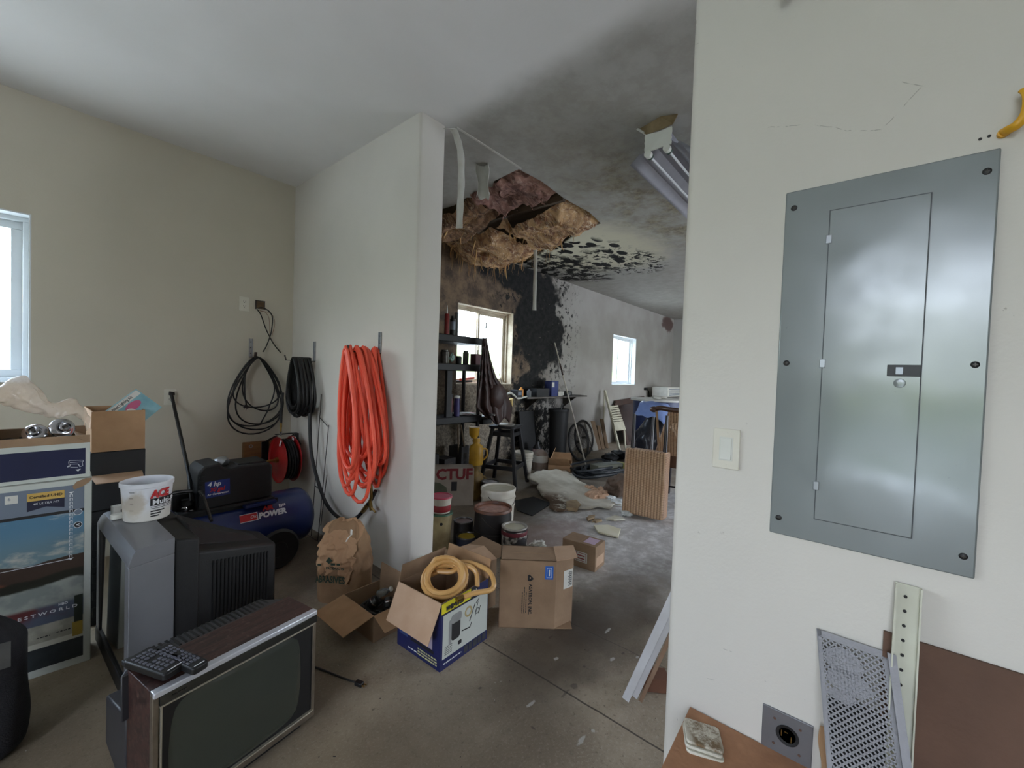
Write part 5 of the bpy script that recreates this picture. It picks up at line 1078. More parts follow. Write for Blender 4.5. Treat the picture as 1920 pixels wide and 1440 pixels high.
# ================================================================ boards leaning behind the right wall end
M_wtrim = mat('white_trim_board', (206, 206, 208), .5, (184, 182, 182), 9)
for i, (q0_, q1_) in enumerate((((1173, 1311), (1276, 1090)), ((1190, 1306), (1274, 1124)), ((1201, 1314), (1274, 1158)))):
    A = Vector(at(*q0_, Z=.012)); Bq = Vector(at(*q1_, X=1.585 + .012 * i))
    t = thing('trim_board', ['white trim board leaning on the wall end, leftmost of three', 'white trim board in the middle of three leaning on the wall end', 'thin brown edged board, rightmost of three leaning on the wall end'][i], 'board', A, group='trim boards leaning on the right wall end')
    dv = (Bq - A).normalized(); b = MB(); b.bar(A, Bq, (.032, .026, .016)[i], .009, (EYEP - A).normalized()); wobj('board', b, M_wtrim if i < 2 else mat('brown_back_board', (150, 122, 100), .7, (120, 94, 74), 9), t, bevel=.001)
t = thing('wood_block', 'brown wooden block on the floor behind the leaning trim boards', 'block', at(1228, 1300, Z=0)); A, B_ = Vector(at(1207, 1297, Z=0)), Vector(at(1256, 1302, Z=0)); o_ = Vector((.07, .05, 0)); b = MB(); b.prism([(q.x, q.y) for q in (A, B_, B_ + o_, A + o_)], .062, 'Z', 0); wobj('block_body', b, mat('reddish_wood', (116, 78, 58), .7, (92, 60, 44), 9), t, bevel=.003)
# ================================================================ ruined ceiling: joist, insulation batts, hanging tape
def batt_mat(name, a, b2, c3):
    m, g = rawmat(name, .95)
    mp = nd(g.nt, 'ShaderNodeMapping'); mp.inputs['Rotation'].default_value = (0, 0, .5); mp.inputs['Scale'].default_value = (1, 3.2, 1.5); g.L(g.P, mp.inputs[0])
    n1 = g.noise(3.2, 8, .65, mp.outputs[0], 1.2); c = g.mix(g.step(n1, .38, .6), lin(b2), lin(a)); c = g.mix(g.math('MULTIPLY', g.step(g.noise(9, 6, .7, mp.outputs[0], 2), .52, .68), .85), c, lin(c3))
    g.color(c); g.bump(g.noise(30, 6, .8, mp.outputs[0], 1), .7, .03); return m
M_bp = batt_mat('pink_insulation', (178, 134, 120), (110, 76, 68), (206, 176, 158)); M_by = batt_mat('yellowed_insulation', (212, 172, 126), (128, 86, 62), (244, 230, 198)); M_bb = batt_mat('brown_insulation', (160, 122, 90), (90, 64, 48), (196, 172, 136))
struct('ceiling_joist', MB().box(3.35, 3.395, 2.26, YL, H - .015, H + .3), M_raw); struct('ceiling_joist', MB().box(4.62, 4.66, 3.4, YL, H, H + .3), M_raw)
M_fib = mat('loose_yellow_fibre', (214, 180, 124), .9, (150, 96, 54), 5)
def batt(label, x0, x1, y0, y1, zf, m, seed, n=46, tufts=60, tl=.09):
    t = thing('insulation_batt', label, 'insulation', ((x0 + x1) / 2, (y0 + y1) / 2, H + .12), group='insulation batts in the ceiling hole'); L = t.location.copy()
    def f(u, v):
        x = x0 + (x1 - x0) * u; y = y0 + (y1 - y0) * v; e = min(u, 1 - u, v, 1 - v)
        p = Vector((x * 3.1, y * 4.3, seed)); z = zf(u, v) + .085 * noise.noise(p) + .05 * noise.noise(p * 2.6) + .018 * noise.noise(p * 6) + .07 * (1 - min(1, e * 9))
        return Vector((x + .05 * noise.noise(p * 1.3 + Vector((7, 0, 0))), y + .05 * noise.noise(p * 1.3 + Vector((0, 7, 0))), z)) - L
    obj('fibre_mat', MB().grid(n, n, f), m, t, smooth=80)
    r_ = random.Random(seed); b = MB()
    for i in range(int(tufts * .6)):
        u, v = r_.uniform(.03, .97), r_.uniform(.03, .97) ** .6; p = f(u, v); l = tl * r_.uniform(.3, 1.3) ** 1.5; a = r_.uniform(0, 6.28); dx, dy = math.cos(a), math.sin(a)
        P = [p + Vector((0, 0, .01)), p + Vector((dx * .015, dy * .015, -l * .4)), p + Vector((dx * .03, dy * .02, -l * .75)), p + Vector((dx * .02 + .01, dy * .05, -l))]
        w_ = r_.uniform(.003, .009) if r_.random() < .8 else .028; b.tube(spline(P, 3), [w_ * (1 - .09 * k) for k in range(10)], 5, flat=.4)
    for i in range(int(tufts * .4)):      # matted strands lying along the surface
        u, v = r_.uniform(.05, .9), r_.uniform(.05, .9); a = r_.uniform(-.6, .9); P = []
        for k in range(5): uu = min(.98, max(.02, u + math.cos(a + k * .3) * .035 * k)); vv = min(.98, max(.02, v + math.sin(a + k * .3) * .035 * k)); P.append(f(uu, vv) + Vector((0, 0, -.008 - .016 * math.sin(k * .78))))
        b.tube(spline(P, 3), r_.uniform(.0014, .003), 4)
    o = obj('loose_fibre', b, M_fib if m is not M_bp else m, t); o['kind'] = 'stuff'
    return t
batt('pink grey insulation batt nearest the partition, above the joist', 2.72, 3.33, 2.28, 2.98, lambda u, v: H + .02 - .05 * v, M_bp, 3, tl=.05)
batt('brown insulation batt sagging against the wall above the black shelving', 2.86, 3.33, 3.03, YL - .06, lambda u, v: H - .03 - .12 * math.sin(PI * v) - .06 * v, M_bb, 8, tl=.1)
batt('yellow insulation batt along the right edge of the ceiling hole', 3.42, 4.16, 2.3, 3.2, lambda u, v: H - .01 - .09 * math.sin(PI * v) - .10 * v, M_by, 12, tl=.16)
batt('lowest ragged yellow insulation batt drooping in front of the black mould', 3.42, 4.45, 3.26, YL - .07, lambda u, v: H - .14 - .16 * math.sin(PI * v) * math.sin(PI * min(1, u * .9 + .1)) , M_by, 17, tufts=110, tl=.22)
M_tape = mat('torn_drywall_tape', (206, 206, 200), .7, (188, 186, 176), 14)
def ribbon(label, pts, Y, w_, thick=.002, name='drywall_tape'):
    P = spline([at(x, y, Y=Y) if at(x, y, Y=Y).z < H - .01 else at(x, y, Z=H - .004) for x, y in pts], 5); t = thing(name, label, 'tape', P[0], group='torn strips hanging from the ceiling'); b = MB(); r_ = random.Random(len(pts)); vs = []; fs = []
    side = Vector((math.cos(YAW), -math.sin(YAW), 0)); nr = Vector((-side.y, side.x, 0)) * thick
    for i, p in enumerate(P):
        k = w_ / 2 * (1 + .08 * math.sin(i * 1.3)); tw = math.sin(i * .25) * .25; s_ = (side * math.cos(tw) + Vector((side.y, -side.x, 0)) * math.sin(tw)) * k; q = p - t.location; vs += [q - s_, q + s_]
    fs = [(2 * i, 2 * i + 1, 2 * i + 3, 2 * i + 2) for i in range(len(P) - 1)]; obj('strip', b.add(vs, fs), M_tape, t, solid=thick * 2); return t
ribbon('long torn white tape strip curling down beside the partition end', [(838, 241), (850, 243), (858, 262), (864, 290), (865, 340), (863, 385), (861, 428)], 2.2, .046)
ribbon('narrow pale strip hanging below the insulation in front of the mould', [(1003, 455), (1004, 490), (1003, 530), (1002, 582)], 3.15, .045)
t = thing('drywall_roll', 'curled torn piece of white drywall paper hanging at the hole edge', 'drywall', at(903, 306, Z=H), group='torn strips hanging from the ceiling'); L = t.location.copy()
def roll(u, v): a = -1.2 + u * 3.6; r = .047 + .008 * math.sin(v * 7); c_ = at(903 + 3 * math.sin(v * 2), 304 + 64 * v, Y=L.y); return Vector(c_) + Vector((r * math.cos(a) * 1.0, r * math.sin(a), .012 * math.sin(u * 17) * (v > .9) + .02 * noise.noise(Vector((u * 5, v * 5, 0))))) - L
obj('strip', MB().grid(20, 16, roll), M_tape, t, solid=.004, smooth=60)
b = MB(); b.box(1.95, 2.66, 2.205, 2.22, H - .006, H + .001); t = obj('corner_bead', b, M_tape); tag(t, 'thin white drywall bead along the ceiling between partition and hole', 'trim')
# small tear around the lamp
t = thing('torn_ceiling_flap', 'torn tan ceiling flap hanging above the fluorescent light', 'ceiling flap', at(1232, 232, Z=H)); L = t.location.copy()
M_tear = mat('torn_drywall_core', (150, 132, 98), .85, (104, 84, 56), 12, bump=.3)
P = [at(1196, 244, Z=H - .001), at(1238, 219, Z=H - .001), at(1271, 214, Z=H - .001), at(1262, 232, Z=H - .07), at(1238, 243, Z=H - .08), at(1212, 252, Z=H - .05)]
obj('flap', MB().add([Vector(p) - L for p in P], [(0, 1, 4, 5), (1, 2, 3, 4)]), M_tear, t, solid=.008, smooth=0)
P = [at(1193, 243, Z=H - .002), at(1196, 240, Z=H - .002), at(1216, 252, Z=H - .055), at(1213, 255, Z=H - .055)]; obj('paper_edge', MB().add([Vector(p) - L for p in P], [(0, 1, 2, 3)]), M_tape, t, solid=.003, smooth=0)
# ================================================================ fluorescent light
t = thing('fluorescent_light', 'two tube fluorescent light with grey reflector hanging from the back ceiling', 'ceiling light', at(1233, 263, Z=2.98)); c0 = t.location.copy()
x0 = c0.x; yc = c0.y - .0; zc = c0.z
M_refl = mat('grey_reflector', (150, 150, 158), .45, (134, 134, 142), 8)
def refl(u, v):
    y = -.20 + .40 * v; prof = .075 - .135 * (abs(2 * v - 1) ** 1.3) + .02 * math.cos(PI * 4 * (v - .5)) * (abs(2 * v - 1) < .6); return Vector((x0 + .035 + 1.2 * u, yc + y, zc + prof - .03)) - c0
obj('reflector', MB().grid(8, 25, refl), M_refl, t, solid=.003, smooth=50)
b = MB(); b.box(x0 + .03, x0 + 1.24, yc - .055, yc + .055, zc + .02, zc + .075); wobj('ballast_channel', b, M_refl, t, bevel=.003)
pl = [(-.088, -.05), (-.09, -.03), (-.086, -.02), (-.09, -.005), (-.086, .01), (-.09, .03), (-.088, .062), (-.06, .06), (0, .056), (.06, .062), (.088, .064), (.09, .04), (.086, .025), (.09, .01), (.086, -.01), (.09, -.03), (.088, -.048), (.03, -.052), (-.03, -.05)]
b = MB(); b.prism([(yc + a, zc + c) for a, c in pl], .012, 'X', x0); wobj('end_plate', b, M_white, t, bevel=.002)
M_dgreen = mat('green_tube_collar', (34, 74, 58), .4, (26, 58, 46), 20)
M_tubeg = mat('unlit_tube_glass', (222, 224, 226), .2, (210, 212, 216), 5)
for s_ in (-1, 1):
    y = yc + .062 * s_; z = zc - .07; b = MB(); b.cyl((x0 - .008, y, z), (x0 + .025, y, z), .024, n=20); wobj('lamp_holder', b, M_white, t, bevel=.002)
    b = MB(); b.cyl((x0 + .025, y, z), (x0 + .032, y, z), .022, n=20); b.cyl((x0 + .036, y, z), (x0 + .045, y, z), .022, n=20); b.cyl((x0 + .03, y, z), (x0 + .06, y, z), .012, n=16); wobj('collar', b, M_dgreen, t)
    b = MB(); b.cyl((x0 + .05, y, z), (x0 + 1.2, y, z), .008, n=16); wobj('tube', b, M_tubeg, t)
b = MB()
for x in (.15, 1.1): b.box(x0 + x, x0 + x + .02, yc - .004, yc + .004, zc + .07, H)
wobj('hanger', b, M_steel, t)
# ================================================================ black plastic shelving by the middle window
t = thing('plastic_shelving', 'black plastic shelving unit against the back wall beside the partition', 'shelving', (3.4, 3.93, 0))
SX0, SX1, SY0, SY1 = 2.92, 3.88, 3.74, 4.10
for z in (.06, .80, 1.44, 1.78):
    b = MB(); b.box(SX0, SX1, SY0, SY1, z, z + .085); wobj('shelf', b, M_blackm, t, bevel=.01)
for x in (SX0 + .04, SX1 - .04 - .45, SX1 - .04):
    for y in (SY0 + .04, SY1 - .04):
        if x != SX1 - .04 - .45: b = MB(); b.cyl((x, y, 0), (x, y, 1.44 if x > 3.5 else 2.1), .024, n=14); wobj('post', b, M_blackm, t)
b = MB(); b.box(3.28, 3.36, SY0 + .01, SY0 + .05, .88, 1.44); wobj('brace', b, M_blackm, t, bevel=.004)
b = MB(); b.box(3.88, 4.05, 3.72, 4.08, .76, .83); wobj('side_shelf', b, M_blackm, t, bevel=.008)
GS = 'small supplies on the black shelving'
def small(name, label, cat, x, y, z, parts, group=GS, rz=0):
    t = thing(name, label, cat, (x, y, z), rz, group)
    for nm, mb, m in parts: obj(nm, mb, m, t, bevel=0)
    return t
def can_parts(r, h, m, mt, band=None):
    P = [('can_body', MB().lathe([(0, 0), (r, 0), (r, h), (r * .96, h + .003), (0, h)], 24), m), ('rim', MB().lathe([(r * .93, h - .004), (r * 1.03, h - .004), (r * 1.03, h + .005), (r * .93, h + .005), (r * .93, h - .004)], 24), mt)]
    if band: P.append(('label', MB().lathe([(r * 1.005, h * .2), (r * 1.01, h * .22), (r * 1.01, h * .8), (r * 1.005, h * .82)], 24), band))
    return P
px = at(838, 600, Y=3.82); small('caulk_tube', 'red caulk tube with white nozzle on the top shelf', 'caulk tube', px.x, 3.82, 1.865, [('tube_body', MB().lathe([(0, 0), (.028, 0), (.028, .24), (.022, .25), (0, .25)], 20), mat('dark_red_tube', (132, 34, 32), .5, (110, 28, 28), 20)), ('nozzle', MB().lathe([(.010, .25), (.008, .28), (.003, .35), (0, .35)], 14), M_white)])
px = at(849, 600, Y=3.85); small('spray_can', 'black can with grey label on the top shelf', 'can', px.x, 3.85, 1.865, [('can_body', MB().lathe([(0, 0), (.034, 0), (.034, .2), (.02, .215), (.02, .24), (0, .24)], 20), M_black), ('label', MB().lathe([(.0345, .07), (.035, .08), (.035, .16), (.0345, .17)], 20), M_slate)])
px = at(856, 600, Y=3.9); small('level_tool', 'grey upright level on the top shelf', 'level', px.x, 3.9, 1.865, [('level_body', MB().cbox((0, 0, .15), (.022, .05, .3)), mat('grey_tool', (120, 122, 124), .5, (96, 98, 100), 20))])
for xp, w_, hh, m_, nm, lb in ((860, .075, .1, M_black, 'storage_jar', 'squat black jar on the middle shelf'), (873, .075, .17, mat('dim_jar', (96, 98, 92), .4, (78, 80, 74), 20), 'glass_jar', 'grey screw top jar on the middle shelf'), (893, .12, .14, mat('maroon_box', (92, 44, 50), .6, (76, 36, 42), 20), 'storage_box', 'maroon box at the right end of the middle shelf'), (833, .1, .16, M_dsteel, 'parts_tin', 'dull tin at the left end of the middle shelf')):
    p = at(xp, 680, Y=3.85); small(nm, lb, nm.split('_')[1], p.x, 3.85, 1.525, [(nm.split('_')[1] + '_body', MB().lathe([(0, 0), (w_ / 2, 0), (w_ / 2, hh * .85), (w_ * .4, hh * .9), (w_ * .4, hh), (0, hh)], 20) if 'jar' in nm or 'tin' in nm else MB().cbox((0, 0, hh / 2), (w_, .1, hh)), m_)])
p = at(848, 660, Y=3.8); small('plastic_scrap', 'crumpled pale green wrapper on the middle shelf', 'wrapper', p.x, 3.8, 1.6, [('wrapper_body', MB().lump((0, 0, 0), (.03, .02, .05), .6, 3, 3, 3), mat('pale_green_wrap', (150, 180, 170), .5, (120, 150, 140), 20))])
p = at(842, 780, Y=3.8); small('paint_can', 'black and red can on the worktop tier', 'can', p.x, 3.8, .885, can_parts(.042, .27, M_black, M_black, mat('dark_red_label', (90, 30, 28), .5, (60, 22, 22), 20)))
p = at(856, 780, Y=3.8); small('sealant_tube', 'purple and white tube on the worktop tier', 'tube', p.x, 3.8, .885, [('tube_body', MB().lathe([(0, 0), (.036, 0), (.036, .2), (.034, .22), (0, .22)], 20), mat('purple_tube', (64, 56, 112), .5, (50, 44, 92), 20)), ('cap', MB().lathe([(0, .22), (.036, .22), (.036, .25), (0, .25)], 20), M_white)])
for i, (a, bb, c, m_) in enumerate(((.0, .0, .0, M_paper), (.05, .03, .3, mat('pinkish_paper', (206, 168, 172), .8, (186, 150, 156), 12)), (-.02, .04, -.4, M_paper))):
    t = thing('paper_sheet', ['white sheet on the worktop tier, lowest of three', 'pinkish sheet on the worktop tier between two white ones', 'white sheet lying on top of the papers on the worktop tier'][i], 'paper', (3.66 + a, 3.85 + bb, .888 + i * .006), c, 'papers on the worktop tier'); obj('sheet', MB().grid(8, 8, lambda u, v: ((u - .5) * .28, (v - .5) * .2, .012 * noise.noise(Vector((u * 3, v * 3, i))) + .01)), m_, t, solid=.001)
t = thing('clipboard', 'dark edged clipboard with white paper at the right end of the worktop tier', 'clipboard', (3.93, 3.82, .845), -.4); obj('board', MB().cbox((0, 0, .012), (.3, .2, .012)), M_black, t, bevel=.003); obj('paper', MB().cbox((0, 0, .0195), (.28, .18, .002)), M_paper, t)
# things on the middle window sill
for i, (x, l, m_, lb) in enumerate(((4.02, .3, mat('orange_red_tool', (196, 76, 56), .5, (170, 60, 42), 20), 'orange red handle tool lying on the middle window sill'), (3.95, .28, M_ink, 'dark tool lying on the middle window sill'))):
    t = thing('hand_tool', lb, 'tool', (x + .02, YL + .05, WZ0 + .013), .12 - .3 * i, 'tools on the middle window sill'); b = MB(); b.cyl((-l / 2, 0, .022 + .03 * (1 - i)), (l / 2, .0, .03 + .045 * (1 - i)), .018, .014, n=10); obj('handle', b, m_, t)
t = thing('cardboard_piece', 'curled cream card lying on the middle window sill', 'card', (4.1, YL + .02, WZ0 + .014)); obj('card', MB().grid(10, 5, lambda u, v: (-.25 + .5 * u, -.02 + .09 * v, .006 + .02 * u * u)), M_kraftp, t, solid=.003)
# objects under the worktop tier
t = thing('lettered_carton', 'pale carton with big dark red letters on the floor by the partition', 'carton', at(851, 945, Z=0) + Vector((.02, .04, 0)), math.radians(-38)); w, d, h = .42, .22, .40
M_dimc = mat('greyish_carton', (150, 138, 126), .8, (130, 118, 106), 9)
obj('carton_body', MB().box(-w / 2, w / 2, -d / 2, d / 2, 0, h), M_dimc, t, bevel=.003); text('CTUF', .155, mat('dark_red_letter', (120, 30, 34), .6, (100, 24, 28), 20), t, face((0, -d / 2, .335), (1, 0, 0), (0, 0, 1)), bold=.006, sx=1.0)
panel(t, face((-w / 2, -d / 2, 0), (1, 0, 0), (0, 0, 1)), .18, .24, .16, .26, M_ink, 'printed_figure', .001); b = MB().at(face((-w / 2, -d / 2, 0), (1, 0, 0), (0, 0, 1))); b.prism([(.0, .0), (.0, .26), (.06, .25), (.13, .2), (.15, .1), (.15, .0)], .001, 'Z', .0); obj('green_shape', b, mat('olive_print', (84, 86, 68), .6, (70, 72, 56), 20), t, smooth=0)
M_ochre = mat('mustard_plastic', (196, 152, 40), .45, (160, 118, 28), 10); M_ochred = mat('aged_mustard_label', (140, 112, 52), .6, (96, 74, 36), 20)
def jug(label, x, y, z, s=1.0, rz=0, m=None):
    m = m or M_ochre; t = thing('plastic_jug', label, 'jug', (x, y, z), rz, 'mustard plastic jugs'); obj('jug_body', MB().lathe([(0, 0), (.062 * s, 0), (.066 * s, .01 * s), (.066 * s, .15 * s), (.058 * s, .18 * s), (.03 * s, .2 * s), (.03 * s, .22 * s), (0, .22 * s)], 24, sx=1, sy=.8), m, t, smooth=50)
    b = MB(); b.tube(spline([(.06 * s, 0, .15 * s), (.1 * s, 0, .14 * s), (.105 * s, 0, .08 * s), (.065 * s, 0, .04 * s)], 6), .009 * s, 8); obj('handle', b, m, t); obj('cap', MB().lathe([(0, .215 * s), (.036 * s, .215 * s), (.034 * s, .25 * s), (0, .25 * s)], 20), m, t); return t
p = at(890, 935, Z=0); jug('large label wrapped mustard jug standing on the floor under the worktop tier', p.x, p.y, 0, 1.55, 0, M_ochred); jug('mustard jug with handle stacked on the labelled jug', p.x, p.y + .0, .388, 1.2, -.6)
t = thing('plastic_funnel', 'mustard funnel cup standing upside down on the stacked jug', 'funnel', (p.x - .02, p.y + .02, .688)); obj('cup', MB().lathe([(.03, 0), (.055, .04), (.06, .12), (.062, .125), (.0, .125)], 24), M_ochre, t, smooth=60)
for i, (x, w_, h_, lb) in enumerate(((3.12, .26, .3, 'dark box at the left on the lowest shelf tier'), (3.42, .2, .22, 'smaller dark box in the middle of the lowest shelf tier'), (3.66, .16, .34, 'tall dark box at the right of the lowest shelf tier'))):
    t = thing('storage_box', lb, 'box', (x, 3.92, .147), .1 * i, 'dark boxes on the lowest shelf tier'); obj('box_body', MB().cbox((0, 0, h_ / 2), (w_, .2, h_)), mat('dark_grey_box', (52, 50, 50), .7, (40, 38, 38), 9), t, bevel=.003); obj('label', MB().cbox((0, -.101, h_ * .6), (w_ * .5, .002, h_ * .3)), M_dsteel, t)
for i, (x0_, x1_) in enumerate(((858, 860), (864, 872))):
    A_, B_ = Vector(at(x0_, 797, Y=3.84)), Vector(at(x1_, 846, Y=3.86)); t = thing('wooden_stick', ['upright wooden stick under the worktop tier', 'slanting wooden stick under the worktop tier'][i], 'stick', B_, group='sticks under the worktop tier'); b = MB(); b.tube([A_ - B_, Vector((0, 0, 0)), Vector((.01, .0, .15 - B_.z))], .012, 7); obj('stick', b, M_plankd if False else mat('dull_stick_wood', (120, 104, 82), .7, (96, 80, 62), 9), t)
# ================================================================ paint cans and buckets
M_canblk = mat('dark_painted_can', (18, 16, 16), .45, (32, 28, 26), 14); M_rust = mat('rusty_dried_paint', (200, 146, 120), .4, (120, 68, 48), 22, coat=.4, bump=.4); M_spill = mat('splashed_label', (36, 32, 34), .5, (200, 194, 184), 14, .44, contrast=.8); M_mbrown = mat('pink_brown_paint', (150, 120, 112), .5, (110, 84, 78), 14); M_lid = mat('cream_dried_paint', (202, 200, 182), .5, (176, 168, 140), 10); M_bucketw = mat('dirty_white_bucket', (206, 202, 190), .5, (168, 158, 140), 8)
def ring_bucket(name, label, cat, x, y, r, h, body, top, rim, lidz=.012, ribs=(), group=None, bail=True, taper=.9):
    t = thing(name, label, cat, (x, y, 0), group=group); pr = [(0, 0), (r * taper, 0), (r * taper, .004)]
    for z in ribs: pr += [(r * (taper + (1 - taper) * z), h * z - .008), (r * (taper + (1 - taper) * z) + .008, h * z - .004), (r * (taper + (1 - taper) * z) + .008, h * z + .004), (r * (taper + (1 - taper) * z), h * z + .008)]
    pr += [(r * .985, h - .02), (r, h - .018)]; obj('bucket_body', MB().lathe(pr, 48), body, t, smooth=40)
    obj('rim', MB().lathe([(r * .93, h - lidz), (r * .95, h), (r * 1.0, h + .002), (r * 1.035, h - .003), (r * 1.035, h - .022), (r * .99, h - .024), (r * .93, h - lidz)], 48), rim, t, smooth=50)
    obj('lid', MB().grid(13, 4, lambda u, v: (r * .94 * v * math.cos(2 * PI * u), r * .94 * v * math.sin(2 * PI * u), h - lidz - .002 + .004 * noise.noise(Vector((v * 3 * math.cos(6.28 * u), v * 3 * math.sin(6.28 * u), x))))), top, t, smooth=60)
    if bail: b = MB(); b.tube([(r * 1.04 * math.cos(a), r * 1.04 * math.sin(a) * .95, h - .05 - .10 * math.sin((a - 3.3) / 2.4 * PI)) for a in [3.3 + .12 * k for k in range(21)]], .0022, 6); obj('bail_handle', b, M_wire, t)
    return t
ring_bucket('plastic_bucket', 'large white lidded bucket with stained lid behind the black drum can', 'bucket', 2.87, 2.53, .157, .38, M_bucketw, M_lid, M_bucketw, .014, (.62, .8), 'buckets by the black shelving')
ring_bucket('drum_can', 'black drum can with rusty brown dried paint on top', 'paint can', 2.54, 2.29, .152, .33, M_canblk, M_rust, mat('rust_rim', (112, 72, 50), .5, (80, 48, 34), 14), .02, (.45,), 'paint cans beside the partition', taper=1.0)
def paint_can(label, x, y, r, h, body, top, lab=None, rim=None):
    t = thing('paint_can', label, 'paint can', (x, y, 0), group='paint cans beside the partition'); obj('can_body', MB().lathe([(0, 0), (r, 0), (r, h)], 36), body, t); obj('rim', MB().lathe([(r * .82, h - .008), (r * .86, h + .002), (r, h + .003), (r * 1.02, h), (r * 1.02, h - .006), (r, h - .008)], 36), rim or M_dsteel, t); obj('lid', MB().lathe([(0, h - .01), (r * .84, h - .009)], 36), top, t)
    if lab: obj('label', MB().lathe([(r * 1.006, h * .08), (r * 1.008, h * .1), (r * 1.008, h * .9), (r * 1.006, h * .92)], 36), lab, t)
    b = MB(); b.tube([(r * 1.03 * math.cos(a), r * 1.03 * math.sin(a), h * .75 - .08 * math.sin((a - 5.2) / 2.0 * PI)) for a in [5.2 + .1 * k for k in range(21)]], .0016, 5); obj('bail_handle', b, M_wire, t); return t
c_ = paint_can('splashed paint can with cream top, at the front right of the cans', 2.52, 2.04, .1, .24, M_canblk, M_lid, M_spill, mat('pale_can_rim', (176, 172, 160), .45, (120, 110, 100), 20))
b = MB(); b.lathe([(.1025, .185), (.103, .187), (.103, .214), (.1025, .216)], 36); obj('red_band', b, mat('wine_red_band', (112, 38, 46), .5, (84, 28, 36), 20), c_)
paint_can('small dark can with pink brown paint on the lid, left of the drum can', 2.44, 2.53, .082, .18, M_canblk, M_mbrown)
paint_can('dark can with glossy white splashes, behind the large white bucket', 3.42, 3.14, .1, .22, M_canblk, mat('white_splash', (200, 196, 196), .4, (90, 86, 88), 12, contrast=.5), M_canblk)
paint_can('low dark can with a bright yellow lid in front of the small dark can', 2.36, 2.40, .088, .11, mat('navy_can', (30, 34, 52), .5, (24, 26, 40), 14), mat('yellow_lid', (186, 158, 48), .5, (160, 134, 40), 14))
t = thing('tall_container', 'tall stained cream container with green rim beside the partition end', 'container', (2.19, 2.53, 0), group='containers beside the partition end'); obj('container_body', MB().lathe([(0, 0), (.075, 0), (.088, .30), (.088, .31)], 32), mat('stained_cream_plastic', (190, 174, 130), .6, (110, 88, 56), 9, .42), t); obj('rim', MB().lathe([(.07, .31), (.092, .312), (.094, .30), (.088, .298)], 32), mat('dull_green_rim', (70, 110, 82), .5, (54, 88, 66), 14), t); b = MB(); b.lathe([(0, .0), (.012, .0), (.012, .002), (0, .002)], 16); obj('dark_spot', b, M_ink, t, loc=(-.052, -.066, .24), rot=(PI / 2, 0, -.66))
t = thing('plaster_tub', 'white tub with pink lid and red band on top of the tall container', 'tub', (2.19, 2.53, .313), group='containers beside the partition end'); obj('tub_body', MB().lathe([(0, 0), (.07, 0), (.08, .115), (.08, .12)], 32), M_bucketw, t); obj('red_band', MB().lathe([(.0725, .012), (.0735, .014), (.0785, .062), (.078, .064)], 32), mat('dull_red_band', (150, 40, 46), .5, (124, 32, 38), 20), t); obj('lid', MB().lathe([(0, .124), (.072, .124), (.078, .13), (.085, .13), (.086, .118), (.081, .116)], 32), mat('pink_lid', (190, 70, 92), .45, (168, 56, 78), 14), t)
ring_bucket('plastic_bucket', 'ribbed off white bucket behind the black stool', 'bucket', 4.553, 3.572, .135, .35, M_bucketw, M_bucketw, M_bucketw, .06, (.7, .8, .9), 'buckets by the black shelving', bail=False, taper=.8)
# ================================================================ black stool and leather apron
t = thing('wooden_stool', 'tall black wooden stool in front of the black shelving corner', 'stool', (4.08, 3.5, 0), .35); M_bwood = mat('black_painted_wood', (34, 33, 36), .5, (24, 23, 26), 9)
obj('seat', MB().prism(rrect(.36, .36, .05), .03, 'Z', .735), M_bwood, t, bevel=.006)
for sx_ in (-1, 1):
    for sy_ in (-1, 1): b = MB(); b.bar((.13 * sx_, .13 * sy_, .735), (.24 * sx_, .24 * sy_, 0), .042, .042, (0, 1, 0)); obj('leg', b, M_bwood, t, bevel=.004)
for z, r in ((.25, .2), (.66, .14)):
    for a in range(4): c_, s_ = math.cos(a * PI / 2), math.sin(a * PI / 2); b = MB(); b.bar((r * c_ - r * s_, r * s_ + r * c_, z), (r * c_ + r * s_, r * s_ - r * c_, z), .02, .05, (0, 0, 1)); obj('stretcher' if z < .5 else 'apron_rail', b, M_bwood, t, bevel=.003)
t = thing('dish', 'white rimmed dish sitting on the black stool seat', 'dish', (4.02, 3.45, .766)); obj('dish_body', MB().lathe([(0, 0), (.09, 0), (.12, .02), (.118, .022), (.085, .006), (0, .006)], 28), M_paper, t)
M_leather = mat('dark_leather', (72, 46, 40), .55, (40, 26, 24), 7, bump=.3, bscale=20)
t = thing('leather_apron', 'dark brown leather tool apron hanging from the shelving corner over the stool', 'apron', at(910, 620, Y=3.62)); L = t.location.copy()
def apr(u, v):
    xl = [903, 903, 900, 897, 893, 902, 915][min(6, int(v * 6))]; k = v * 6; i = min(5, int(k)); f = k - i
    XL = [905, 903, 901, 899, 896, 893, 915]; XR_ = [911, 916, 922, 930, 946, 960, 955]; YY = [634, 660, 690, 712, 735, 765, 790]
    xl = XL[i] * (1 - f) + XL[i + 1] * f; xr = XR_[i] * (1 - f) + XR_[i + 1] * f; yy = YY[i] * (1 - f) + YY[i + 1] * f
    return Vector(at(xl + (xr - xl) * u, yy + 6 * math.sin(u * 9 + v * 4) * v, Y=3.62 - .07 * math.sin(PI * u) * (.3 + v) + .02 * math.sin(u * 22 + v * 6))) - L
obj('leather_body', MB().grid(30, 40, apr), M_leather, t, solid=.02, smooth=60)
def belt(pts, nm, w_=.022, Y=3.6): b = MB(); b.tube([Vector(at(x, y, Y=Y)) - L for x, y in pts], w_ / 2, 8, flat=.3); obj(nm, b, M_leather, t)
belt(spline([(911, 612, 0), (911, 640, 0), (920, 680, 0), (930, 712, 0), (938, 740, 0)], 5) and [(911, 612), (912, 640), (920, 675), (930, 708), (942, 745)], 'strap'); belt([(911, 612), (906, 632), (903, 660), (900, 720)], 'strap'); belt([(936, 700), (941, 720), (944, 745)], 'strap')
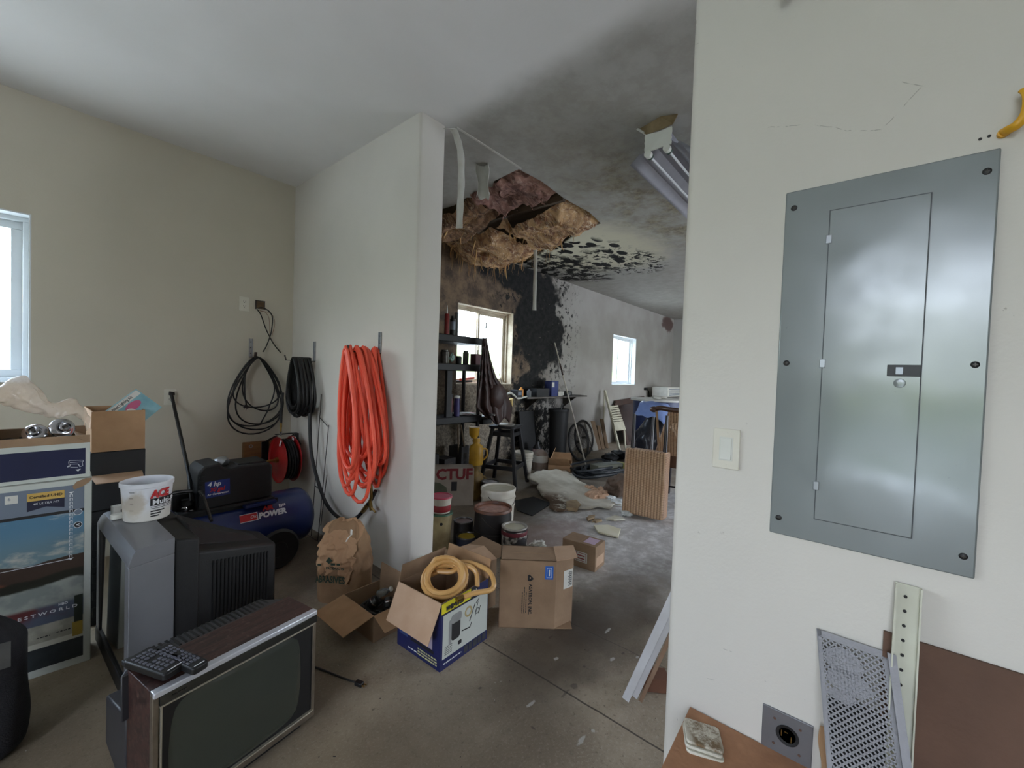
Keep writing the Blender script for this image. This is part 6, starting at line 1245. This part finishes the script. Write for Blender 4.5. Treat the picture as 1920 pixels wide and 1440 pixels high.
b = MB(); b.box(-.012, .012, -.006, .0, -.02, .05); obj('buckle', b, M_steel, t, loc=Vector(at(911, 612, Y=3.6)) - L, bevel=.003)
def pouch(u, v): a = 2 * PI * u; r = .13 * math.sin(PI * min(1, v * .9 + .12)) ** .6; return Vector(at(932, 745, Y=3.55)) + Vector((r * math.cos(a) * 1.05, r * .6 * math.sin(a), .16 - .34 * v)) * 1.0 + Vector((.02 * noise.noise(Vector((u * 5, v * 5, 1))), 0, 0)) - L
obj('tool_pouch', MB().grid(30, 20, pouch, True), M_leather, t, smooth=70)
b = MB(); p = Vector(at(925, 778, Y=3.5)) - L; b.lump(p, (.03, .03, .015), .3, 3, 2, 2); b.lump(p + Vector((-.05, 0, .012)), (.02, .02, .014), .3, 3, 5, 2); obj('steel_buckles', b, M_steel, t)
# desk lamp arm by the shelf
t = thing('lamp_arm', 'white curved lamp arm beside the leather apron', 'lamp', at(962, 745, Y=3.9)); L = t.location.copy(); b = MB(); b.tube([Vector(p) - L for p in spline([at(952, 738, Y=3.9), at(958, 737, Y=3.9), at(966, 743, Y=3.9), at(972, 747, Y=3.9), (4.98, 3.88, 1.088)], 5)], .014, 8); obj('arm', b, M_white, t); b = MB(); b.cyl(Vector(at(958, 748, Y=3.9)) - L, Vector(at(960, 762, Y=3.9)) - L, .035, .01, n=14); obj('bulb_cone', b, mat('warm_plastic', (226, 200, 140), .5, (200, 170, 110), 20), t)
# ================================================================ wall shelf on the long wall
t = thing('wall_shelf', 'thin board shelf on the long wall under the black mould', 'shelf', (5.8, YL, 1.07)); b = MB(); b.box(4.95, 6.72, 3.84, YL, 1.055, 1.078); wobj('shelf_board', b, M_dsteel if False else mat('dusty_shelf_board', (112, 106, 100), .7, (84, 78, 72), 7), t)
for x in (5.3, 6.4): b = MB(); b.prism([(3.88, 1.055), (YL, 1.055), (YL, .85)], .02, 'X', x); wobj('bracket', b, M_dsteel, t)
GW = 'things on the wall shelf'
def shelfbox(name, label, cat, xp, w_, h_, m, dx=0, lathe=False, Y=3.95):
    p = at(xp, 735, Y=Y); t = thing(name, label, cat, (p.x + dx, Y, 1.079), group=GW); obj('body', MB().lathe([(0, 0), (w_ / 2, 0), (w_ / 2, h_ * .75), (w_ * .22, h_ * .88), (w_ * .22, h_), (0, h_)], 20) if lathe else MB().cbox((0, 0, h_ / 2), (w_, .14, h_)), m, t, bevel=.002); return t
shelfbox('squeeze_bottle', 'orange squeeze bottle at the left end of the wall shelf', 'bottle', 977, .075, .15, mat('orange_bottle', (216, 148, 60), .5, (190, 120, 44), 14), lathe=True)
o = shelfbox('battery_box', 'small black box beside the orange bottle on the wall shelf', 'box', 968, .11, .11, M_black); obj('pale_label', MB().cbox((0, -.071, .06), (.08, .002, .05)), M_slate, o)
shelfbox('grey_tin', 'grey tin in the middle of the wall shelf', 'tin', 992, .07, .12, mat('grey_tin_metal', (112, 114, 116), .5, (90, 92, 94), 14), lathe=True)
shelfbox('dark_case', 'long dark case on the wall shelf left of the blue box', 'case', 1012, .34, .13, M_black); o = shelfbox('blue_box', 'blue and white carton at the right of the dark case on the wall shelf', 'box', 1034, .2, .25, mat('dull_blue_box', (50, 62, 122), .6, (40, 50, 100), 14)); obj('white_corner', MB().cbox((-.06, -.071, .19), (.07, .002, .08)), M_paper, o)
shelfbox('paper_pile', 'pale pile of papers right of the blue box on the wall shelf', 'papers', 1044, .2, .075, M_paper, .02); t = thing('felt_hat', 'flat black brimmed hat at the right end of the wall shelf', 'hat', (at(1062, 740, Y=3.93).x, 3.93, 1.079), group=GW); obj('brim', MB().lathe([(0, 0), (.2, .006), (.2, .014), (0, .012)], 28), M_black, t); obj('crown', MB().lathe([(.1, .01), (.095, .075), (.0, .085)], 28), M_black, t)
# ================================================================ black bin, wheels, poles, boards along the long wall
t = thing('trash_bin', 'tall round black bin in front of the long wall', 'bin', (5.629, 3.72, 0)); obj('bin_body', MB().lathe([(0, 0), (.13, 0), (.155, .85), (.165, .855), (.165, .89), (.155, .89), (.155, .87), (.0, .87)], 36), M_blackm, t, smooth=50); b = MB(); b.tube(spline([(.06, -.0, .87), (.08, 0, .95), (.11, 0, .95), (.12, 0, .87)], 5), .012, 8); obj('handle', b, M_black, t)
t = thing('black_board', 'tall black board leaning between the mould and the round black bin', 'board', (5.25, 3.95, 0)); b = MB(); b.hexa([(5.0, 3.92, 0), (5.38, 3.92, 0), (5.38, 3.96, 0), (5.0, 3.96, 0), (5.06, 4.08, .84), (5.42, 4.08, .84), (5.42, 4.12, .84), (5.06, 4.12, .84)]); wobj('board', b, M_blackm, t)
def wheel(label, c, lean):
    t = thing('bicycle_wheel', label, 'bicycle wheel', (c[0], c[1], 0.0), rot=(-lean, 0, 0), group='bicycle wheels leaning on the long wall'); R0 = .305; n = 48
    ringp = lambda r: [(r * math.cos(2 * PI * i / n), 0, R0 + .02 + r * math.sin(2 * PI * i / n)) for i in range(n)]
    b = MB(); b.tube(ringp(R0), .018, 8, True); obj('tyre', b, M_rubber, t); b = MB(); b.tube(ringp(R0 - .022), .009, 6, True); obj('rim', b, M_dsteel, t)
    b = MB()
    for i in range(28): a = 2 * PI * i / 28; b.tube([(.02 * math.cos(a + .9), .02 * (-1) ** i, R0 + .02 + .02 * math.sin(a + .9)), ((R0 - .025) * math.cos(a), 0, R0 + .02 + (R0 - .025) * math.sin(a))], .0018, 4)
    s_ = obj('spokes', b, M_dsteel, t); b = MB(); b.cyl((0, -.04, R0 + .02), (0, .04, R0 + .02), .022, n=12); obj('hub', b, M_dsteel, t)
wheel('rear bicycle wheel leaning on the long wall, higher of the two', (6.629, 3.76, 0), .18); wheel('front bicycle wheel leaning on the other wheel by the long wall', (6.119, 3.56, 0), .2)
t = thing('mop_pole', 'long thin pale pole leaning on the long wall behind the wheels', 'pole', at(1099, 874, Z=0)); L = t.location.copy(); A = Vector(at(1040, 643, Y=YL - .03)) - L; b = MB(); b.cyl((0, 0, .005), A * .72, .012, n=10); obj('pole', b, M_bucketw, t); b = MB(); b.cyl(A * .72, A * .82, .013, n=10); obj('taped_grip', b, mat('dark_brown_tape', (70, 50, 42), .6, (50, 36, 30), 20), t); b = MB(); b.cyl(A * .82, A, .012, n=10); obj('pole', b, M_bucketw, t)
M_plank = mat('weathered_plank', (128, 104, 78), .8, (92, 72, 52), 5, stretch=(6, 6, 1), bump=.2)
for i, (x, w_, h_, m_) in enumerate(((7.05, .16, .62, mat('pale_panel', (170, 166, 156), .6, (150, 146, 136), 9)), (7.2, .12, .6, M_plank), (7.35, .1, .5, M_plank), (7.5, .1, .63, M_plank))):
    t = thing('plank', ['pale short board, leftmost against the long wall behind the wheels', 'weathered plank right beside the pale short board', 'shorter weathered plank between two longer ones', 'tall weathered plank, rightmost of the group near the white lounger'][i], 'plank', (x, 3.8, 0), rot=(-.4, .06 * i, -.2), group='planks leaning on the long wall'); obj('board', MB().box(-w_ / 2, w_ / 2, -.012, .012, .03, h_), m_, t, bevel=.002)
t = thing('plastic_lounger', 'folded white slatted plastic lounger leaning on the long wall', 'lounger', at(1150, 872, Z=0)); L = t.location.copy(); M_loun = mat('aged_white_plastic', (196, 192, 172), .5, (170, 164, 142), 9)
A, B_ = Vector(at(1134, 732, Y=4.05)) - L, Vector(at(1163, 850, Y=3.5)) - L; b = MB(); b.bar(B_, A, .06, .04, (0, 1, 0)); obj('side_rail', b, M_loun, t, bevel=.006); b = MB(); b.bar(Vector(at(1134, 732, Y=4.05)) - L, Vector(at(1131, 800, Y=4.08)) - L, .03, .02, (0, 1, 0)); obj('prop_leg', b, M_loun, t, bevel=.004); b = MB(); b.bar(Vector(at(1170, 800, Y=3.7)) - L, Vector(at(1173, 850, Y=3.6)) - L, .035, .03, (0, 1, 0)); obj('rear_leg', b, M_loun, t, bevel=.004)
q0, q1, q2, q3 = [Vector(at(x, y, Y=yy)) - L for x, y, yy in ((1143, 762, 3.9), (1158, 760, 3.9), (1173, 806, 3.62), (1153, 808, 3.62))]
b = MB()
for i in range(7): k0, k1 = i * .095, i * .095 + .06; P = [q0.lerp(q3, k0), q1.lerp(q2, k0), q1.lerp(q2, k1), q0.lerp(q3, k1)]; b.add(P, [(0, 1, 2, 3)])
P = [q0.lerp(q3, .66), q1.lerp(q2, .66), q2, q3]; b.add(P, [(0, 1, 2, 3)]); obj('slatted_back', b, M_loun, t, solid=.02, smooth=0)
t = thing('framed_panel', 'dark wooden framed cabinet door leaning on the long wall behind the lounger', 'panel', (9.0, 3.95, 0)); M_dwood = mat('dark_stained_wood', (74, 50, 40), .6, (52, 36, 30), 5)
P0, P1, P2, P3 = Vector((8.35, 3.75, 0)), Vector((9.85, 3.75, 0)), Vector((9.95, 4.1, .93)), Vector((8.4, 4.1, .86))
b = MB()
for a, c in ((P0, P1), (P1, P2), (P2, P3), (P3, P0)): b.bar(a, c, .12, .035, (0, -1, .3))
wobj('frame', b, M_dwood, t, bevel=.004); b = MB(); b.add([P0, P1, P2, P3], [(0, 1, 2, 3)]); wobj('panel', b, mat('brown_inner_panel', (60, 44, 38), .7, (48, 36, 32), 7), t, solid=.01)
# ================================================================ blue plastic covered pile
M_bluep = mat('blue_plastic_sheet', (140, 160, 206), .35, (98, 120, 178), 7, bump=.3, bscale=10); M_blackbag = mat('black_bag_plastic', (36, 38, 46), .3, (24, 25, 30), 9, bump=.5, bscale=12)
t = thing('plastic_drum', 'big blue drum with pale lid in the back room by the wall end', 'drum', (6.95, 2.62, 0)); obj('drum_body', MB().lathe([(0, 0), (.36, 0), (.4, .5), (.4, 1.06)], 40), mat('dark_blue_drum', (44, 56, 98), .45, (34, 44, 80), 9), t); obj('lid', MB().lathe([(0, 1.1), (.44, 1.09), (.45, 1.06), (.4, 1.055)], 40), M_paper, t)
t = thing('foam_scraps', 'white foam scraps on the lid of the blue drum', 'scraps', (6.9, 2.6, 1.1)); 
for i in range(4): b = MB(); b.lump((-.22 + i * .14, -.06 + .08 * (i % 2), .016), (.07, .06, .022), .4, 3, i, 2); obj('scrap', b, M_paper, t)
t = thing('blue_sheet', 'light blue plastic sheet draped over black bags in front of the blue drum', 'sheet', (6.2, 2.35, 0)); L = t.location.copy()
def shf(u, v): x = 6.0 + .5 * u; y = 2.62 - .62 * v; z = .96 + .1 * math.sin(u * 2.5) - .55 * max(0, v - .55) - .28 * max(0, .35 - u) ; p = Vector((x * 5, y * 5, z * 4)); return Vector((x + .03 * noise.noise(p), y, z + .04 * noise.noise(p * 1.7))) - L
obj('sheet', MB().grid(26, 26, shf), M_bluep, t, smooth=60, solid=.002)
t = thing('black_trash_bag', 'full black trash bag under the light blue sheet', 'bag', (6.2, 2.35, 0)); b = MB(); b.lump((0, .02, .42), (.3, .28, .46), .22, 2.4, 6, 4); o = obj('bag_body', b, M_blackbag, t, smooth=70)
# ================================================================ wicker pieces
m, g = rawmat('woven_wicker', .6)
wv = nd(g.nt, 'ShaderNodeTexWave', bands_direction='Y'); wv.inputs['Scale'].default_value = 10.5; wv.inputs['Distortion'].default_value = .6; g.L(g.P, wv.inputs[0])
wz = nd(g.nt, 'ShaderNodeTexWave', bands_direction='Z'); wz.inputs['Scale'].default_value = 30; wz.inputs['Distortion'].default_value = 1.0; g.L(g.P, wz.inputs[0])
hh = g.math('ADD', g.math('MULTIPLY', wv.outputs[1], .58), g.math('MULTIPLY', wz.outputs[1], .42)); c = g.mix(g.step(hh, .12, .55), lin((132, 96, 70)), lin((208, 174, 140))); c = g.mix(g.math('MULTIPLY', g.step(g.noise(6, 5), .45, .65), .35), c, lin((168, 124, 88))); g.color(c); g.bump(hh, .6, .012); M_wick = m
M_legd = mat('dark_furniture_leg', (46, 38, 44), .35, (34, 28, 34), 9, coat=.3)
t = thing('wicker_ottoman', 'upturned wicker seat standing on its side with dark legs pointing up', 'seat', (4.16, 1.67, 0), math.radians(4), rot=(0, .05, math.radians(4)))
obj('woven_seat', MB().box(-.06, .10, -.21, .215, .02, .69), M_wick, t, bevel=.018); b = MB(); b.box(.10, .13, -.18, .18, .05, .66); obj('seat_base', b, mat('wicker_base_wood', (110, 74, 54), .7, (84, 56, 42), 9), t)
for y, z, l in ((.165, .69, .36), (-.17, .69, .37), (.0, .69, .34)): b = MB(); b.cyl((.03 if y else .12, y, z - .03), (.03 if y else .14, y - .0, z + l), .022, .014, n=12); obj('leg', b, M_legd, t, smooth=50)
t = thing('wicker_armchair', 'wicker armchair on dark legs, partly hidden by the right wall end', 'chair', (4.9, 1.56, 0), math.radians(8))
b = MB(); b.hexa([(-.1, -.35, .55), (.12, -.35, .55), (.12, .22, .55), (-.1, .28, .55), (-.2, -.35, 1.08), (-.1, -.35, 1.08), (-.1, .1, 1.08), (-.2, .12, 1.08)]); obj('woven_back', b, M_wick, t, bevel=.02)
b = MB(); b.tube(spline([(-.2, .26, 1.08), (-.21, .2, 1.1), (-.2, .1, 1.09), (-.19, -.1, 1.08), (-.19, -.4, 1.08)], 6), .028, 10); b.lump((-.2, .27, 1.08), (.04, .05, .035), .1, 2, 1, 2); obj('top_rail', b, mat('brown_rail_wood', (88, 58, 42), .45, (66, 42, 30), 9, coat=.3), t)
b = MB(); b.box(-.16, -.06, -.35, -.02, 1.09, 1.19); obj('wooden_block', b, mat('mid_brown_wood', (120, 84, 58), .6, (98, 66, 46), 9), t, bevel=.004)
b = MB(); b.box(-.1, .45, -.35, .25, .42, .56); obj('seat_box', b, mat('brown_seat_frame', (112, 76, 52), .6, (84, 56, 40), 9), t, bevel=.01)
b = MB(); b.tube(spline([(-.22, .05, .92), (-.26, -.02, .85), (-.27, -.06, .75), (-.24, -.08, .66)], 6), .05, 10); obj('arm_roll', b, M_wick, t)
for x, y in ((-.06, .2), (-.06, -.3), (.4, .2), (.4, -.3)): b = MB(); b.cyl((x, y, .42), (x, y, 0), .04, .024, n=12); obj('leg', b, M_legd, t, smooth=50)
b = MB(); b.bar((-.06, .2, .2), (-.06, -.3, .2), .015, .02); obj('stretcher', b, M_legd, t); b = MB(); b.bar((-.21, .24, 1.06), (-.26, .15, .3), .03, .02, (0, 1, 0)); obj('side_stick', b, mat('pale_stick', (186, 150, 112), .6, (160, 126, 92), 9), t)
# ================================================================ debris on the back floor
m, g = rawmat('fallen_drywall', .8); c = g.mix(g.step(g.noise(3, 5, .6), .35, .65), lin((206, 200, 184)), lin((178, 170, 152))); c = g.mix(g.math('MULTIPLY', g.blob(-.45, .0, .42, .36, 'XY', .8, .4, 3), g.step(g.noise(9, 6, .7), .34, .5)), c, lin((88, 66, 44))); g.color(c); g.bump(g.noise(30, 4), .2); M_dry = m
t = thing('fallen_drywall_sheet', 'large bent sheet of fallen drywall lying on the back floor', 'drywall', (4.1, 2.6, 0)); L = t.location.copy()
cA, cB, cC, cD = Vector(at(990, 905, Z=0)), Vector(at(1064, 893, Z=0)), Vector(at(1166, 950, Z=0)), Vector(at(1042, 962, Z=0)) 
def dry(u, v):
    p = cA.lerp(cB, u).lerp(cD.lerp(cC, u), v); e = min(u, 1 - u, v, 1 - v); p.x += .09 * noise.noise(Vector((u * 5, v * 5, 2))) * (e < .06); p.y += .10 * noise.noise(Vector((u * 6, v * 6, 7))) * (e < .06)
    p.z = .018 + .10 * (1 - v) ** 2 * (.5 + .5 * (1 - u)) + .035 * math.sin(PI * u) * (1 - v) + .008 * noise.noise(Vector((u * 7, v * 7, 4))); return p - L
obj('sheet', MB().grid(30, 30, dry), M_dry, t, solid=.014, smooth=40)
r_ = random.Random(21)
def chunk(label, px_, py_, s_, m, grp='drywall pieces on the back floor', th=.015, rz=0):
    p = at(px_, py_, Z=0); t = thing('drywall_piece', label, 'drywall', p, rz, grp); n = 5; P = [(s_[0] * math.cos(2 * PI * k / n) * (1 + .4 * r_.uniform(-1, 1)), s_[1] * math.sin(2 * PI * k / n) * (1 + .25 * r_.uniform(-1, 1))) for k in range(n)]
    b = MB(); b.prism(P, th, 'Z', .002); obj('piece', b, m, t, rot=(.03, .02, 0), bevel=.003); return t
M_gyp = mat('broken_gypsum', (222, 220, 208), .85, (196, 186, 158), 9); M_gypb = mat('stained_gypsum', (176, 156, 122), .85, (120, 96, 70), 9)
chunk('cream broken drywall piece just beyond the small sealed carton', 1140, 995, (.17, .14), mat('cream_broken_board', (206, 198, 164), .85, (226, 220, 200), 6), rz=.5)
chunk('flat white drywall piece left of the wicker seat foot', 1155, 973, (.12, .07), M_gyp, rz=-.2); chunk('brown sided stub at the left of the drywall crumbs', 1107, 974, (.07, .03), M_gypb, th=.03); chunk('tan drywall crumb between the brown stub and the white piece', 1120, 978, (.09, .04), M_gypb)
chunk('curled brown backed drywall scrap on the edge of the fallen sheet', 1075, 952, (.16, .08), M_gypb, th=.04, rz=.4)
for i, (x, y, s_, lb) in enumerate(((1176, 965, .07, 'bright white crumb pile at the foot of the wicker seat'), (1160, 945, .09, 'white crumpled gypsum lump behind the wicker seat foot'), (1145, 938, .07, 'white gypsum lump next to the pink fluff'))): p = at(x, y, Z=0); b = MB(); b.lump((0, 0, .02), (s_, s_ * .8, .03), .6, 2.6, i + 2, 3); tag(obj('gypsum_lump', b, mat('white_gypsum_powder', (228, 230, 228), .9, (206, 208, 204), 14), loc=p, smooth=50), lb, 'gypsum', 'gypsum lumps on the back floor')
b = MB()
for i in range(22): x, y = r_.uniform(1100, 1135), r_.uniform(918, 938); p = at(x, y, Z=0); b.lump((p.x, p.y, .03), (.06, .05, .035), .6, 2.5, i, 2)
tag(obj('insulation_fluff', b, mat('peach_fluff', (214, 178, 148), .95, (176, 136, 106), 12, bump=.5), smooth=60), 'heap of peach insulation fluff beside the brown sack', 'insulation', kind='stuff')
p = at(1159, 926, Z=0); b = MB(); b.lump((0, 0, .10), (.23, .14, .12), .35, 2, 9, 4); tag(obj('cloth_sack', b, mat('brown_grey_sack', (118, 98, 82), .9, (82, 66, 54), 5, bump=.4), loc=p, smooth=70), 'slumped brown grey sack behind the wicker seat', 'sack')
t = thing('torn_carton', 'torn open brown carton lying behind the fallen drywall sheet', 'carton', at(1046, 886, Z=0) + Vector((.06, .0, 0)), .5); w, d, h = .42, .32, .14; carton(t, w, d, h, M_kraft); flap(t, 'n', .2, 70, w, d, h, M_kraft); flap(t, 'e', .17, 150, w, d, h, M_kraft, skew=.03); flap(t, 'w', .2, 140, w, d, h, M_kraft, skew=.03)
b = MB()
for k in range(9):
    c_ = Vector(at(1123 + r_.uniform(-14, 14), 889 + r_.uniform(-5, 5), Z=0)); R1 = r_.uniform(.3, .45); b.tube([(c_.x + R1 * math.cos(a * .3) * 1.1, c_.y + R1 * .6 * math.sin(a * .3), .03 + .02 * k * .5 + .012 * math.sin(a)) for a in range(21)], .016, 6, True)
tag(obj('dark_hose_heap', b, mat('dark_teal_hose', (18, 24, 28), .5, (22, 28, 34), 9), smooth=60), 'heap of dark hose coils on the floor before the long wall', 'hose', kind='stuff')
t = thing('box', 'pale yellow ended box lying on the dark hose heap', 'box', at(1140, 886, Z=0) + Vector((0, 0, .0)), -.35); obj('block_body', MB().box(-.28, .22, -.09, .09, .0, .14), mat('grey_olive_box', (96, 96, 80), .6, (78, 78, 64), 9), t, bevel=.01); obj('yellow_end', MB().box(.22, .3, -.085, .085, .0, .135), mat('pale_yellow_end', (190, 182, 90), .6, (164, 156, 72), 9), t, bevel=.02)
for i, (x, y) in enumerate(((1161, 860), (1143, 866))): b = MB(); p = at(x, y, Z=0); b.lump((0, 0, .07), (.17, .12, .08), .5, 2, 14 + i, 3); tag(obj('dark_rag', b, M_blackm, loc=p, smooth=60), ['dark crumpled rag at the foot of the lounger', 'dark crumpled rag between lounger and wicker seat'][i], 'rag', 'dark rags on the back floor')
t = thing('floor_mat', 'flat dark mat on the floor beside the large white bucket', 'mat', at(990, 947, Z=0), .2); b = MB(); P = [at(x, y, Z=0) for x, y in ((962, 940), (1000, 932), (1034, 945), (998, 968), (970, 958))]; b.prism([(p.x, p.y) for p in P], .006, 'Z', .001); wobj('mat_body', b, M_blackm, t)
p = at(1012, 880, Z=0); t = thing('spray_jug', 'white labelled jug between the ribbed bucket and the black bin', 'jug', (p.x, p.y, 0)); obj('jug_body', MB().lathe([(0, 0), (.12, 0), (.12, .22), (.05, .3), (0, .3)], 24), mat('brown_label_jug', (120, 92, 74), .6, (160, 150, 140), 14), t); obj('label', MB().lathe([(.121, .12), (.122, .13), (.122, .21), (.121, .22)], 24), M_paper, t)
t = thing('spray_bottle', 'dark bottle with white and red label standing behind the labelled jug', 'bottle', (p.x + .08, p.y + .12, 0)); obj('bottle_body', MB().lathe([(0, 0), (.07, 0), (.07, .3), (.03, .36), (.03, .4), (0, .4)], 20), M_black, t); obj('label', MB().lathe([(.071, .2), (.072, .21), (.072, .28), (.071, .29)], 20), mat('white_red_label', (196, 190, 190), .5, (150, 50, 56), 16), t)
# ================================================================ far corner: outlet with cord, small air unit on the far wall
t = thing('wall_plug', 'black plug with cord on the long wall near the far corner', 'plug', at(1209, 729, Y=YL)); L = t.location.copy(); b = MB(); b.box(-.06, .06, -.05, 0, -.03, .03); obj('plug', b, M_black, t, bevel=.008); b = MB(); b.tube([Vector(p) - L for p in spline([at(1211, 729, Y=YL - .05), at(1216, 733, Y=YL - .03), at(1217, 745, Y=YL - .03), at(1217, 760, Y=YL - .03)], 5)], .012, 8); obj('cable', b, M_rubber, t)
t = thing('window_air_unit', 'white louvred unit on the long wall beside the wall end', 'air unit', at(1262, 735, Y=3.6)); L = t.location.copy(); w_ = .9; b = MB(); b.box(-.35, .55, 0, .4, -.12, .12); obj('casing', b, M_paper, t, bevel=.02)
b = MB()
for i in range(5): b.box(-.27, .5, -.006, 0, -.085 + i * .035, -.068 + i * .035)
obj('louvre', b, M_slate, t, smooth=0); b = MB(); b.box(-.3, .5, .05, .35, -L.z, -.12); obj('cabinet_stand', b, mat('grey_stand', (110, 108, 104), .7, (92, 90, 86), 9), t, bevel=.01)
# blots on the ceiling and walls as small marks
